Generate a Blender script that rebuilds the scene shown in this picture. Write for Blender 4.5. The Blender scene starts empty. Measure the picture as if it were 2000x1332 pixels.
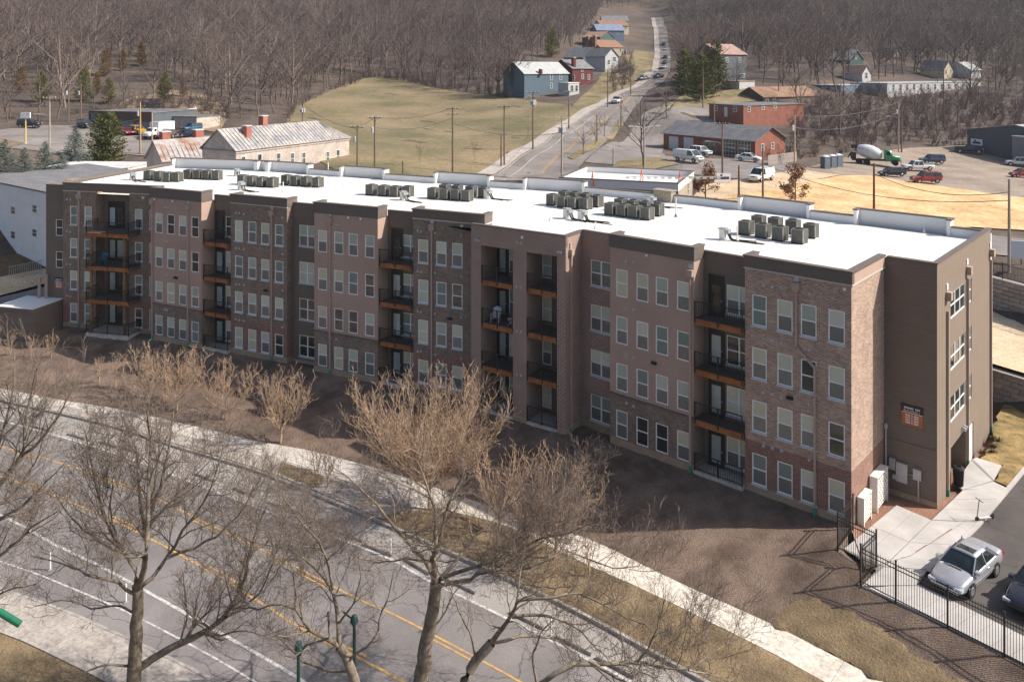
import bpy, bmesh, math, random
import numpy as np
from mathutils import Vector, Matrix

# ------------------------------------------------------------------ camera, sky, sun, exposure
scene = bpy.context.scene
FPX, HOR = 1600.0, 131.5                      # focal length and horizon row of the 2000 x 1332 photograph
CAM = np.array([15.564, -45.486, 24.941])     # drone, metres; origin = front right corner of the apartment building
FW = np.array([-0.66128, 0.75014, 0.0]); RT = np.array([0.75014, 0.66128, 0.0])
cam_d = bpy.data.cameras.new('camera'); cam = bpy.data.objects.new('camera', cam_d)
scene.collection.objects.link(cam); scene.camera = cam
cam_d.sensor_width = 36.0; cam_d.lens = 36.0 * FPX / 2000.0
cam_d.shift_y = (HOR - 666.0) / 2000.0
cam_d.clip_start = 0.5; cam_d.clip_end = 4000
cam.location = CAM
cam.rotation_euler = (math.pi / 2, 0, math.atan2(-FW[0], FW[1]))

SUN_AZ, SUN_EL = math.radians(35.5), math.radians(40.0)   # azimuth measured from +X
SUNV = Vector((math.cos(SUN_AZ) * math.cos(SUN_EL), math.sin(SUN_AZ) * math.cos(SUN_EL), math.sin(SUN_EL)))
world = bpy.data.worlds.new('World'); scene.world = world; world.use_nodes = True
wn = world.node_tree
sky = wn.nodes.new('ShaderNodeTexSky'); sky.sky_type = 'NISHITA'; sky.sun_disc = False
sky.sun_elevation = SUN_EL; sky.sun_rotation = math.radians(90) - SUN_AZ
sky.air_density = 1.0; sky.dust_density = 2.5; sky.ozone_density = 0.6
bg = wn.nodes['Background']; bg.inputs['Strength'].default_value = 0.105
wn.links.new(sky.outputs[0], bg.inputs['Color'])
sun_d = bpy.data.lights.new('sun', 'SUN'); sun_d.energy = 4.8; sun_d.angle = math.radians(0.55); sun_d.color = (1.0, 0.93, 0.84)
sun = bpy.data.objects.new('sun', sun_d); scene.collection.objects.link(sun)
sun.rotation_euler = SUNV.to_track_quat('Z', 'Y').to_euler()
scene.view_settings.view_transform = 'Standard'; scene.view_settings.look = 'None'
scene.view_settings.gamma = 1.0; scene.view_settings.exposure = 0.36
scene.render.engine = 'CYCLES'
scene.cycles.max_bounces = 6; scene.cycles.diffuse_bounces = 3; scene.cycles.glossy_bounces = 3
scene.cycles.transparent_max_bounces = 8; scene.cycles.caustics_reflective = False; scene.cycles.caustics_refractive = False
scene.cycles.use_denoising = True
try:
    scene.cycles.denoiser = 'OPENIMAGEDENOISE'; scene.cycles.denoising_prefilter = 'ACCURATE'
except Exception:
    pass

# ------------------------------------------------------------------ helpers
COL = scene.collection
rng = random.Random(7)
npr = np.random.default_rng(11)

def ray(px, py):
    return FW + RT * ((px - 1000.0) / FPX) + np.array([0, 0, -(py - HOR) / FPX])
def onZ(px, py, z):
    """world point seen at a photograph pixel, on the level z"""
    d = ray(px, py); return CAM + d * ((z - CAM[2]) / d[2])
def atD(px, py, D):
    return CAM + ray(px, py) * D
def L2(pts, z):
    return [onZ(px, py, z)[:2] for px, py in pts]

class MB:
    """collects polygons; build() links them as ONE mesh object with metre UVs"""
    def __init__(s): s.v = []; s.f = []; s.m = []
    def vert(s, p): s.v.append(tuple(float(c) for c in p)); return len(s.v) - 1
    def poly(s, pts, m=0):
        i = len(s.v); s.v += [tuple(float(c) for c in p) for p in pts]; s.f.append(tuple(range(i, i + len(pts)))); s.m.append(m)
    def box(s, x0, x1, y0, y1, z0, z1, m=0, skip=''):
        i = len(s.v)
        s.v += [(x0, y0, z0), (x1, y0, z0), (x1, y1, z0), (x0, y1, z0), (x0, y0, z1), (x1, y0, z1), (x1, y1, z1), (x0, y1, z1)]
        for k, q in (('b', (0, 3, 2, 1)), ('t', (4, 5, 6, 7)), ('f', (0, 1, 5, 4)), ('r', (1, 2, 6, 5)), ('k', (2, 3, 7, 6)), ('l', (3, 0, 4, 7))):
            if k not in skip: s.f.append(tuple(i + a for a in q)); s.m.append(m)
    def beam(s, p0, p1, w, h, m=0, up=(0, 0, 1)):
        p0 = Vector(p0); p1 = Vector(p1); d = (p1 - p0).normalized(); u = Vector(up)
        if abs(d.dot(u)) > .98: u = Vector((1, 0, 0))
        a = d.cross(u).normalized() * (w / 2); b = a.cross(d).normalized() * (h / 2)
        i = len(s.v)
        for p in (p0, p1):
            for q in (-a - b, a - b, a + b, -a + b): s.v.append(tuple(p + q))
        for q in ((0, 1, 2, 3), (4, 7, 6, 5), (0, 4, 5, 1), (1, 5, 6, 2), (2, 6, 7, 3), (3, 7, 4, 0)): s.f.append(tuple(i + a for a in q)); s.m.append(m)
    def cyl(s, p0, p1, r0, r1=None, n=8, m=0, caps=True):
        r1 = r0 if r1 is None else r1
        p0 = Vector(p0); p1 = Vector(p1); d = (p1 - p0).normalized()
        u = Vector((0, 0, 1)) if abs(d.z) < .95 else Vector((1, 0, 0))
        a = d.cross(u).normalized(); b = d.cross(a)
        i = len(s.v)
        for p, r in ((p0, r0), (p1, r1)):
            for k in range(n):
                t = 2 * math.pi * k / n; s.v.append(tuple(p + a * (r * math.cos(t)) + b * (r * math.sin(t))))
        for k in range(n):
            j = (k + 1) % n; s.f.append((i + k, i + j, i + n + j, i + n + k)); s.m.append(m)
        if caps:
            s.f.append(tuple(i + k for k in reversed(range(n)))); s.f.append(tuple(i + n + k for k in range(n))); s.m += [m, m]
    def path(s, pts, r, n=6, m=0):
        for a, b in zip(pts[:-1], pts[1:]): s.cyl(a, b, r, r, n, m)
    def lathe(s, prof, n=16, c=(0, 0, 0), m=0):
        i = len(s.v)
        for r, z in prof:
            for k in range(n):
                t = 2 * math.pi * k / n; s.v.append((c[0] + r * math.cos(t), c[1] + r * math.sin(t), c[2] + z))
        for a in range(len(prof) - 1):
            for k in range(n):
                j = (k + 1) % n; s.f.append((i + a * n + k, i + a * n + j, i + (a + 1) * n + j, i + (a + 1) * n + k)); s.m.append(m)
        s.f.append(tuple(i + k for k in reversed(range(n)))); s.f.append(tuple(i + (len(prof) - 1) * n + k for k in range(n))); s.m += [m, m]
    def mesh(s, name, mats, smooth=False):
        me = bpy.data.meshes.new(name); me.from_pydata(s.v, [], s.f)
        if not isinstance(mats, (list, tuple)): mats = [mats]
        for x in mats: me.materials.append(x)
        if len(mats) > 1: me.polygons.foreach_set('material_index', s.m)
        add_uv(me)
        if smooth: me.polygons.foreach_set('use_smooth', [True] * len(me.polygons))
        me.update(); return me
    def build(s, name, mats, parent=None, loc=None, rz=0, smooth=False):
        return obj(name, s.mesh(name, mats, smooth), parent, loc, rz)

def add_uv(me):
    n = len(me.polygons)
    if not n: return
    uvl = me.uv_layers.new(name='uv')
    nv = len(me.vertices); co = np.empty(nv * 3); me.vertices.foreach_get('co', co); co = co.reshape(-1, 3)
    nl = len(me.loops); li = np.empty(nl, int); me.loops.foreach_get('vertex_index', li)
    nr = np.empty(n * 3); me.polygons.foreach_get('normal', nr); nr = nr.reshape(-1, 3)
    lt = np.empty(n, int); me.polygons.foreach_get('loop_total', lt)
    ln = np.repeat(nr, lt, axis=0); p = co[li]
    flat = np.abs(ln[:, 2]) > .75
    h = np.hypot(ln[:, 0], ln[:, 1]) + 1e-9; tx, ty = -ln[:, 1] / h, ln[:, 0] / h
    uv = np.empty((nl, 2)); uv[:, 0] = np.where(flat, p[:, 0], p[:, 0] * tx + p[:, 1] * ty); uv[:, 1] = np.where(flat, p[:, 1], p[:, 2])
    uvl.data.foreach_set('uv', uv.ravel())

def obj(name, me, parent=None, loc=None, rz=0, scale=None):
    o = bpy.data.objects.new(name, me); COL.objects.link(o)
    if parent is not None: o.parent = parent
    if loc is not None: o.location = [float(c) for c in loc]
    if rz: o.rotation_euler = (0, 0, float(rz))
    if scale is not None: o.scale = (scale,) * 3 if not hasattr(scale, '__len__') else scale
    return o
def tag(o, label=None, cat=None, group=None, kind=None):
    if label: o['label'] = label
    if cat: o['category'] = cat
    if group: o['group'] = group
    if kind: o['kind'] = kind
    return o
def thing(name, label, cat, loc=(0, 0, 0), rz=0, group=None):
    return tag(obj(name, None, None, loc, rz), label, cat, group)
def structure(o): o['kind'] = 'structure'; return o
def dup(root, loc, rz=0, label=None, scale=None, group=None):
    r = root.copy(); COL.objects.link(r); r.location = [float(c) for c in loc]; r.rotation_euler = (0, 0, float(rz))
    if scale is not None: r.scale = (scale,) * 3 if not hasattr(scale, '__len__') else scale
    if label: r['label'] = label
    if group: r['group'] = group
    for ch in list(root.children):
        c = ch.copy(); COL.objects.link(c); c.parent = r
        for g in list(ch.children):
            d = g.copy(); COL.objects.link(d); d.parent = c
    return r

# ------------------------------------------------------------------ materials
def srgb(r, g, b):
    f = lambda c: ((c / 255.0) / 12.92 if c / 255.0 <= .04045 else ((c / 255.0 + .055) / 1.055) ** 2.4)
    return (f(r), f(g), f(b))
def _new(name):
    m = bpy.data.materials.new(name); m.use_nodes = True
    nt = m.node_tree; return m, nt, nt.nodes['Principled BSDF']
def _noise(nt, vec, scale, detail=4, rough=.6):
    t = nt.nodes.new('ShaderNodeTexNoise'); t.inputs['Scale'].default_value = scale; t.inputs['Detail'].default_value = detail; t.inputs['Roughness'].default_value = rough
    nt.links.new(vec, t.inputs['Vector']); return t
def _ramp(nt, fac, stops):
    r = nt.nodes.new('ShaderNodeValToRGB'); e = r.color_ramp.elements
    while len(e) < len(stops): e.new(.5)
    for k, (p, c) in enumerate(stops): e[k].position = p; e[k].color = (*c, 1)
    nt.links.new(fac, r.inputs[0]); return r
def _mix(nt, fac, a, b, mode='MIX'):
    x = nt.nodes.new('ShaderNodeMix'); x.data_type = 'RGBA'; x.blend_type = mode
    if hasattr(fac, 'links') or not isinstance(fac, (int, float)): nt.links.new(fac, x.inputs[0])
    else: x.inputs[0].default_value = fac
    for v, k in ((a, 6), (b, 7)):
        if isinstance(v, tuple): x.inputs[k].default_value = (*v, 1)
        else: nt.links.new(v, x.inputs[k])
    return x.outputs[2]
def _coord(nt, kind='Object'):
    return nt.nodes.new('ShaderNodeTexCoord').outputs[kind]
def _bump(nt, h, bs, strength=.3, dist=.05):
    b = nt.nodes.new('ShaderNodeBump'); b.inputs['Strength'].default_value = strength; b.inputs['Distance'].default_value = dist
    nt.links.new(h, b.inputs['Height']); nt.links.new(b.outputs[0], bs.inputs['Normal'])
def mul(c, k): return tuple(min(1, x * k) for x in c)

def M(name, c, rough=.8, var=.12, scale=2.0, scale2=None, bump=0, metal=0, spec=.5, c2=None, coord='Object', bdist=.03, cpos=(.35, .65)):
    """plain surface: two scales of mottling, optional bump"""
    m, nt, bs = _new(name); v = _coord(nt, coord)
    t = _noise(nt, v, scale)
    hi = c2 if c2 else mul(c, 1 + var); lo = c if c2 else mul(c, 1 - var)
    r = _ramp(nt, t.outputs[0], [(cpos[0], lo), (cpos[1], hi)]); out = r.outputs[0]
    if scale2:
        t2 = _noise(nt, v, scale2, 5, .7); r2 = _ramp(nt, t2.outputs[0], [(.3, (.62,) * 3), (.7, (1.25,) * 3)])
        out = _mix(nt, 1.0, out, r2.outputs[0], 'MULTIPLY')
    nt.links.new(out, bs.inputs['Base Color'])
    bs.inputs['Roughness'].default_value = rough; bs.inputs['Metallic'].default_value = metal; bs.inputs['Specular IOR Level'].default_value = spec
    if bump: _bump(nt, (t2 if scale2 else t).outputs[0], bs, bump, bdist)
    return m
def brick_mat(name, a, b, mortar, w=.21, h=.072, mo=.011, dirt=.25, bump=.4, rough=.85, off=.5):
    m, nt, bs = _new(name); v = _coord(nt, 'UV')
    t = nt.nodes.new('ShaderNodeTexBrick'); t.offset = off
    for k, x in (('Scale', 1.0), ('Mortar Size', mo), ('Brick Width', w), ('Row Height', h), ('Bias', 0.0), ('Mortar Smooth', .1)): t.inputs[k].default_value = x
    t.inputs['Color1'].default_value = (*a, 1); t.inputs['Color2'].default_value = (*b, 1); t.inputs['Mortar'].default_value = (*mortar, 1)
    nt.links.new(v, t.inputs['Vector'])
    n = _noise(nt, v, .7, 5); r = _ramp(nt, n.outputs[0], [(.3, (1 - dirt,) * 3), (.7, (1 + dirt,) * 3)])
    nt.links.new(_mix(nt, 1.0, t.outputs[0], r.outputs[0], 'MULTIPLY'), bs.inputs['Base Color'])
    bs.inputs['Roughness'].default_value = rough
    inv = nt.nodes.new('ShaderNodeMath'); inv.operation = 'SUBTRACT'; inv.inputs[0].default_value = 1; nt.links.new(t.outputs['Fac'], inv.inputs[1])
    _bump(nt, inv.outputs[0], bs, bump, .008); return m
def glass_mat(name, c, rough=.06, spec=.9, var=.5, scale=.6, c2=None):
    m, nt, bs = _new(name); v = _coord(nt, 'Object')
    t = _noise(nt, v, scale, 3); r = _ramp(nt, t.outputs[0], [(.35, mul(c, 1 - var)), (.65, c2 if c2 else mul(c, 1 + var))])
    nt.links.new(r.outputs[0], bs.inputs['Base Color'])
    bs.inputs['Roughness'].default_value = rough; bs.inputs['Specular IOR Level'].default_value = spec; bs.inputs['IOR'].default_value = 1.52
    return m
def clear_glass(name, tint=(1, 1, 1)):
    m, nt, bs = _new(name)
    bs.inputs['Base Color'].default_value = (.02, .03, .03, 1); bs.inputs['Roughness'].default_value = .03; bs.inputs['Specular IOR Level'].default_value = .8
    tr = nt.nodes.new('ShaderNodeBsdfTransparent'); tr.inputs[0].default_value = (*tint, 1)
    lw = nt.nodes.new('ShaderNodeLayerWeight'); fr = nt.nodes.new('ShaderNodeMath'); fr.operation = 'POWER'; fr.inputs[1].default_value = 3.5; nt.links.new(lw.outputs['Facing'], fr.inputs[0])
    mx = nt.nodes.new('ShaderNodeMixShader'); out = nt.nodes['Material Output']
    add = nt.nodes.new('ShaderNodeMath'); add.operation = 'ADD'; add.inputs[1].default_value = .06; nt.links.new(fr.outputs[0], add.inputs[0])
    nt.links.new(add.outputs[0], mx.inputs[0]); nt.links.new(tr.outputs[0], mx.inputs[1]); nt.links.new(bs.outputs[0], mx.inputs[2]); nt.links.new(mx.outputs[0], out.inputs[0])
    return m
def road_mat(name, c, c2, crack=.5, lane=None):
    """asphalt: mottled, finely grained, with a web of thin cracks and darker repair patches"""
    m, nt, bs = _new(name); v = _coord(nt)
    t = _noise(nt, v, .22, 5, .65); r = _ramp(nt, t.outputs[0], [(.3, c), (.7, c2)])
    t2 = _noise(nt, v, 16, 4, .8); r2 = _ramp(nt, t2.outputs[0], [(.3, (.78,) * 3), (.7, (1.2,) * 3)]); out = _mix(nt, 1.0, r.outputs[0], r2.outputs[0], 'MULTIPLY')
    w = _noise(nt, v, .8, 3); vm = nt.nodes.new('ShaderNodeVectorMath'); vm.operation = 'MULTIPLY_ADD'; vm.inputs[1].default_value = (.9, .9, .9); nt.links.new(w.outputs['Color'], vm.inputs[0]); nt.links.new(v, vm.inputs[2])
    vo = nt.nodes.new('ShaderNodeTexVoronoi'); vo.feature = 'DISTANCE_TO_EDGE'; vo.inputs['Scale'].default_value = .3; nt.links.new(vm.outputs[0], vo.inputs['Vector'])
    rc = _ramp(nt, vo.outputs['Distance'], [(.0, (1 - crack,) * 3), (.012, (1, 1, 1))]); out = _mix(nt, 1.0, out, rc.outputs[0], 'MULTIPLY')
    t3 = _noise(nt, v, .07, 2); r3 = _ramp(nt, t3.outputs[0], [(.46, (1, 1, 1)), (.5, (.86,) * 3), (.58, (.9,) * 3), (.6, (1.05,) * 3)]); out = _mix(nt, 1.0, out, r3.outputs[0], 'MULTIPLY')
    nt.links.new(out, bs.inputs['Base Color']); bs.inputs['Roughness'].default_value = .93; bs.inputs['Specular IOR Level'].default_value = .3; _bump(nt, t2.outputs[0], bs, .25, .01); return m
def worn_paint(name, c, under):
    m, nt, bs = _new(name); v = _coord(nt); t = _noise(nt, v, 3.5, 6, .8); r = _ramp(nt, t.outputs[0], [(.38, under), (.56, c)])
    nt.links.new(r.outputs[0], bs.inputs['Base Color']); bs.inputs['Roughness'].default_value = .85; return m
def paint(name, c, rough=.35, coat=.6, metal=0.0):
    m, nt, bs = _new(name); v = _coord(nt)
    t = _noise(nt, v, 1.5, 4); r = _ramp(nt, t.outputs[0], [(.3, mul(c, .9)), (.7, mul(c, 1.06))])
    nt.links.new(r.outputs[0], bs.inputs['Base Color'])
    bs.inputs['Roughness'].default_value = rough; bs.inputs['Coat Weight'].default_value = coat; bs.inputs['Coat Roughness'].default_value = .08; bs.inputs['Metallic'].default_value = metal
    return m
MAT = {}
def mat(key, fn=None, *a, **k):
    if key not in MAT: MAT[key] = (fn or M)(key, *a, **k)
    return MAT[key]
# ------------------------------------------------------------------ terrain heights
# (pixel x, pixel y, distance along the view axis): heights follow from the ray
CTRL_PX = [
 (1950,500,84),(1990,460,96),(1700,450,96),(1800,345,143),(1950,345,146),(1800,305,172),(1990,300,180),(1600,335,138),(1480,356,128),
 (1500,400,108),(1350,318,140),(1400,306,160),(1300,292,174),(1475,307,155),(1535,298,165),(1315,286,182),(1452,245,182),(1385,236,191),(1549,232,198),(1560,250,185),(1700,280,178),(1700,235,200),(1850,270,190),(1990,255,200),(1400,240,178),(1330,215,190),
 (1050,340,140),(1130,270,165),(1205,208,205),(1240,180,235),(1290,150,310),(1300,120,370),(1297,95,430),(1290,55,520),(1285,30,600),
 (800,330,135),(690,325,130),(1000,280,160),(740,152,290),(600,190,240),(1000,200,225),(1130,212,200),(870,180,255),(900,260,180),(700,250,185),
 (450,290,150),(240,352,127),(190,338,140),(100,330,135),(300,277,165),(100,282,150),(0,250,175),(0,320,120),(60,300,140),(400,240,188),(500,215,205),
 (100,232,188),(250,215,195),(340,190,210),(200,120,270),(200,30,360),(200,-60,480),(500,100,310),(500,20,410),(450,-60,520),
 (700,100,340),(700,20,440),(700,-60,560),(1000,100,340),(1000,40,440),(1000,-30,560),(1130,140,270),(1180,100,350),(1200,50,470),
 (1450,170,225),(1450,110,300),(1450,40,440),(1450,-40,580),(1650,180,235),(1650,100,330),(1650,20,470),(1800,160,260),(1800,80,370),(1800,0,520),
 (1990,170,255),(1990,90,360),(1990,0,520),(1750,-60,640),(1990,-70,640),(1200,-30,690),(1300,-20,720),(-200,230,180),(-200,100,290),(-200,-50,480),
 (2200,300,180),(2200,100,340),(2250,-50,600),(2200,460,96)]
ctrl = [atD(px, py, D) for px, py, D in CTRL_PX]
for x, y, z in [(0,0,-.6),(-20,0,-.6),(-40,-2,-.6),(-60,-8,-.6),(-70,-14,-.6),(-20,14,-.3),(-45,12,0),(-65,2,0),(0,16,-.8),(10,0,-.8),(25,5,-.8),(30,15,-.9),
                (-15,-12,-1.9),(-40,-18,-1.9),(-60,-24,-1.9),(5,-10,-1.9),(20,-15,-1.9),(-10,-30,-2.1),(-40,-40,-2.1),(20,-40,-2.1),(40,-20,-1.9),(-80,-30,-1.5),
                (-95,-10,-1.8),(-85,-2,-1.2),(-105,-25,-1.8),(-20,24,2),(-45,22,3),(-70,14,3),(-95,15,3.5),(-40,-90,-2.2),(40,-80,-2.2),(-110,-40,-1.5),(70,0,-.8),(70,-40,-2),
                (-88,30,8),(-30,40,4.6),(-60,45,6)]:
    ctrl.append(np.array([x, y, z], float))
ctrl = np.array(ctrl)
def _k(A, B): return np.sqrt(((A[:, None, :2] - B[None, :, :2]) ** 2).sum(2) + 36.0)
_n = len(ctrl); _A = np.zeros((_n + 3, _n + 3)); _A[:_n, :_n] = _k(ctrl, ctrl) - 1.2 * np.eye(_n)
_A[:_n, _n:] = np.c_[np.ones(_n), ctrl[:, :2]]; _A[_n:, :_n] = _A[:_n, _n:].T
_w = np.linalg.solve(_A, np.r_[ctrl[:, 2], 0, 0, 0])
def Hraw(P):
    P = np.atleast_2d(P); return _k(P, ctrl) @ _w[:_n] + np.c_[np.ones(len(P)), P[:, :2]] @ _w[_n:]

# the ground sheet: grid along/across the view axis, dense near, coarser far
gD = np.concatenate([np.arange(-40, 200, 3.0), np.arange(200, 420, 4.5), np.arange(420, 860, 8.0)])
gU = np.arange(-620, 621, 4.0)
DD, UU = np.meshgrid(gD, gU, indexing='ij')
GX = CAM[0] + DD * FW[0] + UU * RT[0]; GY = CAM[1] + DD * FW[1] + UU * RT[1]
# two terraces are cut for the retaining walls behind the right end of the building
TW0 = [onZ(1900, 703, 2.3)[:2], onZ(2060, 751, 2.3)[:2]]      # lower wall, top edge
TW1 = [onZ(1880, 523, 5.5)[:2], onZ(2100, 581, 5.5)[:2]]      # upper wall, top edge
def side(line, P):
    a, b = line; return (b[0] - a[0]) * (P[:, 1] - a[1]) - (b[1] - a[1]) * (P[:, 0] - a[0])
def Hfun(P):
    P = np.atleast_2d(np.asarray(P, float)); z = Hraw(P)
    d0 = side(TW0, P) / np.hypot(*(TW0[1] - TW0[0])); d1 = side(TW1, P) / np.hypot(*(TW1[1] - TW1[0]))
    right = P[:, 0] > -14
    terr = np.where(d0 < .8, np.minimum(z, -.75), np.where(d1 < .8, 2.0, z))
    z = np.where(right & (d1 < .8) & (P[:, 1] > 2), terr, z)
    return z
GZ = Hfun(np.c_[GX.ravel(), GY.ravel()]).reshape(GX.shape)
GZ += np.where(DD > 150, npr.normal(0, .12, GX.shape), 0)
def Hg(P):
    """height of the ground sheet itself (bilinear on its grid)"""
    P = np.atleast_2d(np.asarray(P, float)); r = P[:, :2] - CAM[:2]
    d = r @ FW[:2]; u = r @ RT[:2]
    i = np.clip(np.searchsorted(gD, d) - 1, 0, len(gD) - 2); j = np.clip(((u - gU[0]) / 4.0).astype(int), 0, len(gU) - 2)
    a = np.clip((d - gD[i]) / (gD[i + 1] - gD[i]), 0, 1); b = np.clip((u - gU[j]) / 4.0, 0, 1)
    return GZ[i, j] * (1 - a) * (1 - b) + GZ[i + 1, j] * a * (1 - b) + GZ[i, j + 1] * (1 - a) * b + GZ[i + 1, j + 1] * a * b
_T = np.arange(66, 840, .5)
def G(px, py):
    """where the ray of a photograph pixel meets the rising ground behind the building"""
    d = ray(px, py); P = CAM + _T[:, None] * d; below = P[:, 2] < Hg(P)
    k = int(np.argmax(below)) if below.any() else len(_T) - 1
    p = P[k].copy(); p[2] = Hg(p[None])[0]; return p
def sc(p): return FPX / float((np.asarray(p) - CAM) @ FW)      # photo pixels per metre there

leaf_litter = M('leaf_litter', srgb(78, 68, 62), .95, scale=.08, c2=srgb(106, 91, 80), scale2=1.3, bump=.6, bdist=.25)
nD, nU = GX.shape
gv = np.c_[GX.ravel(), GY.ravel(), GZ.ravel()]
ii, jj = np.meshgrid(np.arange(nD - 1), np.arange(nU - 1), indexing='ij'); k0 = (ii * nU + jj).ravel()
gf = np.c_[k0, k0 + nU, k0 + nU + 1, k0 + 1][:, ::-1]
gm = bpy.data.meshes.new('ground'); gm.from_pydata(gv.tolist(), [], gf.tolist()); gm.materials.append(leaf_litter)
gm.polygons.foreach_set('use_smooth', [True] * len(gm.polygons)); gm.update()
structure(obj('ground', gm))

from mathutils.geometry import delaunay_2d_cdt
def drape(name, poly, step, material, dz=.06, jit=0., zf=None, lo=None, noise=0., edge=None):
    """a sheet of ground cover: world-space outline, filled with points and laid on the terrain"""
    poly = [np.asarray(p, float)[:2] for p in poly]; out = []
    for a, b in zip(poly, poly[1:] + poly[:1]):
        L = np.hypot(*(b - a)); n = max(1, int(L / (edge or step))); nrm = np.array([-(b - a)[1], (b - a)[0]]) / (L + 1e-9)
        for k in range(n): out.append(a + (b - a) * (k / n) + nrm * (npr.normal(0, jit) if jit and k else 0))
    B = np.array(out); n0 = len(B)
    xs = np.arange(B[:, 0].min(), B[:, 0].max(), step); ys = np.arange(B[:, 1].min(), B[:, 1].max(), step)
    X, Y = np.meshgrid(xs, ys); I = np.c_[X.ravel(), Y.ravel()]; I = I + npr.uniform(-.2, .2, I.shape) * step
    ins = np.zeros(len(I), bool); j = n0 - 1
    for i in range(n0):
        c = ((B[i, 1] > I[:, 1]) != (B[j, 1] > I[:, 1])) & (I[:, 0] < (B[j, 0] - B[i, 0]) * (I[:, 1] - B[i, 1]) / (B[j, 1] - B[i, 1] + 1e-12) + B[i, 0])
        ins ^= c; j = i
    I = I[ins]
    if len(I):
        dm = np.full(len(I), 1e9)
        for s in range(0, n0, 400): dm = np.minimum(dm, np.sqrt(((I[:, None] - B[None, s:s + 400]) ** 2).sum(2)).min(1))
        I = I[dm > step * .35]
    V = np.r_[B, I]
    v2, _, tr, *_r = delaunay_2d_cdt([Vector(p) for p in V], [], [list(range(n0))], 1, 1e-5)
    V = np.array([tuple(p) for p in v2]); z = (zf(V) if zf else Hg(V)) + dz
    if noise: w_ = np.abs(npr.normal(0, noise, len(V))); w_[:n0] = -.02 - dz; z = z + w_
    tr = [t if (V[t[1]][0] - V[t[0]][0]) * (V[t[2]][1] - V[t[0]][1]) - (V[t[1]][1] - V[t[0]][1]) * (V[t[2]][0] - V[t[0]][0]) > 0 else t[::-1] for t in tr]
    me = bpy.data.meshes.new(name); me.from_pydata(np.c_[V, z].tolist(), [], tr); me.materials.append(material)
    me.polygons.foreach_set('use_smooth', [True] * len(me.polygons)); me.update(); add_uv(me)
    o = obj(name, me); o['kind'] = 'structure'; return o
def GP(pts): return [G(px, py) for px, py in pts]
def resample(line, step):
    line = [np.asarray(p, float) for p in line]; out = [line[0]]; 
    # Catmull-Rom through the points
    P = [2 * line[0] - line[1]] + line + [2 * line[-1] - line[-2]]
    for i in range(1, len(P) - 2):
        L = np.linalg.norm(P[i + 1] - P[i]); n = max(1, int(round(L / step)))
        for k in range(1, n + 1):
            t = k / n
            out.append(.5 * ((2 * P[i]) + (-P[i - 1] + P[i + 1]) * t + (2 * P[i - 1] - 5 * P[i] + 4 * P[i + 1] - P[i + 2]) * t * t + (-P[i - 1] + 3 * P[i] - 3 * P[i + 1] + P[i + 2]) * t ** 3))
    return np.array(out)
def offset(line, d):
    t = np.gradient(line[:, :2], axis=0); t /= np.linalg.norm(t, axis=1)[:, None] + 1e-9
    o = line.copy(); o[:, 0] -= t[:, 1] * d; o[:, 1] += t[:, 0] * d; return o
def ribbon(mb, A, B, za, zb=None, m=0):
    """strip between two polylines; za/zb number or per-point arrays"""
    zb = za if zb is None else zb; n = len(A)
    za = np.broadcast_to(za, n); zb = np.broadcast_to(zb, n); i = len(mb.v)
    for k in range(n): mb.v += [(A[k][0], A[k][1], za[k]), (B[k][0], B[k][1], zb[k])]
    for k in range(n - 1): mb.f.append((i + 2 * k, i + 2 * k + 1, i + 2 * k + 3, i + 2 * k + 2)); mb.m.append(m)
def fix_up(o):
    bm = bmesh.new(); bm.from_mesh(o.data); bmesh.ops.recalc_face_normals(bm, faces=bm.faces)
    if sum(f.normal.z * f.calc_area() for f in bm.faces) < 0: bmesh.ops.reverse_faces(bm, faces=bm.faces)
    bm.to_mesh(o.data); bm.free(); return o
# ------------------------------------------------------------------ building line frames
def frame(O, deg):
    a = math.radians(deg); return (np.array([O[0], O[1], 0.]), np.array([math.cos(a), math.sin(a), 0.]), np.array([-math.sin(a), math.cos(a), 0.]), a)
S3 = frame((0, 0), 0); SL = frame((-19.19, -1.5), 7.5); S2 = frame((-29.0, -1.81), 16.1); S1 = frame((-61.94, -11.14), 27.7)
def LW(S, x, d, z=0): return S[0] + S[1] * x + S[2] * d + np.array([0, 0, z])

# ------------------------------------------------------------------ near ground: bed, pavements, road
ZW, ZR, ZP = -1.2, -1.35, -.05
mulch_m = M('bark_mulch', srgb(106, 88, 76), .95, scale=.45, c2=srgb(154, 132, 116), scale2=11.0, bump=1.0, bdist=.16)
drygrass_m = M('dry_grass', srgb(112, 95, 70), .95, scale=.5, c2=srgb(160, 138, 106), scale2=9.0, bump=1.0, bdist=.12)
concrete_m = M('pavement_concrete', srgb(192, 183, 174), .9, scale=.6, c2=srgb(214, 206, 197), scale2=5, bump=.15)
concrete2_m = M('old_pavement_concrete', srgb(164, 154, 146), .9, scale=.8, c2=srgb(190, 180, 170), scale2=6, bump=.2)
kerb_m = M('kerb_concrete', srgb(150, 143, 136), .9, scale=1.5, c2=srgb(182, 175, 167), scale2=8)
asphalt_m = road_mat('asphalt', srgb(122, 116, 115), srgb(146, 140, 138))
palelane_m = road_mat('pale_asphalt', srgb(152, 146, 142), srgb(176, 170, 165), .35)
yellow_m = worn_paint('yellow_marking', srgb(206, 160, 88), srgb(150, 132, 112))
white_m = worn_paint('white_marking', srgb(210, 206, 202), srgb(146, 141, 138))

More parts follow.
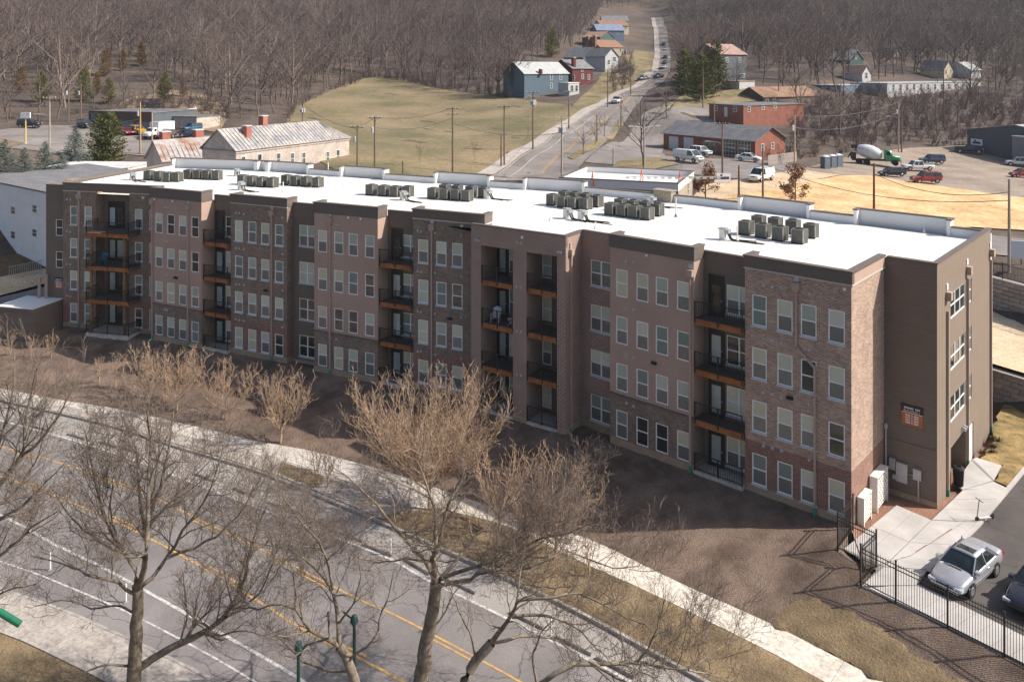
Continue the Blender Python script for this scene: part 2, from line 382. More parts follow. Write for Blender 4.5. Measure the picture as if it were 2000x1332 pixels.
SI = resample(L2([(-170,722),(13,760),(131,783),(229,798),(389,834),(500,861),(592,877),(684,900),(770,925),(880,962),(1000,1003),(1131,1045),(1210,1079),(1315,1132),(1500,1215),(1605,1268),(1726,1332),(1950,1452)], ZW), 1.0)
CL = resample(L2([(-190,738),(0,779),(118,805),(229,832),(342,868),(500,916),(626,966),(800,1040),(1000,1129),(1158,1205),(1389,1332),(1620,1460)], ZW), 1.0)
SO = resample(L2([(850,990),(1000,1030),(1131,1095),(1263,1153),(1394,1218),(1500,1270),(1613,1332),(1850,1462)], ZW), 1.0)
NC = resample(L2([(-420,985),(-200,1065),(0,1150),(130,1196),(300,1272),(430,1338),(620,1450),(860,1620)], ZR), 1.0)
FENCE = [np.array([.12, -.12, 0])] + [onZ(px, py, -.15) for px, py in ((1636.6,1078),(1711.5,1111),(1681,1141),(1749.6,1175),(1850.8,1223.7),(1961.6,1280),(2085,1344),(2210,1410))]
_hp = [LW(S1, -30, -2), LW(S1, -10, 0), LW(S1, 2.5, 0), LW(S2, -30, -.3), LW(S2, 1.5, 0), LW(SL, -6, 0), LW(SL, .7, 0), LW(S3, -15, 0), LW(S3, 0, 0), FENCE[1], FENCE[3], FENCE[4], FENCE[5], FENCE[6], FENCE[7], FENCE[8]]
HPD = np.array([a + (b - a) * t for a, b in zip(_hp[:-1], _hp[1:]) for t in np.linspace(0, 1, 24)])[:, :2]
def mind(P, Q):
    out = np.full(len(P), 1e9)
    for s in range(0, len(Q), 300): out = np.minimum(out, np.sqrt(((P[:, None, :2] - Q[None, s:s + 300, :2]) ** 2).sum(2)).min(1))
    return out
def bed_z(P):
    a = mind(P, HPD); b = mind(P, SI[:, :2]); t = b / (a + b + 1e-6)
    top = np.where(P[:, 0] > .3, -.17, -.02)
    t = t * t * (3 - 2 * t) * .35 + t * .65
    bmp = .10 * np.sin(P[:, 0] * .55 + 1.3 * np.sin(P[:, 1] * .4)) * np.clip(a / 3, 0, 1) * np.clip(b / 2, 0, 1)
    return ZW - .01 + (top - ZW + .01) * t + bmp
bed_poly = [p[:2] for p in (LW(S1, -30, 3), LW(S1, 3, 3), LW(S2, -30, 3), LW(S2, 2, 3), LW(SL, .5, 3), LW(S3, -3, 3), np.array([-.1, 3, 0]), np.array([-.1, -.3, 0]))]
bed_poly += [p[:2] for p in (FENCE[1] + np.array([.3, .6, 0]), FENCE[2] + np.array([.3, .3, 0]), FENCE[4], FENCE[5], FENCE[6], FENCE[7], FENCE[8])] + [p[:2] for p in SI[::-1][:]]
structure(drape('mulch_bed', bed_poly, .45, mulch_m, 0, 0, bed_z, noise=.025, edge=.5))
gp = L2([(1545,1161),(1592,1161),(1684,1208),(1763,1255),(1910,1332),(2150,1452)], -.6) + [p[:2] for p in SI[::-1] if p[0] > -1.2]
drape('grass_bank', gp, .4, drygrass_m, .05, .12, bed_z, noise=.03, edge=.4)

# pavement: one slab per joint, laid between the two edges
def slabs(parent, A, B, z0, z1, n_of, material, gap=.012):
    """split the strip between A and B into separate slabs of about n_of metres"""
    s = np.r_[0, np.cumsum(np.linalg.norm(np.diff(A[:, :2], axis=0), axis=1))]; n = max(1, int(s[-1] / n_of))
    for k in range(n):
        t0, t1 = s[-1] * k / n + gap, s[-1] * (k + 1) / n - gap
        ip = lambda L, t: np.array([np.interp(t / s[-1], s / s[-1], L[:, c]) for c in (0, 1)])
        q = [ip(A, t0), ip(B, t0), ip(B, t1), ip(A, t1)]
        mb = MB(); dz = rng.uniform(-.006, .006)
        mb.poly([(*p, z1 + dz) for p in q])
        for a in range(4): b = (a + 1) % 4; mb.poly([(*q[a], z1 + dz), (*q[a], z0), (*q[b], z0), (*q[b], z1 + dz)])
        fix_up(mb.build('slab', material, parent))
def nearest_match(A, B):
    """for every point of A the nearest point of B: two edges with equal counts"""
    i = np.array([np.argmin(((B[:, :2] - p[:2]) ** 2).sum(1)) for p in A]); return B[i]
def fill_between(name, A, B, z, material):
    poly = [p[:2] for p in A] + [p[:2] for p in B[::-1]]
    return drape(name, poly, 1.2, material, 0, 0, lambda V: np.full(len(V), z), edge=5)
def cut(L, f): return np.array([p for p in L if f(p)])
def inner_out(P, w): return offset(P, -w)
# base of the pavement (also shows as the joints) and its slabs
walk = fill_between('pavement', SI, np.r_[CL], ZW - .05, kerb_m)
# left stretch: slabs run from the bed to the kerb; right stretch: from the bed to the verge
xsplit = SO[0][0]
SIl = cut(SI, lambda p: p[0] < xsplit - .2); CLl = nearest_match(SIl, CL)
slabs(walk, SIl, SIl + (CLl - SIl) * .52, ZW - .06, ZW, 2.0, concrete_m); slabs(walk, SIl + (CLl - SIl) * .525, CLl + (SIl - CLl) * .04, ZW - .06, ZW, 2.0, concrete2_m)
SIr = cut(SI, lambda p: p[0] >= xsplit - .2); SOr = nearest_match(SIr, SO)
slabs(walk, SIr, SOr, ZW - .06, ZW + .004, 1.9, M('cream_concrete', srgb(206, 196, 182), .9, scale=.7, c2=srgb(228, 219, 206), scale2=4, bump=.15))
vp = [p[:2] for p in SO] + [p[:2] for p in CL[::-1] if p[0] > SO[0][0] - 2.5]
drape('verge', vp, .5, drygrass_m, .03, .03, lambda V: np.full(len(V), ZW), noise=.03, edge=.6)
for poly in ([(548,900),(640,928),(622,958),(540,925)],):
    drape('planting_patch', L2(poly, ZW), .5, drygrass_m, .03, .05, lambda V: np.full(len(V), ZW), noise=.03)
kb = MB(); A = CL; B = offset(CL, -.16)
ribbon(kb, offset(A, .02), B, ZW + .012); ribbon(kb, B, B, ZW + .012, ZR - .05); structure(fix_up(kb.build('kerb', kerb_m)))
# carriageway
fill_between('road', CL, NC, ZR, asphalt_m)
WL = resample(L2([(-180,776),(0,821),(145,861),(265,900),(400,952),(618,1035),(763,1092),(828,1129),(1000,1212),(1150,1288),(1240,1336),(1420,1440)], ZR), 1.0)
fill_between('cycle_lane', offset(CL, -.17), WL, ZR + .004, palelane_m)
YA = resample(L2([(-150,838),(0,872),(105,900),(265,955),(400,1020),(525,1080),(690,1165),(770,1200),(1000,1322),(1150,1410)], ZR), 1.0)
YB = resample(L2([(-150,890),(20,937),(160,990),(260,1035),(400,1110),(530,1190),(610,1240),(750,1310),(900,1400)], ZR), 1.0)
NL = resample(L2([(-150,945),(5,1008),(110,1065),(175,1095),(260,1140),(420,1230),(560,1310),(700,1400)], ZR), 1.0)
N2 = resample(L2([(-150,1040),(0,1096),(60,1116),(120,1140),(250,1196),(420,1285),(560,1370)], ZR), 1.0)
N3 = resample(L2([(-150,1022),(0,1078),(80,1106),(160,1136),(250,1174),(420,1258),(560,1340)], ZR), 1.0)
def marking(name, line, w, material, dash=None, z=ZR + .009):
    mb = MB(); s = np.r_[0, np.cumsum(np.linalg.norm(np.diff(line[:, :2], axis=0), axis=1))]
    fine = np.c_[np.interp(np.arange(0, s[-1], .5), s, line[:, 0]), np.interp(np.arange(0, s[-1], .5), s, line[:, 1])]
    a, b = offset(fine, w / 2), offset(fine, -w / 2)
    if dash:
        on, off = dash; per = int((on + off) / .5); k = 0
        while k < len(fine) - 2: e = min(len(fine), k + int(on / .5) + 1); ribbon(mb, a[k:e], b[k:e], z); k += per
    else: ribbon(mb, a, b, z)
    return structure(fix_up(mb.build(name, material)))
marking('yellow_line', YA, .12, yellow_m); marking('yellow_line', offset(YA, -.25), .11, yellow_m, (2.5, 6.5))
marking('yellow_line', YB, .13, yellow_m); marking('yellow_line', offset(YB, .26), .12, yellow_m, (2.5, 6.5))
marking('white_line', WL, .16, white_m, z=ZR + .012); marking('white_line', NL, .16, white_m); marking('white_line', N2, .1, white_m)
# near pavement and verge on the camera side
nk = MB(); NCo = offset(NC, -.16); ribbon(nk, NC, NCo, ZR + .15); ribbon(nk, NC, NC, ZR + .15, ZR - .05); structure(fix_up(nk.build('kerb', kerb_m)))
NP = offset(NC, -2.3)
nwalk = fill_between('pavement', NCo, NP, ZR + .10, kerb_m); slabs(nwalk, NCo, NP, ZR + .08, ZR + .145, 2.0, concrete2_m)
drape('near_verge', [p[:2] for p in NP] + [offset(NC, -30)[k][:2] for k in (len(NC) - 1, len(NC) // 2, 0)], 1.0, drygrass_m, .02, 0, lambda V: np.full(len(V), ZR + .12), noise=.05, edge=1.0)

# wheel stops along the cycle lane and white delineator posts
stop_m = M('wheel_stop_concrete', srgb(120, 114, 110), .9, scale=4, c2=srgb(160, 153, 147))
mb = MB()
prof = [(-.09, 0), (-.075, .11), (-.05, .14), (.05, .14), (.075, .11), (.09, 0)]
for a, b in zip(prof[:-1], prof[1:]): mb.poly([(-.95, a[0], a[1]), (.95, a[0], a[1]), (.95, b[0], b[1]), (-.95, b[0], b[1])][::-1])
mb.poly([(-.95, y, z) for y, z in prof]); mb.poly([(.95, y, z) for y, z in prof][::-1])
stop_me = mb.mesh('wheel_stop', stop_m)
spots = [(80,838),(150,854),(213,870),(255,881),(315,904),(400,934),(478,963),(545,990),(605,1014),(684,1049),(739,1076),(815,1108),(900,1146),(1029,1213),(1121,1262),(1202,1305)]
for k, (px, py) in enumerate(spots):
    p = onZ(px, py, ZR); i = int(np.argmin(((WL[:, :2] - p[:2]) ** 2).sum(1))); i = min(max(i, 1), len(WL) - 2); t = WL[i + 1] - WL[i - 1]
    o = obj('wheel_stop', stop_me, None, (p[0], p[1], ZR + .006), math.atan2(t[1], t[0]))
    ordn = ['first', 'second', 'third', 'fourth', 'fifth', 'sixth', 'seventh', 'eighth'][min(k, 7)] if k < 8 else ['eighth', 'seventh', 'sixth', 'fifth', 'fourth', 'third', 'second', 'first'][k - 8]
    tag(o, f'grey concrete wheel stop beside the cycle lane, {ordn} from the {"left" if k < 8 else "right"} end of the row', 'wheel stop', 'wheel stops along the cycle lane')
post_m = M('white_plastic', srgb(225, 223, 220), .5, scale=3)
for px, py, where in ((98,1113,'on the near side of the road, nearest the left picture edge'),(246,1176,'behind the left bare street tree'),(763,1084,'on the far cycle lane, left of the middle street tree'),(1076,1243,'on the far cycle lane, right of the middle street tree')):
    p = onZ(px, py, ZR); t = thing('delineator_post', f'slim white delineator post {where}', 'post', (p[0], p[1], ZR), 0, 'delineator posts')
    mb = MB(); mb.lathe([(.13, 0), (.13, .03), (.06, .05)], 10); mb.build('base', stop_m, t)
    mb = MB(); mb.lathe([(.045, .05), (.045, .88), (.03, .92)], 8); mb.build('tube', post_m, t)
    mb = MB(); mb.lathe([(.048, .68), (.048, .78)], 8); mb.build('reflective_band', M('reflective_band', srgb(190, 190, 188), .4), t)

# ------------------------------------------------------------------ patio, walkway and car park at the right end
bedR = M('red_mulch', srgb(136, 98, 82), .95, scale=.6, c2=srgb(160, 122, 100), scale2=9, bump=.8, bdist=.05)
drape('end_bed', [(0.02, -.1)] + [onZ(px, py, ZP)[:2] for px, py in ((1690,1112),(1780,1085),(1880,1022),(1945,965),(1985,915),(2010,850))] + [(-2, 26), (-2, 8)], .5, bedR, -.19, 0, lambda V: np.full(len(V), 0.0) - .03 * np.maximum(0, V[:, 1] - 4), noise=.015)
PT = lambda px, py, z=ZP: onZ(px, py, z)
patio_pts = dict(a=PT(1751,986), b=PT(1818.6,1014.9), c=PT(1880,957), d=PT(1862,945), e=PT(1893,905), f=PT(1907,893), g=PT(1957,907.5), h=PT(1939,939), i=PT(1966,953), j=PT(1907,1019.6), k=PT(1812,1112), l=PT(1790,1142))
patio = fill_between('walkway', np.array([patio_pts['a'], PT(1648.5,1071), PT(1712,1113), PT(1683,1143)]), np.array([patio_pts['b'], patio_pts['c'], PT(1866,944), PT(1898,897), PT(1907,893), PT(1957,908), PT(1940,939), patio_pts['i'], patio_pts['j'], patio_pts['k'], patio_pts['l']]), ZP - .014, M('joint_concrete', srgb(140, 136, 132), .9))
def bil(q, u, v): return q[0] * (1 - u) * (1 - v) + q[1] * u * (1 - v) + q[2] * u * v + q[3] * (1 - u) * v
def paneling(parent, q, nu, nv, z0, z1, material, g=.012):
    q = [np.asarray(p)[:2] for p in q]
    for a in range(nu):
        for b in range(nv):
            du, dv = g / max(.1, np.linalg.norm(q[1] - q[0])), g / max(.1, np.linalg.norm(q[3] - q[0]))
            c = [bil(q, u, v) for u, v in ((a / nu + du, b / nv + dv), ((a + 1) / nu - du, b / nv + dv), ((a + 1) / nu - du, (b + 1) / nv - dv), (a / nu + du, (b + 1) / nv - dv))]
            mb = MB(); z = z1 + rng.uniform(-.004, .004); mb.poly([(*p, z) for p in c])
            for k in range(4): n = (k + 1) % 4; mb.poly([(*c[k], z), (*c[k], z0), (*c[n], z0), (*c[n], z)])
            fix_up(mb.build('slab', material, parent))
newcon = M('new_concrete', srgb(174, 170, 167), .88, scale=.5, c2=srgb(196, 192, 188), bump=.1)
P = patio_pts
paneling(patio, [PT(1648.5,1071), P['a'], P['b'], PT(1727,1105)], 2, 2, ZP - .1, ZP, newcon)
paneling(patio, [PT(1728,1106), PT(1819,1016), P['j'], P['k']], 2, 1, ZP - .1, ZP, newcon)
paneling(patio, [PT(1683,1143), PT(1726,1107), PT(1811,1113), P['l']], 1, 1, ZP - .1, ZP, newcon)
paneling(patio, [PT(1820,1014.5), P['c'], P['i'], PT(1908,1018.5)], 3, 1, ZP - .1, ZP, newcon)
paneling(patio, [PT(1864,944), PT(1896,899), P['h'], PT(1881,956)], 2, 1, ZP - .1, ZP, newcon)
paneling(patio, [PT(1900,896), PT(1907,893), P['g'], PT(1940,938)], 1, 1, ZP - .1, ZP, newcon)
paneling(patio, [PT(1886,955), PT(1940,940), PT(1966,952), PT(1964,956)], 1, 1, ZP - .1, ZP - .003, newcon)
# strip of pavement between fence and car park
fs = [FENCE[3] + (FENCE[4] - FENCE[3]) * t for t in (0, 1)]
fl = np.array([PT(1692,1148,-.1), PT(1760,1178,-.1), PT(1862,1227,-.1), PT(1972,1281,-.1), PT(2220,1408,-.1)])
fr = np.array([PT(1792,1140,-.1), PT(1812,1150,-.1), PT(1908,1196,-.1), PT(2020,1252,-.1), PT(2290,1385,-.1)])
paneling(patio, [fl[0], fl[1], fr[1], fr[0]], 1, 1, -.25, -.085, newcon)
for a in range(1, 4): paneling(patio, [fl[a], fl[a + 1], fr[a + 1], fr[a]], 3 if a < 3 else 6, 1, -.25, -.085, newcon)
lot_m = road_mat('car_park_asphalt', srgb(76, 72, 71), srgb(106, 100, 97), .4)
ZL = -.2
lotp = [PT(1790,1143,ZL), PT(1814,1115,ZL), PT(1909,1021,ZL), PT(1968,955,ZL), PT(2003,912,ZL), PT(2200,700,ZL), np.array([60, 20, 0]), np.array([60, -25, 0]), PT(2290,1390,ZL), PT(2022,1256,ZL), PT(1910,1199,ZL)]
drape('car_park', lotp, 1.5, lot_m, 0, 0, lambda V: np.full(len(V), ZL), edge=3)
kq = MB(); kl = np.array([PT(1812,1113,0), PT(1909,1019.6,0), PT(1966,952,0), PT(2003,908,0), PT(2120,770,0)])
ribbon(kq, offset(kl, .06), offset(kl, -.14), ZP + .006); ribbon(kq, offset(kl, -.14), offset(kl, -.14), ZP + .006, ZL - .05); structure(fix_up(kq.build('kerb', newcon)))
lawn_m = M('patchy_lawn', srgb(110, 96, 60), .95, scale=.9, c2=srgb(178, 150, 98), scale2=8, bump=.7, bdist=.06)
drape('lawn', L2([(1912,905),(1940,862),(1938,835),(1960,790),(2080,800),(2050,850),(1970,950),(1942,938),(1960,907)], -.12), .5, lawn_m, 0, .05, lambda V: np.full(len(V), -.1), noise=.03)
# ------------------------------------------------------------------ the apartment building
m_dark = brick_mat('dark_siding', srgb(122, 110, 100), srgb(118, 106, 97), srgb(104, 93, 85), w=40, h=.19, mo=.012, dirt=.06, bump=.5)
m_darktrim = M('dark_trim', srgb(106, 96, 90), .6, scale=1.5, var=.05)
m_stucco = M('taupe_stucco', srgb(178, 153, 139), .9, scale=.35, var=.07, scale2=None, bump=.1)
m_tan = brick_mat('tan_block', srgb(170, 150, 128), srgb(180, 160, 138), srgb(140, 124, 108), w=.4, h=.2, mo=.012, dirt=.1)
m_brP = brick_mat('mixed_brown_brick', srgb(186, 152, 132), srgb(124, 104, 93), srgb(198, 180, 164), w=.24, h=.08, mo=.011, dirt=.14)
m_brG = brick_mat('grey_brown_brick', srgb(148, 125, 110), srgb(102, 89, 82), srgb(152, 138, 126), w=.24, h=.08, mo=.011, dirt=.16)
m_brL = brick_mat('dark_red_brick', srgb(132, 88, 77), srgb(86, 63, 59), srgb(204, 186, 174), w=.26, h=.088, mo=.016, dirt=.12)
m_brR = brick_mat('red_brick', srgb(148, 99, 83), srgb(98, 72, 65), srgb(172, 148, 134), w=.24, h=.08, mo=.011, dirt=.12)
m_roof = brick_mat('white_roof_membrane', srgb(232, 229, 222), srgb(228, 225, 218), srgb(206, 202, 194), w=14, h=2.4, mo=.035, dirt=.13, bump=.1, rough=.8)
m_white = M('white_window_frame', srgb(244, 244, 244), .5, scale=2, var=.03)
m_black = M('black_metal', srgb(44, 42, 42), .5, scale=3, var=.1)
m_wood = M('cedar_beam', srgb(172, 112, 66), .8, scale=1.6, c2=srgb(146, 88, 50), scale2=9)
m_woodpost = M('weathered_post', srgb(150, 118, 84), .8, scale=1.6, c2=srgb(128, 98, 68), scale2=9)
m_deck = M('deck_board', srgb(96, 88, 84), .85, scale=2, var=.15)
m_pipe = M('taupe_downspout', srgb(178, 156, 144), .55, scale=2, var=.05)
m_boot = M('green_pipe_boot', srgb(52, 150, 126), .6, scale=4, var=.1)
m_vent = M('grey_vent_cap', srgb(186, 188, 196), .5, scale=5, var=.08)
m_limestone = M('pale_stone_course', srgb(196, 184, 174), .85, scale=3, var=.06)
m_clear = clear_glass('window_glass', (.97, .98, .97))
m_screen = glass_mat('screened_sash', srgb(112, 114, 114), .25, .7, .18, .35, c2=srgb(136, 136, 132))
m_darkpane = glass_mat('dark_room_pane', srgb(42, 48, 48), .08, .9, .4, .5, c2=srgb(72, 78, 72))
m_blind = [M('cream_blind_%s' % n, srgb(*c), .8, scale=.6, var=.08) for n, c in (('a', (236, 230, 208)), ('b', (228, 220, 192)), ('c', (220, 220, 204)), ('d', (200, 204, 190)), ('e', (240, 235, 218)))]
m_blindgrey = M('grey_blind', srgb(150, 158, 152), .8, scale=.6, var=.1)
m_sill = M('pale_sill', srgb(196, 200, 206), .7, scale=3, var=.05)

B = thing('apartment_building', 'long four-storey brick and taupe apartment building with white flat roof and balconies', 'building')
WT = [2.31 + 3.1 * k for k in range(4)]; FZ = [0.2 + 3.1 * k for k in range(4)]
WH = 1.8

# --- windows: a frame with two sashes; the upper one clear glass before a blind, the lower one behind an insect screen
def frame_mesh(w, hgt, n):
    mb = MB(); t = .065
    mb.box(-w / 2, w / 2, -.015, .07, 0, t); mb.box(-w / 2, w / 2, -.015, .07, hgt - t, hgt)
    mb.box(-w / 2, -w / 2 + t, -.014, .069, t, hgt - t); mb.box(w / 2 - t, w / 2, -.014, .069, t, hgt - t)
    for k in range(1, n): x = -w / 2 + w * k / n; mb.box(x - .055, x + .055, -.012, .068, t, hgt - t)
    mb.box(-w / 2 + t, w / 2 - t, -.008, .066, hgt / 2 - .035, hgt / 2 + .035)
    return mb.mesh('window', m_white)
def pane_mesh(w, hgt, n, upper, material, y=.02):
    mb = MB(); t = .06
    for k in range(n):
        x0 = -w / 2 + w * k / n + t; x1 = -w / 2 + w * (k + 1) / n - t
        z0, z1 = (hgt / 2 + .03, hgt - t) if upper else (t, hgt / 2 - .03)
        mb.poly([(x0, y, z0), (x1, y, z0), (x1, y, z1), (x0, y, z1)])
    return mb.mesh('pane', material)
def blind_mesh(w, hgt, material, low):
    mb = MB(); z0 = hgt / 2 - .02 if not low else .05; n = 12
    for k in range(n):
        a, b = z0 + (hgt - .05 - z0) * k / n, z0 + (hgt - .05 - z0) * (k + 1) / n
        mb.poly([(-w / 2 + .05, .03, a), (w / 2 - .05, .03, a), (w / 2 - .05, .042, b), (-w / 2 + .05, .042, b)])
    return mb.mesh('blind', material)
_cache = {}
def C(key, fn, *a):
    if key not in _cache: _cache[key] = fn(*a)
    return _cache[key]
def window(S, cx, d, z0, w=.9, hgt=WH, n=1, sill=True, mode=None, parent=None, rz=None, loc=None):
    """mode: 'blind' blind behind the upper sash, 'full' blind behind both, 'dark' unlit room"""
    p = LW(S, cx, d, z0) if loc is None else loc; a = S[3] if rz is None else rz
    o = obj('window', C(('f', w, hgt, n), frame_mesh, w, hgt, n), parent or B, p, a)
    r = rng.random()
    mode = mode or ('blind' if r < .66 else 'full' if r < .92 else 'dark')
    def ch(name, me): c = obj(name, me, o); return c
    if mode == 'dark':
        ch('pane', C(('pd', w, hgt, n, 1), pane_mesh, w, hgt, n, True, m_darkpane)); ch('pane', C(('pd', w, hgt, n, 0), pane_mesh, w, hgt, n, False, m_darkpane))
    else:
        bm_ = rng.choice(m_blind) if rng.random() < .8 else m_blindgrey
        ch('pane', C(('pc', w, hgt, n, 1), pane_mesh, w, hgt, n, True, m_clear))
        if mode == 'full' and rng.random() < .6:
            ch('pane', C(('pc', w, hgt, n, 0), pane_mesh, w, hgt, n, False, m_clear)); ch('blind', C(('b', w, hgt, bm_.name, 1), blind_mesh, w, hgt, bm_, True))
        else:
            ch('pane', C(('ps', w, hgt, n, 0), pane_mesh, w, hgt, n, False, m_screen)); ch('blind', C(('b', w, hgt, bm_.name, 0), blind_mesh, w, hgt, bm_, False))
    if sill:
        def sm():
            mb = MB(); mb.box(-w / 2 - .05, w / 2 + .05, -.11, .02, -.09, -.002); return mb.mesh('sill', m_sill)
        ch('sill', C(('s', w), sm))
    return o

def wall(S, x0, x1, d, z0, z1, holes, bands, name='wall', parent=None, rev=.12, side=None):
    """flat wall with openings and their reveals; bands = [(top z, material)] from the ground up; side: None faces -n, 'r' runs along n at x = x0"""
    mats = [b[1] for b in bands]
    xs = sorted({x0, x1, *[h[0] for h in holes], *[h[1] for h in holes]}); xs = [x for x in xs if x0 - 1e-6 <= x <= x1 + 1e-6]
    zs = sorted({z0, z1, *[h[2] for h in holes], *[h[3] for h in holes], *[b[0] for b in bands if z0 < b[0] < z1]}); zs = [z for z in zs if z0 - 1e-6 <= z <= z1 + 1e-6]
    mb = MB(); P = (lambda x, y, z: (x, y, z)) if side is None else (lambda x, y, z: (d - (y - d) if False else d - y, x, z))
    band = lambda z: next((k for k, b in enumerate(bands) if z < b[0]), len(bands) - 1)
    yy = d if side is None else 0.0
    for a, b in zip(xs[:-1], xs[1:]):
        for c, e in zip(zs[:-1], zs[1:]):
            mx, mz = (a + b) / 2, (c + e) / 2
            if any(h[0] < mx < h[1] and h[2] < mz < h[3] for h in holes): continue
            mb.poly([P(a, yy, c), P(b, yy, c), P(b, yy, e), P(a, yy, e)], band(mz))
    for h in holes:
        k = band((h[2] + h[3]) / 2); i = yy + rev
        for q in ([(h[0], yy, h[2]), (h[0], yy, h[3]), (h[0], i, h[3]), (h[0], i, h[2])], [(h[1], yy, h[2]), (h[1], i, h[2]), (h[1], i, h[3]), (h[1], yy, h[3])],
                  [(h[0], yy, h[3]), (h[1], yy, h[3]), (h[1], i, h[3]), (h[0], i, h[3])], [(h[0], yy, h[2]), (h[0], i, h[2]), (h[1], i, h[2]), (h[1], yy, h[2])]):
            mb.poly([P(*v) for v in q], k)
    return mb.build(name, mats, parent or B, S[0], S[3])
def sidewall(S, x, d0, d1, z0, z1, bands, name='wall'):
    """return wall at local x between depths d0 and d1, facing +x"""
    mb = MB(); zs = sorted({z0, z1, *[b[0] for b in bands if z0 < b[0] < z1]}); mats = [b[1] for b in bands]
    for c, e in zip(zs[:-1], zs[1:]):
        k = next((k for k, b in enumerate(bands) if (c + e) / 2 < b[0]), len(bands) - 1)
        mb.poly([(x, d0, c), (x, d1, c), (x, d1, e), (x, d0, e)], k)
    return mb.build(name, mats, B, S[0], S[3])
def part(name, S, material, fn, parent=None):
    mb = MB(); fn(mb); return mb.build(name, material, parent or B, S[0], S[3]) if parent is None else mb.build(name, material, parent)

ROOFZ, LOWZ, TOPZ = 12.85, 13.4, 13.78
ZB = -.9
def parapet(S, x0, x1, d, zb, zt, material, cap=.09, ret0=.95, ret1=.95, th=.28, proud=.06):
    """raised parapet band over a bay, with returns at both ends and a metal cap"""
    def f(mb):
        mb.box(x0 - proud, x1 + proud, d - proud, d + th, zb, zt)
        if ret0: mb.box(x0 - proud, x0 + .3, d + th, d + ret0 + .3, max(zb, 12.6), zt - .002)
        if ret1: mb.box(x1 - .3, x1 + proud, d + th, d + ret1 + .3, max(zb, 12.6), zt - .002)
    part('parapet', S, material, f)
    def g(mb):
        o = proud + .05
        mb.box(x0 - o, x1 + o, d - o, d + th + .04, zt, zt + cap)
        if ret0: mb.box(x0 - o, x0 + .34, d + th + .04, d + ret0 + .34, zt, zt + cap - .002)
        if ret1: mb.box(x1 - .34, x1 + o, d + th + .04, d + ret1 + .34, zt, zt + cap - .002)
    part('parapet_cap', S, m_darktrim, g)
def low_parapet(S, x0, x1, d, material, zt=LOWZ):
    part('parapet', S, material, lambda mb: mb.box(x0, x1, d, d + .25, 12.7, zt))
    part('parapet_cap', S, m_darktrim, lambda mb: mb.box(x0 - .02, x1 + .02, d - .03, d + .29, zt, zt + .06))
def wins(S, cxs, d, w=.9, floors=(0, 1, 2, 3), n=1, sill=True):
    for k in floors:
        for c in cxs: window(S, c, d + .03, WT[k] - WH, w, WH, n, sill)
def holes(cxs, w=.9, floors=(0, 1, 2, 3)):
    return [(c - w / 2, c + w / 2, WT[k] - WH, WT[k]) for k in floors for c in cxs]
def vents(S, xs, d, dz=.62, r=.07):
    for k in range(4):
        for x in xs:
            mb = MB(); z = WT[k] + dz + rng.uniform(-.04, .04)
            mb.cyl((x, d + .01, z), (x, d - .1, z), r, r * .9, 10); mb.box(x - r * 1.2, x + r * 1.2, d - .02, d + .01, z - r * 1.2, z + r * 1.2)
            mb.build('vent', m_vent, B, S[0], S[3])
def downspout(S, x, d, ztop=12.3, jog=None, zb=-.1, boot=True):
    o = part('downspout', S, m_pipe, lambda mb: (
        [mb.box(x - .06, x + .06, d - .14, d - .02, zb + .5, ztop)] if not jog else
        [mb.box(x - .06, x + .06, d - .14, d - .02, jog[0], ztop), mb.beam((x, d - .08, jog[0] + .05), (x + jog[2], d - .08, jog[1] - .05), .12, .12), mb.box(x + jog[2] - .06, x + jog[2] + .06, d - .141, d - .021, zb + .5, jog[1])]))
    xb = x + (jog[2] if jog else 0)
    mb = MB(); mb.box(x - .2, x + .2, d - .26, d - .01, ztop + .05, ztop + .42); mb.poly([(x - .2, d - .26, ztop + .05), (x - .06, d - .15, ztop - .15), (x + .06, d - .15, ztop - .15), (x + .2, d - .26, ztop + .05)]); mb.box(x - .23, x + .23, d - .29, d - .005, ztop + .4, ztop + .46)
    mb.build('collector_head', m_pipe, o)
    mb = MB(); mb.box(x - .14, x + .14, d - .05, d - .005, ztop + .5, ztop + .8); mb.build('scupper', m_vent, o)
    if boot: mb = MB(); mb.cyl((xb, d - .08, zb - .2), (xb, d - .08, zb + .5), .1, .085, 8); mb.build('pipe_boot', m_boot, o)
def scupper(S, xs, d, z=12.85):
    for x in xs:
        o = part('overflow_scupper', S, m_stucco, lambda mb: mb.box(x - .17, x + .17, d - .05, d - .005, z - .17, z + .17))
        mb = MB(); mb.box(x - .07, x + .07, d - .1, d - .05, z - .07, z + .08); mb.build('spout', m_white, o)
def walllight(S, x, d, z):
    part('wall_light', S, m_black, lambda mb: (mb.box(x - .18, x + .18, d - .16, d - .01, z - .1, z + .06), mb.box(x - .12, x + .12, d - .22, d - .16, z - .06, z + .02)))
def railing(bal, x0, x1, y, z, sides=(), post=True, h=1.05):
    """rails and posts, then the balusters as one joined part"""
    mb = MB(); bb = MB()
    segs = [((x0, y), (x1, y))] + [((x, y0), (x, y1)) for x, y0, y1 in sides]
    for (ax, ay), (bx, by) in segs:
        mb.beam((ax, ay, z + h), (bx, by, z + h), .05, .05); mb.beam((ax, ay, z + .1), (bx, by, z + .1), .04, .04)
        L = math.hypot(bx - ax, by - ay); n = max(2, int(L / .115))
        for k in range(1, n): t = k / n; px, py = ax + (bx - ax) * t, ay + (by - ay) * t; bb.box(px - .009, px + .009, py - .009, py + .009, z + .12, z + h - .025, skip='tb')
        for t in ((0, .5, 1) if L > 1.6 else (0, 1)): px, py = ax + (bx - ax) * t, ay + (by - ay) * t; mb.box(px - .03, px + .03, py - .03, py + .03, z - .25, z + h + .03)
    mb.build('railing', m_black, bal); o = bb.build('balusters', m_black, bal); o['kind'] = 'stuff'
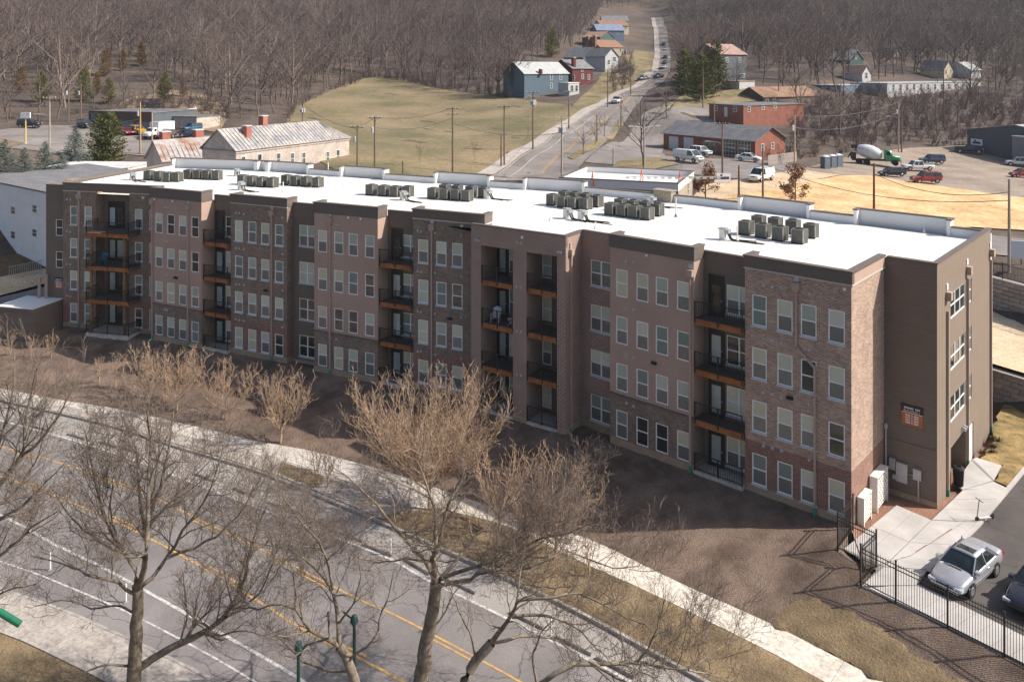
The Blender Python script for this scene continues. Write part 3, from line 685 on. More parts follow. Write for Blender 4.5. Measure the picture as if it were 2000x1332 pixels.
def balcony(S, x0, x1, yf, yb, z, beam=True, sides=(), ground=False):
    mb = MB()
    if ground: mb.box(x0, x1, yf - .12, yb, z - .9, z - .02); bal = mb.build('patio_slab', concrete_m, B, S[0], S[3])
    else:
        n = 9
        for k in range(n): a = yf + .04 + (yb - yf - .04) * k / n; mb.box(x0, x1, a + .006, a + (yb - yf - .04) / n - .006, z - .04, z)
        mb.box(x0 + .02, x1 - .02, yf + .1, yb, z - .3, z - .045)
        bal = mb.build('balcony', m_deck, B, S[0], S[3])
    if beam and not ground:
        b = MB(); b.box(x0 - .02, x1 + .02, yf - .03, yf + .035, z - .36, z - .01); b.build('fascia_beam', m_wood, bal)
        b = MB()
        for x in (x0 + .08, x1 - .08): b.box(x - .09, x + .09, yf - .055, yf - .031, z - .4, z - .2)
        b.build('joist_end', m_woodpost, bal)
    railing(bal, x0 + .04, x1 - .04, yf - .05, z, sides)
    return bal
m_doorpane = glass_mat('door_blind_glass', srgb(170, 182, 182), .12, .9, .15, .8)
def door(S, cx, d, z, w=.95, n=1, transom=True):
    mb = MB(); hh = 2.15
    mb.box(cx - w / 2 - .06, cx + w / 2 + .06, d - .05, d + .01, z, z + hh + (.42 if transom else .08)); o = mb.build('door', m_black, B, S[0], S[3])
    for k in range(n):
        a = cx - w / 2 + w * k / n; b = a + w / n
        p = MB(); p.box(a + .17 if n == 1 else a + .14, b - .17 if n == 1 else b - .14, d - .065, d - .051, z + .25, z + hh - .2); p.build('pane', m_doorpane if rng.random() < .85 else m_darkpane, o)
        q = MB(); q.box(b - .12, b - .06, d - .12, d - .05, z + 1.0, z + 1.06); q.build('handle', m_vent, o)
    return o

# ---- right wing
bandP = [(.45, m_tan), (3.0, m_brR), (99, m_brP)]; bandN = [(.45, m_tan), (3.35, m_brG), (99, m_stucco)]; bandG = [(.45, m_tan), (2.9, m_brR), (99, m_brG)]
bandD = [(.2, m_tan), (99, m_dark)]; bandL = [(.45, m_tan), (99, m_brL)]
cP = [-5.26, -3.72, -2.35, -.8]
wall(S3, -6.15, 0, 0, ZB, 13.12, holes(cP), bandP); wins(S3, cP, 0)
sidewall(S3, 0, 0, 5.54, ZB, 13.12, bandP)
parapet(S3, -6.15, 0, 0, 13.15, TOPZ, m_darktrim, ret1=0)
part('stone_course', S3, m_limestone, lambda mb: (mb.box(-6.2, .09, -.09, .06, 13.06, 13.149), mb.box(.02, .088, .06, 5.5, 13.06, 13.149)))
part('parapet', S3, m_stucco, lambda mb: mb.box(-.28, .06, .29, 5.5, 13.15, TOPZ - .003)); part('parapet_cap', S3, m_darktrim, lambda mb: mb.box(-.32, .13, .33, 5.5, TOPZ - .002, TOPZ + .087))
vents(S3, [-5.0, -4.45, -3.9, -2.3], 0); scupper(S3, [-.35], 0)
downspout(S3, -3.02, 0, 12.3, (9.05, 8.25, 1.05)); walllight(S3, -3.4, 0, 6.15)
# recess O with balconies
def recess(S, x0, x1, d, yf, dcx, wcx, ww, material=m_dark, wide=True):
    hz = [(wcx - ww / 2, wcx + ww / 2, WT[k] - WH, WT[k]) for k in range(4)]
    wall(S, x0, x1, d, ZB, LOWZ, hz, [(.1, m_tan), (99, material)]); low_parapet(S, x0, x1, d + .002, m_darktrim)
    for k in range(4):
        window(S, wcx, d + .05, WT[k] - WH, ww, WH, 2, True); door(S, dcx, d, FZ[k])
        balcony(S, x0 + .03, x1 - .03, yf, d, FZ[k], ground=(k == 0))
recess(S3, -9.4, -6.15, 1.0, -.2, -8.5, -7.02, 1.66)
sidewall(S3, -9.4, -.25, 1.0, ZB, 13.0, bandN)
cN = [-14.68, -13.1, -11.65, -10.12]
wall(S3, -15.6, -9.4, -.25, ZB, 13.0, holes(cN), bandN); wins(S3, cN, -.25, sill=False)
part('trim_course', S3, m_darktrim, lambda mb: mb.box(-15.62, -9.38, -.31, -.2, 3.3, 3.4))
parapet(S3, -15.6, -9.4, -.25, 13.0, TOPZ, m_darktrim); vents(S3, [-14.3, -13.75], -.25); scupper(S3, [-12.75], -.25); downspout(S3, -9.6, -.25, 12.0); walllight(S3, -12.2, -.25, 6.1)
# recess M
hM = [(-17.98, -16.2, WT[k] - WH, WT[k]) for k in range(4)]
wall(S3, -18.75, -15.6, .8, ZB, LOWZ + .1, hM, bandL); low_parapet(S3, -18.75, -15.6, .802, m_brL, LOWZ + .1)
for k in range(4): window(S3, -17.09, .86, WT[k] - WH, 1.78, WH, 2)
# ---- red projecting bay with inset balconies
LT = LOWZ + .05; zt = 12.0
bays = [(-6.37, -3.55), (-2.43, .07)]
wall(SL, -7.25, .76, 0, ZB, LT, [(a, b, .05, zt) for a, b in bays], bandL, rev=2.0)
sidewall(SL, .76, 0, 2.5, ZB, LT, bandL); low_parapet(SL, -7.25, .76, .002, m_brL, LT)
part('parapet_cap', SL, m_darktrim, lambda mb: mb.box(.45, .8, .3, 2.4, LT - .05, LT + .058))
for bi, (a, b) in enumerate(bays):
    wx = -1.98 if bi else -4.85
    wd = .8
    wall(SL, a, b, 2.0, ZB, zt + .02, [(wx - wd / 2, wx + wd / 2, WT[k] - WH, WT[k]) for k in range(4)], [(99, m_dark)])
    for k in range(4):
        if bi: window(SL, wx, 2.05, WT[k] - WH, wd, WH, 1, False, 'full')
        else: window(SL, wx, 2.05, WT[k] - WH, wd, WH, 1, False); door(SL, -5.78, 2.0, FZ[k], .85)
        balcony(SL, a + .03, b - .03, .1, 2.0, FZ[k], ground=(k == 0))
vents(SL, [-3.2, -2.85], 0, .95); scupper(SL, [-2.75], 0, 13.0); 
for x in (-6.6, .35):
    part('flood_light', SL, m_vent, lambda mb: (mb.box(x - .06, x + .06, -.12, -.005, 12.3, 12.42), mb.cyl((x - .14, -.2, 12.36), (x - .06, -.08, 12.4), .1, .05, 8), mb.cyl((x + .14, -.2, 12.36), (x + .06, -.08, 12.4), .1, .05, 8)))
_o = part('downspout', SL, m_pipe, lambda mb: mb.box(.78, .9, .55, .67, .3, 12.1)); mb = MB(); mb.box(.77, 1.0, .42, .8, 12.1, 12.5); mb.box(.77, .83, .5, .72, 12.55, 12.9); mb.build('collector_head', m_pipe, _o); mb = MB(); mb.cyl((.84, .61, -.3), (.84, .61, .3), .1, .09, 8); mb.build('pipe_boot', m_boot, _o)
# ---- middle wing
cK = [-2.57, -.95, .44]
wall(S2, -3.47, 2.9, 0, ZB, 13.2, holes(cK), bandG); wins(S2, cK, 0); sidewall(S2, 2.9, 0, 1, 12, 13.2, bandG)
parapet(S2, -3.47, 2.75, 0, 13.25, TOPZ + .1, m_darktrim); part('stone_course', S2, m_limestone, lambda mb: mb.box(-3.52, 2.7, -.09, .06, 13.16, 13.249))
vents(S2, [-3.05, -2.75, -1.5, .8], 0); downspout(S2, -1.75, 0, 12.4); scupper(S2, [.85], 0, 12.95); walllight(S2, -.2, 0, 5.85)
recess(S2, -6.5, -3.47, 1.0, -.2, -5.6, -4.36, 1.6); sidewall(S2, -6.5, -.4, 1.0, ZB, 13.0, bandN)
cI = [-11.92, -10.29, -8.87, -7.27]
wall(S2, -12.75, -6.5, -.4, ZB, 13.0, holes(cI), bandN); wins(S2, cI, -.4, sill=False); part('trim_course', S2, m_darktrim, lambda mb: mb.box(-12.77, -6.48, -.46, -.35, 3.3, 3.4))
parapet(S2, -12.75, -6.5, -.4, 13.0, TOPZ + .02, m_darktrim); vents(S2, [-11.1, -10.5], -.4); scupper(S2, [-9.3, -8.1], -.4); downspout(S2, -11.1, -.4, 12.3)
hH = [(-15.25, -13.5, WT[k] - WH, WT[k]) for k in range(4)]
wall(S2, -15.95, -12.75, .7, ZB, LOWZ, hH, bandD); low_parapet(S2, -15.95, -12.75, .702, m_darktrim)
for k in range(4): window(S2, -14.375, .76, WT[k] - WH, 1.75, WH, 2)
sidewall(S2, -15.95, 0, .7, ZB, 13.2, bandG)
cG = [-21.28, -19.76, -18.31, -16.8]
wall(S2, -22.2, -15.95, 0, ZB, 13.1, holes(cG), bandG); wins(S2, cG, 0); part('stone_course', S2, m_limestone, lambda mb: mb.box(-22.25, -15.9, -.09, .06, 13.05, 13.13))
parapet(S2, -22.2, -15.95, 0, 13.13, TOPZ, m_darktrim); vents(S2, [-21.6, -21.2, -20.7, -16.4], 0); downspout(S2, -17.55, 0, 12.3); walllight(S2, -18.2, 0, 5.9)
recess(S2, -25.15, -22.2, 1.0, -.25, -24.45, -23.05, 1.5); sidewall(S2, -25.15, -.5, 1.0, ZB, 13.0, bandN)
cE = [-30.37, -28.88, -27.42, -25.91]
wall(S2, -31.4, -25.15, -.5, ZB, 13.0, holes(cE), bandN); wins(S2, cE, -.5, sill=False); part('trim_course', S2, m_darktrim, lambda mb: mb.box(-31.42, -25.13, -.56, -.45, 3.3, 3.4))
parapet(S2, -31.4, -25.15, -.5, 13.0, TOPZ + .05, m_darktrim); vents(S2, [-29.6, -29.3], -.5); scupper(S2, [-28.6, -30.9], -.5); downspout(S2, -26.7, -.5, 12.2); downspout(S2, -31.15, -.5, 12.4); walllight(S2, -28.2, -.5, 6.0)
# ---- left wing
bandA = [(.5, m_tan), (13.1, m_brG)]
wall(S1, -.62, 2.75, 0, ZB, 13.1, holes([.37, 1.95], .82), bandG); wins(S1, [.37, 1.95], 0, .82)
sidewall(S1, -4.36, 0, 1.0, ZB, 13.1, bandG)
part('wall', S1, m_dark, lambda mb: mb.box(-8.06, 2.7, -.03, .25, 13.1, TOPZ)); part('parapet_cap', S1, m_darktrim, lambda mb: mb.box(-8.12, 2.75, -.08, .3, TOPZ, TOPZ + .07))
for a, b in ((-8.08, -4.34), (-.64, 2.7)): part('stone_course', S1, m_limestone, lambda mb: mb.box(a, b, -.06, -.032, 13.02, 13.1))
wall(S1, -4.36, -.62, 1.0, ZB, 13.2, [], bandD)
mbx = MB(); mbx.poly([(-.62, 1.0, ZB), (-.62, 0, ZB), (-.62, 0, 13.1), (-.62, 1.0, 13.1)]); mbx.build('wall', m_brG, B, S1[0], S1[3])
for k in range(4):
    door(S1, -3.2 + .35, 1.0, FZ[k], 1.7, 2)
    balcony(S1, -4.1, .55, -1.5, 1.0 if k == 0 else .98, FZ[k], sides=((-4.06, -1.55, -.05), (.5, -1.55, -.05)), ground=(k == 0))
for x in (-3.7, -.1):
    part('post', S1, m_woodpost, lambda mb: mb.box(x - .1, x + .1, -1.42, -1.22, .18, FZ[3] - .3))
cB = [-6.85, -5.22]
wall(S1, -8.06, -4.36, 0, ZB, 13.1, holes(cB, .82), bandG); wins(S1, cB, 0, .82); vents(S1, [-7.6, -7.2], 0); downspout(S1, -6.2, 0, 12.3); scupper(S1, [.9], 0, 12.7)
hA = [(-9.15, -8.33, 8.6, 10.2), (-9.15, -8.33, 5.5, 7.1)]
wall(S1, -10.25, -8.06, .25, ZB, 13.5, hA, bandD); sidewall(S1, -8.06, 0, .25, ZB, 13.1, bandG)
for h in hA: window(S1, -8.74, .31, h[2], .82, 1.6, 1, False, 'dark')
part('parapet_cap', S1, m_darktrim, lambda mb: mb.box(-10.3, -8.0, .2, .55, 13.5, 13.56))
mbx = MB(); mbx.poly([(-10.25, 19, ZB), (-10.25, .25, ZB), (-10.25, .25, 13.5), (-10.25, 19, 13.5)]); mbx.build('wall', m_dark, B, S1[0], S1[3])
# ---- right end: stair tower and end wall
YQ, XR, YB = 5.54, 2.87, 19.25
wall(S3, 0, XR, YQ, ZB, 13.7, [], [(.1, m_tan), (99, m_dark)])
part('trim_course', S3, m_darktrim, lambda mb: (mb.box(.02, XR, YQ - .035, YQ - .004, 3.02, 3.1)))
WZR = [WT[k] - 1.75 for k in (1, 2, 3)]
holesR = [(8.5, 12.1, z, z + 1.55) for z in WZR] + [(12.95, 13.75, z, z + 1.55) for z in WZR] + [(8.55, 12.25, -.4, 2.2), (13.0, 14.2, -.4, 2.0)]
mbx = MB()
ys = sorted({YQ, YB, *[h[0] for h in holesR], *[h[1] for h in holesR]}); zs = sorted({ZB - .4, 13.7, *[h[2] for h in holesR], *[h[3] for h in holesR]})
for a, b in zip(ys[:-1], ys[1:]):
    for c, e in zip(zs[:-1], zs[1:]):
        if any(h[0] < (a + b) / 2 < h[1] and h[2] < (c + e) / 2 < h[3] for h in holesR): continue
        mbx.poly([(XR, a, c), (XR, b, c), (XR, b, e), (XR, a, e)])
for h in holesR:
    i = XR - (2.2 if h[2] < 0 and h[0] < 10 else .15)
    mbx.poly([(XR, h[0], h[2]), (XR, h[0], h[3]), (i, h[0], h[3]), (i, h[0], h[2])]); mbx.poly([(XR, h[1], h[2]), (i, h[1], h[2]), (i, h[1], h[3]), (XR, h[1], h[3])])
    mbx.poly([(XR, h[0], h[3]), (XR, h[1], h[3]), (i, h[1], h[3]), (i, h[0], h[3])]); mbx.poly([(XR, h[0], h[2]), (i, h[0], h[2]), (i, h[1], h[2]), (XR, h[1], h[2])])
    if h[2] < 0: mbx.poly([(i, h[0], h[2]), (i, h[1], h[2]), (i, h[1], h[3]), (i, h[0], h[3])])
m_sand = brick_mat('taupe_siding', srgb(136, 121, 107), srgb(132, 117, 104), srgb(120, 107, 95), w=40, h=.19, mo=.008, dirt=.05, bump=.25)
mbx.build('wall', m_sand, B)
for z in WZR:
    window(S3, 0, 0, 0, 3.6, 1.55, 3, False, 'dark', loc=(XR - .06, 10.3, z), rz=math.pi / 2); window(S3, 0, 0, 0, .8, 1.55, 1, False, 'dark', loc=(XR - .06, 13.35, z), rz=math.pi / 2)
part('door', S3, m_white, lambda mb: mb.box(XR - .12, XR - .06, 13.02, 14.18, -.4, 1.98))
for y in (7.6, 12.45, 19.0):
    _o = part('downspout', S3, m_pipe, lambda mb: mb.box(XR + .02, XR + .14, y - .06, y + .06, .1, 11.6 if y > 8 else 10.6))
    mb = MB(); zc = 11.6 if y > 8 else 11.0; mb.box(XR + .01, XR + .3, y - .22, y + .22, zc + .25, zc + .75); mb.build('collector_head', m_pipe, _o)
    mb = MB(); mb.box(XR + .01, XR + .06, y - .14, y + .14, zc + .85, zc + 1.2); mb.build('scupper', m_white, _o)
    mb = MB(); mb.cyl((XR + .08, y, -.6), (XR + .08, y, .1), .1, .09, 8); mb.build('pipe_boot', m_boot, _o)
part('wall_light', S3, m_vent, lambda mb: (mb.cyl((XR, 11.2, 2.6), (XR + .25, 11.1, 2.5), .06, .12, 8), mb.cyl((XR, 11.5, 2.6), (XR + .25, 11.5, 2.5), .06, .12, 8)))
# end parapet, roof deck and rear parapets
part('parapet', S3, m_sand, lambda mb: (mb.box(2.62, XR - .006, YQ + .3, YB, 12.7, 13.699), mb.box(.3, 2.6, YQ + .004, YQ + .3, 12.7, 13.69)))
part('parapet_cap', S3, m_darktrim, lambda mb: (mb.box(2.58, XR + .05, YQ - .05, YB + .05, 13.7, 13.77), mb.box(.13, 2.58, YQ - .05, YQ + .34, 13.698, 13.768)))
RD = 19.25
def meet(Sa, da, Sb, db):
    A = np.array([[Sa[1][0], -Sb[1][0]], [Sa[1][1], -Sb[1][1]]]); t = np.linalg.solve(A, (LW(Sb, 0, db) - LW(Sa, 0, da))[:2]); return LW(Sa, t[0], da)
back = [LW(S1, -10.25, RD), meet(S1, RD, S2, RD), meet(S2, RD, SL, RD + 1.4), meet(SL, RD + 1.4, S3, RD), np.array([XR, RD, 0])]
front = [LW(S3, XR, YQ + .2), LW(S3, 0, YQ + .2), LW(S3, 0, .2), LW(S3, -6.15, .2), LW(S3, -6.15, 1.2), LW(S3, -9.4, 1.2), LW(S3, -9.4, 0), LW(S3, -15.6, 0), LW(S3, -15.6, 1), LW(S3, -18.75, 1), LW(SL, .6, 2), LW(SL, .6, .2), LW(SL, -7.2, .2), LW(S2, 2.7, 1.2), LW(S2, 2.7, .2),
         LW(S2, -3.47, .2), LW(S2, -3.47, 1.2), LW(S2, -6.5, 1.2), LW(S2, -6.5, -.2), LW(S2, -12.75, -.2), LW(S2, -12.75, .9), LW(S2, -15.95, .9), LW(S2, -15.95, .2), LW(S2, -22.2, .2), LW(S2, -22.2, 1.2), LW(S2, -25.15, 1.2), LW(S2, -25.15, -.3), LW(S2, -31.4, -.3), LW(S1, 2.5, .2), LW(S1, -8.06, .2), LW(S1, -8.06, .4), LW(S1, -10.25, .4)]
mbx = MB(); mbx.poly([(p[0], p[1], ROOFZ) for p in back + front]); fix_up(mbx.build('roof', m_roof, B))
m_wall2 = M('white_parapet_membrane', srgb(226, 226, 228), .8, scale=.3, var=.03)
def rear_run(A, Bp, z, raised, ends=(1, 1)):
    """one stretch of the rear parapet: white inside, dark cap on top"""
    A = np.asarray(A); Bp = np.asarray(Bp); t = (Bp - A) / np.linalg.norm(Bp - A); n = np.array([-t[1], t[0], 0]); L = float(np.linalg.norm(Bp - A)); a = math.atan2(t[1], t[0])
    y0 = .55 if raised else 0
    mb = MB(); mb.box(0, L, y0, y0 + .25, ROOFZ - 3, z); 
    if raised: mb.box(0, .25, -.12, y0, ROOFZ - .1, z - .002); mb.box(L - .25, L, -.12, y0, ROOFZ - .1, z - .002)
    o = mb.build('parapet', m_wall2, B, A, a)
    c = MB(); c.box(-.06, L + .06, y0 - .05, y0 + .33, z, z + .1)
    if raised: c.box(-.06, .3, -.16, y0 - .05, z, z + .098); c.box(L - .3, L + .06, -.16, y0 - .05, z, z + .098)
    c.build('parapet_cap', m_darktrim, B, A, a)
    c = MB(); c.box(0, L, y0 + .26, y0 + .3, -.5, z - .02); c.build('wall', m_dark, B, A, a)
def back_at(px):
    """point of the rear parapet line under a photograph column"""
    for a, b in zip(back[:-1], back[1:]):
        d = ray(px, 400); A = np.array([[d[0], -(b - a)[0]], [d[1], -(b - a)[1]]]); s = np.linalg.solve(A, (a - CAM)[:2])
        if -.001 <= s[1] <= 1.001: p = a + (b - a) * s[1]; return np.array([p[0], p[1], 0])
    return back[-1] if px > 1500 else back[0]
steps = [(None, 522, 1), (522, 603, 1), (603, 664, 0), (664, 752, 1), (752, 848, 0), (848, 957, 1), (957, 1022, 0), (1022, 1142, 1), (1142, 1172, 0), (1172, 1312, 0), (1312, 1400, 0), (1400, 1442, 0), (1442, 1582, 1), (1582, 1668, 0), (1668, 1857, 1), (1857, None, 0)]
corners = back
for a, b, up in steps:
    pa = back[0] if a is None else back_at(a); pb = back[-1] if b is None else back_at(b)
    pts = [pa] + [c for c in back[1:-1] if (c - pa) @ (pb - pa) > .5 and (pb - c) @ (pb - pa) > .5 and np.linalg.norm(np.cross((pb - pa) / np.linalg.norm(pb - pa), c - pa)) < 6] + [pb]
    for q0, q1 in zip(pts[:-1], pts[1:]): rear_run(q0, q1, 13.95 if up else 13.45, up)
part('parapet', S1, m_wall2, lambda mb: mb.box(-10.2, -9.95, .6, RD, ROOFZ, 13.2)); part('parapet_cap', S1, m_darktrim, lambda mb: mb.box(-10.24, -9.9, .6, RD, 13.2, 13.27))

# boiler-room annex at the left foot, its pipes and the wall sign
A0 = LW(S1, -12.4, -4.2)
an = part('annex', S1, m_dark, lambda mb: mb.box(-12.3, -8.25, -3.4, .2, -1.6, 2.55)); 
mb = MB(); mb.box(-12.4, -8.2, -3.45, .2, 2.55, 2.62); mb.build('annex_roof', m_wall2, an); mb = MB(); mb.box(-12.36, -8.2, -3.46, -3.41, 2.2, 2.3); mb.build('trim_course', m_darktrim, an)
mb = MB(); mb.box(-10.9, -10.6, -3.44, -3.41, .25, .5); mb.build('notice', M('red_white_notice', srgb(214, 150, 140), .6), an)
part('duct', S1, m_pipe, lambda mb: (mb.cyl((-10.6, -.2, 2.6), (-10.6, -.2, 4.6), .14, .14, 8), mb.cyl((-9.8, -.2, 2.6), (-9.8, -.2, 4.8), .14, .14, 8), mb.cyl((-10.8, -.2, 4.65), (-9.7, -.2, 4.85), .14, .14, 8)))
m_signk = M('black_sign_panel', srgb(40, 42, 52), .5); m_signo = M('rust_sign_panel', srgb(176, 104, 66), .5); m_signw = M('sign_lettering', srgb(228, 222, 218), .5)
def sign(S, cx, d, z, w, h, text):
    o = part('sign', S, m_signo, lambda mb: mb.box(cx - w / 2, cx + w / 2, d - .05, d - .005, z, z + h))
    mb = MB(); mb.box(cx - w / 2 - .02, cx + w / 2 + .02, d - .062, d - .004, z + h * .64, z + h + .02); mb.build('header_panel', m_signk, o)
    mb = MB(); mb.box(cx - w / 2, cx + w / 2, d - .066, d - .004, z + h * .61, z + h * .64)
    rows = [(.86, .76, (6, 3))] + [(zz, .62, (4, 1, 4)) for zz in (.49, .37, .25, .13)]       # rows whose letters cannot be made out: word-shaped strokes
    for zz, ww, words in rows:
        tot = sum(words) + len(words) - 1; x = cx - w * ww / 2; u = w * ww / tot
        for n in words:
            for k in range(n): mb.box(x + u * .1, x + u * .85, d - .07, d - .05, z + h * (zz - .035), z + h * (zz + .045)); x += u
            x += u
    _l = mb.build('lettering', m_signw, o); _l['kind'] = 'stuff'
    cu = bpy.data.curves.new('lettering', 'FONT'); cu.body = text; cu.size = h * .15; cu.align_x = 'CENTER'; cu.extrude = .004
    tmp = bpy.data.objects.new('tmp', cu); COL.objects.link(tmp); me = bpy.data.meshes.new_from_object(tmp); bpy.data.objects.remove(tmp)
    me.materials.clear(); me.materials.append(m_signw); me.transform(Matrix.Translation((cx, d - .07, z + h * .67)) @ Matrix.Rotation(math.pi / 2, 4, 'X')); obj('lettering', me, o)
sign(S3, 1.55, YQ, 4.15, 1.15, 1.15, 'BUILDING 1'); sign(S1, -8.72, .25, 3.55, .95, 1.0, 'BUILDING 1')
# meter cabinets on the stair tower
m_gal = M('galvanised_cabinet', srgb(176, 178, 180), .45, scale=3, var=.08, metal=.2)
for x, z, w, h in ((.5, 1.35, .32, .62), (.62, .82, .2, .26), (1.02, .75, .62, 1.1), (1.85, 1.15, .42, .6)):
    part('meter_cabinet', S3, m_gal, lambda mb: mb.box(x - w / 2, x + w / 2, YQ - .2, YQ - .01, z, z + h))
part('conduit', S3, m_gal, lambda mb: (mb.cyl((1.9, YQ - .09, -.1), (1.9, YQ - .09, 1.15), .05, .05, 6), mb.cyl((.3, YQ - .08, 1.3), (1.7, YQ - .08, 1.3), .03, .03, 6), mb.cyl((.12, YQ - .1, 0), (.12, YQ - .1, 3.6), .05, .05, 6), mb.lathe([(.06, 3.6), (.14, 3.7), (.1, 3.9), (.02, 3.95)], 8, (.12, YQ - .12, 0))))
# perforated white screens beside the end wall
m_scr = M('white_screen_block', srgb(228, 224, 216), .8, scale=4, var=.05); m_acx = M('dark_condenser_unit', srgb(84, 80, 76), .7)
def screen(y0, y1, x0, x1, h, lab):
    t = thing('screen_wall', lab, 'screen', (0, 0, 0), 0, 'perforated screens')
    n = 5; rows = 9; mb = MB()
    mb.box(x0, x1 - .15, y0, y0 + .16, -.2, h); mb.box(x0, x1 - .15, y1 - .16, y1, -.2, h - .003); mb.box(x0, x1 + .02, y0 - .02, y1 + .02, h + .001, h + .06)
    mb.box(x1 - .15, x1, y0, y0 + .1, -.2, h - .002); mb.box(x1 - .15, x1, y1 - .1, y1, -.2, h - .002); mb.build('frame', m_scr, t)
    mb = MB()
    for r in range(rows):
        z = .02 + (h - .1) * r / rows; dz = (h - .1) / rows
        mb.box(x1 - .05, x1 - .02, y0 + .1, y1 - .1, z, z + dz * .36)
        for k in range(n): y = y0 + .1 + (y1 - y0 - .2) * (k + (.5 if r % 2 else .0)) / n; mb.box(x1 - .048, x1 - .022, max(y, y0 + .1), min(y + (y1 - y0 - .2) / n * .45, y1 - .1), z + dz * .36, z + dz)
    mb.build('lattice', m_scr, t); mb = MB(); mb.box(x0 + .02, x1 - .2, y0 + .17, y1 - .17, -.1, h - .1); mb.build('condenser', m_acx, t)
screen(.75, 2.0, .06, .42, 1.35, 'low white perforated screen wall nearest the iron fence at the brick end wall'); screen(2.75, 4.6, .06, .5, 1.75, 'taller white perforated screen wall beside the meter cabinets')
# ------------------------------------------------------------------ rooftop plant
m_acbody = M('condenser_casing', srgb(112, 112, 106), .5, scale=3, var=.1, metal=.2); m_acgrey = M('condenser_post', srgb(160, 158, 150), .5, scale=3, var=.05)
m_acdark = M('condenser_coil', srgb(70, 70, 68), .6, scale=6, var=.2); m_rubber = M('black_rubber', srgb(38, 37, 38), .8, scale=5, var=.15)
def make_condenser():
    t = thing('condenser', 'x', 'air conditioner', (0, 0, 0), 0, 'rooftop condensers')
    w, z0, z1 = .4, .12, .98
    mb = MB(); mb.box(-w + .03, w - .03, -w + .03, w - .03, z0 + .04, z1 - .05, skip='bt'); mb.build('coil', m_acdark, t)
    mb = MB()
    for k in range(13):
        z = z0 + .08 + (z1 - z0 - .16) * k / 12
        for a in (-1, 1): mb.box(-w + .05, w - .05, a * w - (.012 if a > 0 else 0), a * w + (.012 if a < 0 else 0), z, z + .038, skip=''); mb.box(a * w - (.012 if a > 0 else 0), a * w + (.012 if a < 0 else 0), -w + .05, w - .05, z, z + .038)
    o = mb.build('louvres', m_acbody, t); o['kind'] = 'stuff'
    for x in (-w, w):
        for y in (-w, w): mb = MB(); mb.box(x - .03, x + .03, y - .03, y + .03, z0, z1 - .04); mb.build('corner_post', m_acgrey, t)
    mb = MB(); mb.box(-w - .035, w + .035, -w - .035, w + .035, z1 - .04, z1); mb.build('top_panel', m_acbody, t); mb = MB(); mb.box(-w - .03, w + .03, -w - .03, w + .03, z0 - .02, z0 + .04); mb.build('base_pan', m_acbody, t)
    mb = MB(); mb.lathe([(.33, z1 + .001), (.33, z1 + .035), (.3, z1 + .04), (.3, z1 + .004)], 18); mb.build('fan_guard', m_acbody, t)
    mb = MB(); mb.lathe([(.005, z1 + .006), (.295, z1 + .006)], 18)
    for k in range(10): a = math.pi * k / 10; mb.beam((.3 * math.cos(a), .3 * math.sin(a), z1 + .03), (-.3 * math.cos(a), -.3 * math.sin(a), z1 + .03), .012, .012)
    mb.build('fan', m_rubber, t)
    for y in (-w + .02, w - .02): mb = MB(); mb.box(-w, w, y - .07, y + .07, 0, z0 - .02); mb.build('skid', m_rubber, t)
    return t
cond0 = make_condenser(); used = False
clusters = [
 ('the row farthest left', S1, [[(291.6,351.6),(311,352.8),(329,355),(347,355)]]),
 ('the second row from the left', S1, [[(369,349.4),(387.7,350),(405,350.5),(424,351.6)]]),
 ('the third row from the left', S2, [[(475,360.6),(493,362.9),(512,365),(533,366)]]),
 ('the fourth row from the left', S2, [[(560.5,360.6),(578.5,362.9),(598.8,364),(621,365.8)]]),
 ('the row of four above the middle taupe bay', S2, [[(726,380.7),(750,382.5),(772.6,384),(797,384)]]),
 ('the cluster below the street end', S2, [[(846.6,387.8),(870,390),(891.6,391),(912.6,393)], [(869,381),(893,382.5),(920.5,384),(945,386)]]),
 ('the cluster behind the red bay', S3, [[(1080,401),(1101,405),(1121,407.5),(1144,409)], [(1103,394.5),(1123,397),(1144,399.5),(1166,404)]]),
 ('the cluster between two others', S3, [[(1194,419.8),(1217,422.6),(1240,425.5),(1264,429)], [(1213,411),(1236.6,414),(1261,417),(1284,421.5)]]),
 ('the cluster nearest the camera', S3, [[(1457.5,458),(1490,464),(1523.6,469.6),(1561.5,474.8)], [(1482,447),(1514.5,451),(1549,456),(1584,464)]])]
for where, S, rows in clusters:
    for r, row in enumerate(rows):
        for k, (px, py) in enumerate(row):
            p = onZ(px, py, ROOFZ); p[2] = ROOFZ + .002
            pos = ['leftmost', 'second from left', 'third from left', 'rightmost'][k]
            lab = f'grey condenser, {pos} in {"the " + ("front" if r == 0 else "back") + " row of " if len(rows) > 1 else ""}{where}'
            if not used: t = cond0; t.location = p; t.rotation_euler = (0, 0, S[3]); t['label'] = lab; used = True
            else: t = dup(cond0, p, S[3] + rng.uniform(-.05, .05), lab)
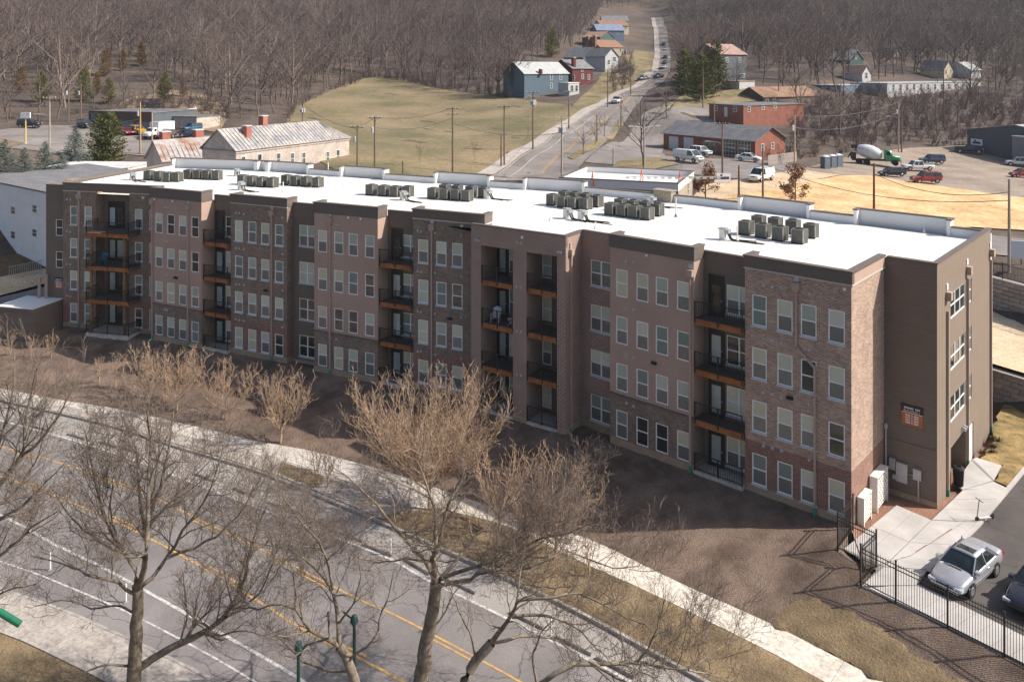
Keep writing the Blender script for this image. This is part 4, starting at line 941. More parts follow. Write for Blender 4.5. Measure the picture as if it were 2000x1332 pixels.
# refrigerant pipes lying by the clusters, and pipe curbs with hoods
m_hood = M('pale_curb', srgb(224, 222, 216), .7, scale=3, var=.04); m_hoodg = M('grey_hood', srgb(150, 156, 158), .5, scale=3, var=.08)
for px, py, lab in ((258,352,'white pipe curb with grey hood left of the far-left condensers'),(470,371,'white pipe curb in front of the third condenser row'),(787,391,'white pipe curb in front of the four condensers above the middle taupe bay'),(951,388,'white pipe curb at the right end of the left double condenser cluster'),(1107,427,'left one of two white pipe curbs behind the red brick bay'),(1135,431,'right one of two white pipe curbs behind the red brick bay'),(1412,468,'white pipe curb left of the condenser cluster nearest the camera'),(462,344,'small pipe curb against the rear parapet at the left'),(1270,402,'small pipe curb behind the condensers above the recess')):
    p = onZ(px, py, ROOFZ); t = thing('pipe_curb', lab, 'roof vent', (p[0], p[1], ROOFZ), rng.uniform(-.2, .2), 'pipe curbs on the roof')
    mb = MB(); mb.box(-.2, .2, -.22, .22, 0, .75); mb.box(-.27, .27, -.29, .29, 0, .03); mb.build('curb', m_hood, t)
    mb = MB(); mb.box(-.26, .26, -.28, .28, .752, .83); mb.box(.2, .5, -.26, .26, .5, .74); mb.build('hood', m_hoodg, t)
    mb = MB()
    for y in (-.15, -.05, .08, .17): mb.path([(.4, y, .5), (.55, y, .15), (.7, y, .06), (2.0 + rng.random(), y + rng.uniform(-.2, .5), .05)], .035, 5)
    mb.build('pipe', m_rubber, t)
for px, py, h, lab in ((641,344,1.5,'thin white vent pipe near the rear parapet beside the fourth condenser row'),(1320,424,1.5,'thin dark-footed vent pipe right of the condensers above the recess'),(553,376,1.0,'short white vent pipe in front of the third condenser row'),(672,366,1.0,'white vent pipe by the rear parapet left of the street'),(1440,472,1.1,'white vent pipe at the corner of the condenser cluster nearest the camera'),(1163,447,.5,'low vent pipe on the open roof behind the brick recess'),(1075,431,.5,'low vent pipe on the open roof behind the red brick bay'),(1460,506,.35,'low vent pipe near the front parapet above the right balconies'),(1805,455,.35,'small vent pipe beside the raised rear parapet at the right')):
    p = onZ(px, py, ROOFZ); t = thing('vent_pipe', lab, 'vent pipe', (p[0], p[1], ROOFZ), 0, 'vent pipes on the roof')
    mb = MB(); mb.lathe([(.05, 0), (.05, h)], 8); mb.build('pipe', m_hood, t); mb = MB(); mb.lathe([(.13, 0), (.12, .05), (.06, .22), (.056, .25)], 10); mb.build('flashing', m_acbody if 'dark' in lab else m_hood, t)
p = onZ(150, 352, ROOFZ); mb = MB(); mb.box(-1.1, 1.1, -.5, .5, 0, .06); mb.box(-1.15, 1.15, -.06, .06, .06, .09); tag(mb.build('walkway_pad', M('tan_pad', srgb(190, 160, 138), .8, scale=2), None, (p[0], p[1], ROOFZ + .003), S1[3]), 'flat tan pad lying at the far left end of the white roof', 'roof pad')

# ------------------------------------------------------------------ iron fence
m_iron = M('black_iron', srgb(40, 38, 38), .45, scale=4, var=.15)
fence = thing('iron_fence', 'black iron picket fence with stepped corner beside the car park', 'fence')
FH = 1.75
mb = MB(); mb.box(-.009, .009, -.009, .009, .06, FH + .05); mb.poly([(-.009, -.009, FH + .05), (.009, -.009, FH + .05), (0, 0, FH + .12)]); mb.poly([(.009, .009, FH + .05), (-.009, .009, FH + .05), (0, 0, FH + .12)]); picket_me = mb.mesh('picket', m_iron)
mb = MB(); mb.box(-.035, .035, -.035, .035, -.4, FH + .16); mb.box(-.045, .045, -.045, .045, FH + .16, FH + .19); post_me = mb.mesh('post', m_iron)
def zfence(p): return float(np.interp(p[0], [0, 1, 6, 12], [-.02, -.08, -.2, -.2]))
npk = 0
for a, b in zip(FENCE[:-1], FENCE[1:]):
    a = a.copy(); b = b.copy(); a[2] = zfence(a); b[2] = zfence(b); L = float(np.linalg.norm(b - a)); n = max(1, round(L / 2.5)); ang = math.atan2(b[1] - a[1], b[0] - a[0])
    for k in range(n + 1):
        if k or a[0] < .2: q = a + (b - a) * k / n; obj('post', post_me, fence, q, ang)
    for hh in (.12, FH - .22, FH - .03): mr = MB(); mr.beam(a + np.array([0, 0, hh]), b + np.array([0, 0, hh]), .035, .035); mr.build('rail', m_iron, fence)
    m = int(L / .115)
    for k in range(1, m):
        q = a + (b - a) * k / m; npk += 1
        obj('picket', picket_me, fence, q, ang)

# ------------------------------------------------------------------ vehicles
m_tyre = M('tyre_rubber', srgb(34, 33, 34), .85, scale=8, var=.2); m_rim = M('alloy_rim', srgb(176, 176, 178), .3, scale=6, var=.08, metal=.7)
m_carglass = glass_mat('car_glass', srgb(30, 36, 38), .05, 1.0, .3, 1.5, c2=srgb(52, 60, 60)); m_lamp = glass_mat('headlamp_lens', srgb(190, 196, 196), .08, 1.0, .1, 4); m_tail = glass_mat('tail_lamp', srgb(150, 26, 22), .15, .8, .2, 4)
m_plast = M('dark_plastic', srgb(46, 46, 48), .6, scale=5, var=.1); m_chrome = M('chrome', srgb(190, 190, 190), .2, metal=.9, scale=3, var=.05)
KIND = {
 # stations: x, bottom, top of body, half width ; greenhouse: rear base, rear top, front top, front base, belt, roof, half width belt, half width roof
 'sedan': dict(st=[(-2.42,.42,.72,.62),(-2.35,.3,.94,.78),(-2.0,.25,1.02,.84),(-1.2,.22,.98,.88),(0,.2,.95,.89),(.9,.22,.93,.89),(1.5,.24,.86,.86),(1.95,.26,.76,.8),(2.18,.32,.64,.68),(2.26,.42,.56,.5)], gh=(-1.6,-.85,.28,1.08,.94,1.42,.8,.58), wb=(1.36,-1.32), r=.32, tw=.2),
 'wagon': dict(st=[(-2.2,.4,.9,.74),(-2.12,.3,1.0,.84),(-1.2,.24,1.0,.89),(0,.22,.98,.9),(.9,.24,.96,.89),(1.5,.26,.9,.86),(1.95,.28,.8,.8),(2.15,.34,.66,.66)], gh=(-2.12,-1.7,.35,1.1,.97,1.5,.82,.62), wb=(1.32,-1.3), r=.33, tw=.2),
 'suv': dict(st=[(-2.35,.5,1.02,.8),(-2.28,.4,1.12,.9),(-1.2,.34,1.12,.95),(0,.32,1.1,.96),(.9,.34,1.1,.95),(1.6,.36,1.08,.93),(2.15,.38,1.0,.88),(2.35,.46,.82,.76)], gh=(-2.26,-2.05,.4,1.0,1.1,1.78,.88,.72), wb=(1.45,-1.4), r=.38, tw=.24),
 'van': dict(st=[(-2.7,.5,1.1,.92),(-2.65,.42,1.2,.98),(-1,.38,1.2,1.0),(.6,.38,1.2,1.0),(1.5,.4,1.2,.98),(2.1,.42,1.14,.95),(2.6,.44,1.02,.9),(2.75,.52,.84,.78)], gh=(-2.66,-2.6,1.05,1.95,1.18,2.05,.97,.82), wb=(1.75,-1.65), r=.36, tw=.24),
 'pickup': dict(st=[(-2.75,.55,1.05,.9),(-2.7,.46,1.12,.96),(-1.2,.42,1.12,.97),(0,.4,1.12,.97),(.9,.42,1.12,.97),(1.7,.44,1.1,.95),(2.4,.46,1.04,.92),(2.75,.54,.86,.8)], gh=(-.72,-.6,.7,1.3,1.1,1.8,.9,.74), wb=(1.8,-1.75), r=.4, tw=.26)}
def loft(mb, st, ringf):
    rows = []
    for s in st: i = len(mb.v); R = ringf(*s); mb.v += R; rows.append((i, len(R)))
    for (a, n), (b, _) in zip(rows[:-1], rows[1:]):
        for k in range(n): j = (k + 1) % n; mb.f.append((a + k, a + j, b + j, b + k)); mb.m.append(0)
    mb.f.append(tuple(rows[0][0] + k for k in reversed(range(rows[0][1])))); mb.f.append(tuple(rows[-1][0] + k for k in range(rows[-1][1]))); mb.m += [0, 0]
def ring(x, zb, zt, w):
    h = zt - zb; half = [(0, zb), (.8 * w, zb), (.97 * w, zb + .14 * h), (w, zb + .45 * h), (.985 * w, zb + .75 * h), (.92 * w, zt - .03), (.8 * w, zt), (.4 * w, zt + .022), (0, zt + .03)]
    return [(x, y, z) for y, z in half] + [(x, -y, z) for y, z in reversed(half[1:-1])]
_cars = {}
def car(kind, label, cat, loc, rz, body, detail=False, name=None, sunroof=False, rack=False):
    key = (kind, body.name, detail, sunroof, rack); K = KIND[kind]
    if key in _cars: return dup(_cars[key], loc, rz, label)
    t = thing(name or {'sedan': 'parked_car', 'wagon': 'parked_car', 'suv': 'sport_utility_vehicle', 'van': 'cargo_van', 'pickup': 'pickup_truck'}[kind], label, cat, loc, rz, 'parked vehicles')
    mb = MB(); loft(mb, K['st'], ring); o = mb.build('body', body, t, smooth=True); o.modifiers.new('sub', 'SUBSURF').levels = 1; o.modifiers['sub'].render_levels = 2 if detail else 1
    rb, rt_, ft, fb, bz, rz_, wb_, wr = K['gh']
    g = MB(); q = [(rb, wb_, bz - .05), (fb, wb_, bz - .05), (ft, wr, rz_ - .02), (rt_, wr, rz_ - .02)]
    L = [(x, y, z) for x, y, z in q]; Rr = [(x, -y, z) for x, y, z in q]
    g.poly(L[::-1]); g.poly(Rr); g.poly([L[1], L[2], Rr[2], Rr[1]][::-1]); g.poly([L[0], L[3], Rr[3], Rr[0]]); g.build('windows', m_carglass, t)
    r = MB(); nx, ny = 7, 7; i0 = len(r.v)
    for a in range(nx):
        for b in range(ny):
            x = rt_ - .08 + (ft - rt_ + .14) * a / (nx - 1); y = (wr + .02) * (2 * b / (ny - 1) - 1); e = 1 - (2 * b / (ny - 1) - 1) ** 4; f = 1 - (2 * a / (nx - 1) - 1) ** 4
            r.v.append((x, y, rz_ - .035 + .05 * e * (.45 + .55 * f)))
    for a in range(nx - 1):
        for b in range(ny - 1): r.f.append((i0 + a * ny + b, i0 + (a + 1) * ny + b, i0 + (a + 1) * ny + b + 1, i0 + a * ny + b + 1)); r.m.append(0)
    ro = r.build('roof', body, t, smooth=True); sm = ro.modifiers.new('s', 'SOLIDIFY'); sm.thickness = .03
    pl = MB(); pw = .09 if kind != 'van' else .12
    for s in (1, -1):
        pl.beam((fb, s * wb_, bz - .04), (ft, s * wr, rz_ - .01), .05, pw); pl.beam((rb, s * wb_, bz - .04), (rt_, s * wr, rz_ - .01), .05, pw * (2.2 if kind == 'sedan' else 1.5))
        mids = {'sedan': [.48], 'wagon': [.35, .62], 'suv': [.33, .62], 'van': [], 'pickup': [.5]}[kind]
        for m in mids: pl.beam((rb + (fb - rb) * m, s * wb_, bz - .04), (rt_ + (ft - rt_) * m, s * wr, rz_ - .01), .05, .07)
    o = pl.build('pillars', body, t); o['kind'] = 'stuff'
    if kind == 'van':
        pn = MB()
        for s in (1, -1):
            a, b = (rb + .02, .35); k0 = (b - rt_) / (ft - rt_)
            pn.poly([(a, s * (wb_ + .012), bz - .03), (b, s * (wb_ + .012), bz - .03), (b, s * (wr + .012), rz_ - .03), (a + .05, s * (wr + .012), rz_ - .03)][::-s])
        pn.poly([(rb - .015, wb_, bz - .03), (rt_ - .015, wr, rz_ - .03), (rt_ - .015, -wr, rz_ - .03), (rb - .015, -wb_, bz - .03)]); pn.build('side_panel', body, t)
    if kind == 'pickup':
        bd = MB(); bd.box(-2.62, -.85, -.78, .78, 1.125, 1.16); bd.build('truck_bed', m_plast, t)
        rl = MB(); 
        for s in (1, -1): rl.box(-2.7, -.75, s * .8 - .07, s * .8 + .07, 1.1, 1.26)
        rl.box(-2.74, -2.66, -.85, .85, 1.1, 1.25); rl.build('bed_rail', body, t)
    if sunroof: s_ = MB(); s_.box(-.3, .12, -.4, .4, rz_ + .012, rz_ + .024); s_.build('sunroof', m_carglass, t)
    if rack: s_ = MB(); [s_.box(rt_ + .2, ft - .1, s * wr * .85 - .02, s * wr * .85 + .02, rz_ + .02, rz_ + .08) for s in (1, -1)]; s_.build('roof_rack', m_plast, t)
    W = max(s[3] for s in K['st']); xf = K['st'][-1][0]; xr = K['st'][0][0]
    for x in K['wb']:
        for s in (1, -1):
            w_ = MB(); w_.cyl((x, s * (W - K['tw'] + .0), K['r']), (x, s * (W + .012), K['r']), K['r'], K['r'], 20); wo = w_.build('wheel', m_tyre, t)
            w_ = MB(); w_.cyl((x, s * (W + .002), K['r']), (x, s * (W + .02), K['r']), K['r'] * .66, K['r'] * .6, 14); 
            w_.build('rim', m_rim, wo)
            a_ = MB(); n = 14
            for k in range(n):
                a, b = math.pi * k / n, math.pi * (k + 1) / n; r0, r1 = K['r'] * 1.0, K['r'] * 1.2
                a_.poly([(x + r0 * math.cos(a), s * (W + .004), K['r'] + r0 * math.sin(a)), (x + r1 * math.cos(a), s * (W + .004), K['r'] + r1 * math.sin(a)), (x + r1 * math.cos(b), s * (W + .004), K['r'] + r1 * math.sin(b)), (x + r0 * math.cos(b), s * (W + .004), K['r'] + r0 * math.sin(b))])
            a_.build('wheel_arch', m_plast, t)
    zf = K['st'][-2][2]; zr = K['st'][1][2]
    for s in (1, -1):
        h = MB(); h.box(xf - .28, xf - .02, s * .62 - .16, s * .62 + .16, zf - .17, zf - .03); h.build('headlight', m_lamp, t)
        h = MB(); h.box(xr - .02, xr + .2, s * .66 - .12, s * .66 + .12, zr - .28, zr - .1); h.build('tail_light', m_tail, t)
        h = MB(); h.box(fb - .35, fb - .12, s * (wb_ + .12) - .1, s * (wb_ + .12) + .1, bz - .02, bz + .13); h.build('mirror', body, t)
    h = MB(); h.box(xf - .12, xf + .015, -.38, .38, zf - .2, zf - .07); h.build('grille', m_plast, t)
    h = MB(); h.box(xf - .1, xf + .03, -.66, .66, .36, .5); h.build('bumper', body if kind in ('sedan', 'wagon') else m_chrome, t)
    if detail:
        h = MB(); h.box(fb + .02, fb + .06, -.55, .3, bz + .0, bz + .02); h.build('wiper', m_plast, t)
        h = MB()
        for s in (1, -1): h.box(-.5, -.3, s * .885 - .02, s * .885 + .02, .78, .81); h.box(-1.6, 1.7, s * .893 - .006, s * .893 + .006, .52, .56)
        h.build('trim', m_chrome, t)
    _cars[key] = t; return t
pt = {k: paint('car_paint_' + k, srgb(*c), metal=(.55 if k in ('silver', 'grey', 'blue') else 0)) for k, c in dict(silver=(196, 198, 206), white=(232, 232, 232), black=(34, 34, 40), red=(150, 30, 28), blue=(58, 70, 100), navy=(36, 40, 58), yellow=(232, 172, 24), maroon=(88, 34, 40), green=(20, 140, 96), grey=(120, 124, 132), teal=(40, 90, 120)).items()}
fwp, rwp = onZ(1897, 1168, ZL), onZ(1947, 1124, ZL); ax = (fwp - rwp); ang = math.atan2(ax[1], ax[0]); ax /= np.linalg.norm(ax); left = np.array([-ax[1], ax[0], 0])
cc = (fwp + rwp) / 2 - left * .85; car('sedan', 'silver sedan with dark sunroof parked behind the iron fence', 'car', (cc[0], cc[1], ZL), ang, pt['silver'], True, 'parked_car', True)
c2 = cc + np.array([ax[1], -ax[0], 0]) * -2.9 + ax * .6; 
e = onZ(2012, 1190, ZL); car('sedan', 'dark blue car nose just entering the right picture edge behind the fence', 'car', (e[0] - ax[0] * 1.2, e[1] - ax[1] * 1.2, ZL), ang, pt['navy'], True)
# kick scooter lying on its stand at the kerb, litter bin
p = onZ(1915, 1016, ZP); t = thing('kick_scooter', 'grey kick scooter parked on the edge of the concrete walkway', 'scooter', (p[0], p[1], ZP + .004), .9)
mb = MB(); mb.box(-.1, .62, -.08, .08, .11, .15); mb.build('deck', M('scooter_deck', srgb(206, 206, 204), .5), t)
for x in (-.22, .74):
    mb = MB(); mb.cyl((x, -.025, .11), (x, .025, .11), .11, .11, 14); mb.build('wheel', m_tyre, t)
mb = MB(); mb.cyl((-.22, 0, .14), (-.08, 0, 1.12), .025, .022, 8); mb.beam((-.1, 0, .14), (-.2, 0, .2), .05, .05); mb.build('stem', m_acbody, t); mb = MB(); mb.cyl((-.08, -.27, 1.13), (-.08, .27, 1.13), .02, .02, 8); mb.build('handlebar', m_rubber, t); mb = MB(); mb.beam((.62, 0, .16), (.84, 0, .26), .12, .02); mb.build('mudguard', m_rubber, t)
p = onZ(1872, 948, ZP); t = thing('litter_bin', 'black ribbed litter bin with dished lid by the end wall passage', 'litter bin', (p[0], p[1], ZP + .004))
mb = MB(); mb.lathe([(.2, 0), (.24, .05), (.27, .95)], 20); mb.build('liner', m_rubber, t); mb = MB()
for k in range(20): a = 2 * math.pi * k / 20; mb.beam((.25 * math.cos(a), .25 * math.sin(a), .03), (.3 * math.cos(a), .3 * math.sin(a), 1.0), .045, .02)
mb.build('slats', m_iron, t); mb = MB(); mb.lathe([(.33, 1.0), (.34, 1.04), (.3, 1.12), (.17, 1.15), (.16, 1.08)], 20); mb.build('lid', m_iron, t)
# planting by the end wall
m_scrub = M('dark_shrub', srgb(62, 60, 40), .9, scale=6, c2=srgb(96, 86, 56))
def tuft(px, py, z, r, lab, n=60, material=None, h=1.0):
    p = onZ(px, py, z); mb = MB()
    for k in range(n):
        a = rng.uniform(0, 6.28); e = rng.uniform(.2, 1.2); L = r * rng.uniform(.6, 1.1); d = Vector((math.cos(a) * math.cos(e), math.sin(a) * math.cos(e), math.sin(e) * h)); s = Vector((-d.y, d.x, 0)).normalized() * r * .07
        b = Vector((rng.gauss(0, r * .2), rng.gauss(0, r * .2), 0)); mb.poly([b - s, b + s, b + d * L])
    return tag(mb.build('shrub', material or m_scrub, None, p), lab, 'shrub', 'low shrubs in the bed by the end wall')
for (px, py), w in zip(((1917,886),(1938,884),(1941,874),(1948,862),(1940,858)), ('nearest the white door', 'at the front of the bed by the lawn', 'in the middle of the bed by the lawn', 'farthest right in the bed by the lawn', 'nearest the end downspout')): tuft(px, py, -.12, .4, f'low dark shrub {w}')

# ------------------------------------------------------------------ retaining walls behind the right end, each block its own piece
m_blk = [M('retaining_block_%d' % k, srgb(*c), .92, scale=2, var=.08, scale2=14, bump=.5) for k, c in enumerate(((158, 150, 144), (148, 141, 136), (168, 160, 153)))]
blk = []
for m in m_blk:
    mb = MB(); mb.box(.012, 1.188, 0, .6, .01, .39); x = .03
    mb.poly([(.03, -.04, .04), (1.17, -.04, .04), (1.17, -.04, .36), (.03, -.04, .36)])
    for a, b in (((.03, .04), (1.17, .04)), ((1.17, .04), (1.17, .36)), ((1.17, .36), (.03, .36)), ((.03, .36), (.03, .04))):
        o_ = lambda q: (.012 if q[0] < .5 else 1.188, 0, .01 if q[1] < .2 else .39)
        mb.poly([o_(a), o_(b), (b[0], -.04, b[1]), (a[0], -.04, a[1])])
    blk.append(mb.mesh('block', m))
def retaining(line, z0, z1, s0, n, lab):
    a, b = [np.array([*p, 0.]) for p in line]; t = (b - a) / np.linalg.norm(b - a); ang = math.atan2(t[1], t[0]); rows = int((z1 - z0) / .4)
    w = thing('retaining_wall', lab, 'wall', a + t * s0, ang, 'block retaining walls')
    for r in range(rows):
        for k in range(n): o = obj('block', rng.choice(blk), w, (k * 1.2 + (.6 if r % 2 else 0), r * .012, z0 + r * .4)); 
    mb = MB(); mb.box(0, n * 1.2 + .6, .25, .7, z0 - .5, z0 + rows * .4 - .01); mb.build('backing', m_blk[1], w)
    mb = MB(); mb.box(0, n * 1.2 + .6, -.04, .66, z0 + rows * .4 + .002, z0 + rows * .4 + .12); mb.build('coping', m_blk[2], w); return w, a + t * s0, t, ang, z0 + rows * .4
retaining(TW0, -1.3, 2.3, -2, 22, 'lower grey block retaining wall in shade behind the right end of the building')
RW = retaining(TW1, 2.0, 5.6, -6, 34, 'upper grey block retaining wall carrying a fence behind the building')
terr_m = M('tan_gravel', srgb(206, 184, 152), .95, scale=.3, c2=srgb(228, 206, 172), scale2=5, bump=.3)
tq = [TW0[0] + (TW0[1] - TW0[0]) * t for t in (-.5, 2.5)]; tr_ = [TW1[0] + (TW1[1] - TW1[0]) * t for t in (2.0, -.5)]
_d0 = (TW0[1] - TW0[0]) / np.linalg.norm(TW0[1] - TW0[0]); nrm0 = np.array([-_d0[1], _d0[0]])
drape('terrace', [tq[0] + nrm0 * .5, tq[1] + nrm0 * .5, tr_[0], tr_[1]], 2.0, terr_m, 0, 0, lambda V: np.full(len(V), 2.3), edge=4)
f2 = thing('iron_fence', 'black picket fence standing on the upper retaining wall', 'fence', RW[1], RW[3])
mb = MB(); L2_ = 40
for hh in (.15, 1.35): mb.box(0, L2_, .28, .32, RW[4] + .12 + hh, RW[4] + .16 + hh)
for k in range(0, 17): mb.box(k * 2.5 - .03, k * 2.5 + .03, .27, .33, RW[4], RW[4] + 1.7)
o = mb.build('rails', m_iron, f2); o['kind'] = 'stuff'; mb = MB()
for k in range(int(L2_ / .14)): mb.box(k * .14 - .009, k * .14 + .009, .291, .309, RW[4] + .2, RW[4] + 1.6, skip='tb')
o = mb.build('pickets', m_iron, f2); o['kind'] = 'stuff'

# ------------------------------------------------------------------ things on the balconies
m_wplast = M('white_chair_plastic', srgb(222, 226, 232), .5, scale=3, var=.03); m_teal = M('teal_chair_plastic', srgb(30, 124, 140), .5, scale=3, var=.05)
def adirondack(S, x, d, z, rz, material, label):
    p = LW(S, x, d, z); t = thing('garden_chair', label, 'chair', p, S[3] + rz)
    for k in range(5):
        y = -.24 + .12 * k; mb = MB(); mb.beam((y, .18, .3), (y, .45, .3 + .72 - abs(k - 2) * .05), .105, .02, up=(0, 1, 0)); mb.build('back_slat', material, t)
        mb = MB(); mb.box(-.27, .27, -.32 + .11 * k, -.32 + .11 * k + .1, .36 - .02 * k, .38 - .02 * k); mb.build('seat_slat', material, t)
    for s in (-1, 1):
        mb = MB(); mb.box(s * .3 - .06, s * .3 + .06, -.36, .32, .54, .56); mb.build('armrest', material, t)
        mb = MB(); mb.box(s * .29 - .02, s * .29 + .02, -.34, -.24, 0, .54); mb.build('leg', material, t); mb = MB(); mb.beam((s * .27, -.2, .33), (s * .27, .42, .0), .03, .09); mb.build('leg', material, t)
adirondack(SL, -5.55, .75, FZ[2], .35, m_wplast, 'white slatted garden chair on a balcony of the red brick bay')
p = LW(SL, -4.15, .7, FZ[2]); t = thing('side_table', 'small white folding table on the balcony beside the white garden chair', 'table', p, .3)
mb = MB(); mb.box(-.25, .25, -.2, .2, .46, .49); mb.build('table_top', m_wplast, t)
for s in (-1, 1):
    for u in (-1, 1): mb = MB(); mb.beam((s * .22, u * .17, 0), (-s * .18, u * .17, .46), .03, .03); mb.build('leg', m_wplast, t)
adirondack(S1, -3.0, -.6, FZ[2], .3, m_teal, 'teal garden chair on the wood-posted balcony at the left end')
# ------------------------------------------------------------------ ground cover, streets and yards behind the building
meadow_m = M('meadow_grass', srgb(108, 102, 70), .95, scale=.06, c2=srgb(146, 128, 98), scale2=1.4, bump=.5, bdist=.1)
yard_m = M('yard_grass', srgb(110, 102, 70), .95, scale=.2, c2=srgb(152, 134, 100), scale2=2.5, bump=.4, bdist=.1)
sand_m = M('straw_covered_soil', srgb(196, 158, 110), .95, scale=.25, c2=srgb(230, 196, 146), scale2=1.8, bump=.4, bdist=.1)
lotg_m = M('worn_gravel', srgb(134, 120, 108), .95, scale=.15, c2=srgb(164, 148, 132), scale2=2.5, bump=.3)
faras_m = road_mat('far_asphalt', srgb(126, 119, 115), srgb(148, 140, 135), .3)
drive_m = M('dusty_drive', srgb(190, 164, 134), .95, scale=.3, c2=srgb(214, 190, 158), scale2=3)
brush_m = M('bare_bank', srgb(126, 108, 88), .95, scale=.3, c2=srgb(156, 136, 110), scale2=3, bump=.6, bdist=.2)
drape('meadow', GP([(660,336),(590,300),(556,252),(570,216),(620,190),(690,160),(740,150),(785,155),(840,171),(900,181),(980,191),(1040,198),(1120,208),(1188,203),(1155,220),(1103,253),(1063,281),(1012,310),(945,352),(800,356)]), 3.0, meadow_m, .1, .25)
drape('yard', GP([(1118,209),(1188,203),(1217,183),(1262,158),(1283,140),(1285,104),(1240,98),(1212,135),(1160,168),(1135,190)]), 2.5, yard_m, .12, .2)
drape('yard', GP([(1290,208),(1330,190),(1400,180),(1488,172),(1490,198),(1390,206),(1330,212)]), 2.5, yard_m, .12, .2)
drape('car_yard', GP([(1142,318),(1232,258),(1258,222),(1300,208),(1388,203),(1395,250),(1300,258),(1292,300),(1300,306),(1530,318),(1560,334),(1450,352),(1385,347),(1290,337),(1240,326)]), 2.0, faras_m, .10)
drape('gravel_yard', GP([(1556,336),(1640,312),(1700,298),(1770,291),(1885,286),(2140,300),(2160,395),(1990,388),(1800,361),(1700,346),(1640,346)]), 2.0, lotg_m, .12)
drape('straw_field', GP([(1400,389),(1505,372),(1640,346),(1700,346),(1800,361),(1990,388),(2160,410),(2160,468),(1985,452),(1900,447),(1700,470),(1450,450)]), 2.0, sand_m, .16, .2)
drape('drive', GP([(1375,362),(1450,353),(1560,334),(1640,345),(1505,373),(1400,390),(1350,392)]), 2.0, drive_m, .18)
drape('road', GP([(1900,458),(2000,470),(2180,492),(2180,530),(1990,506),(1900,496)]), 2.5, faras_m, .12)
drape('car_yard', GP([(-60,262),(55,247),(175,246),(300,262),(440,268),(455,298),(250,304),(100,302),(-60,292)]), 2.0, faras_m, .14)
drape('bank', GP([(-40,276),(0,270),(48,282),(20,292),(-40,290)]), 1.5, brush_m, .22, .1)
drape('bank', GP([(180,240),(250,196),(340,178),(420,190),(440,225),(430,262),(300,240)]), 3, brush_m, .2, .4)
EL = resample(GP([(945,354),(1012,311),(1062,282),(1102,254),(1152,221),(1187,204),(1217,184),(1266,159),(1286,140),(1289,110),(1287,80),(1282,52),(1279,36)]), 3.0)
ER = resample(GP([(1112,352),(1140,319),(1170,292),(1205,262),(1225,235),(1245,205),(1265,180),(1300,155),(1309,130),(1309,100),(1304,70),(1297,47),(1292,34)]), 3.0)
ERm = nearest_match(EL, ER)
def far_strip(name, A, Bb, material, dz, n=3):
    mb = MB(); 
    cols = [A + (Bb - A) * (k / n) for k in range(n + 1)]
    for c0, c1 in zip(cols[:-1], cols[1:]): ribbon(mb, c0, c1, Hg(c0) + dz, Hg(c1) + dz)
    return structure(fix_up(mb.build(name, material)))
far_strip('road', EL, ERm, faras_m, .2)
far_strip('pavement', offset(EL, 2.6), EL, concrete2_m, .26)
def far_line(a0, a1, w, material):
    Lc = EL + (ERm - EL) * a0; 
    mb = MB(); k = int(len(Lc) * a1); ribbon(mb, offset(Lc, w / 2)[:k], offset(Lc, -w / 2)[:k], (Hg(Lc) + .24)[:k]); structure(fix_up(mb.build('lane_marking', material)))
far_line(.22, .16, .16, white_m); far_line(.03, .2, .14, white_m); far_line(.52, .3, .14, yellow_m); far_line(.55, .3, .14, yellow_m)
# painted cycle symbols
for f, k in ((.12, 2), (.38, 3)):
    c = (EL + (ERm - EL) * f)[k]; t = EL[k + 1] - EL[k]; a = math.atan2(t[1], t[0]); mb = MB()
    mb.lathe([(.32, 0), (.34, .002), (.42, .002), (.44, 0)], 14, (-.6, 0, 0)); mb.lathe([(.32, 0), (.34, .002), (.42, .002), (.44, 0)], 14, (.6, 0, 0)); mb.beam((-.6, 0, .004), (.1, .35, .004), .1, .004); mb.beam((.6, 0, .004), (.1, .35, .004), .1, .004); mb.poly([(1.4, -.5, .004), (2.4, 0, .004), (1.4, .5, .004)])
    structure(mb.build('cycle_symbol', white_m, None, (c[0], c[1], float(Hg(c[None])[0]) + .24), a))
drape('island', GP([(1120,316),(1165,293),(1202,263),(1218,246),(1203,244),(1150,286),(1108,312)]), 2, yard_m, .3, .1)
drape('island', GP([(1196,332),(1208,317),(1290,311),(1328,324),(1262,337)]), 2, yard_m, .24, .1)
# left margin: bank, lit road and shaded yard beside the annex
LF = lambda pts: [atD(px, py, D) for px, py, D in pts]
def sheet(name, pts, material):
    mb = MB(); mb.poly([tuple(p) for p in LF(pts)]); return structure(fix_up(mb.build(name, material)))
sheet('yard', [(-80,700,76),(140,672,76.5),(150,545,96),(-80,600,88)], asphalt_m)
sheet('road', [(-80,598,88.2),(110,548,95.6),(110,520,100.5),(-80,556,95)], drive_m)
ivy_m = M('dry_ivy', srgb(104, 82, 58), .95, scale=1.2, c2=srgb(140, 112, 78), scale2=6, bump=1.0, bdist=.3)
sheet('bank', [(-80,557,95),(110,521,100.5),(110,470,110),(-80,505,104)], ivy_m)

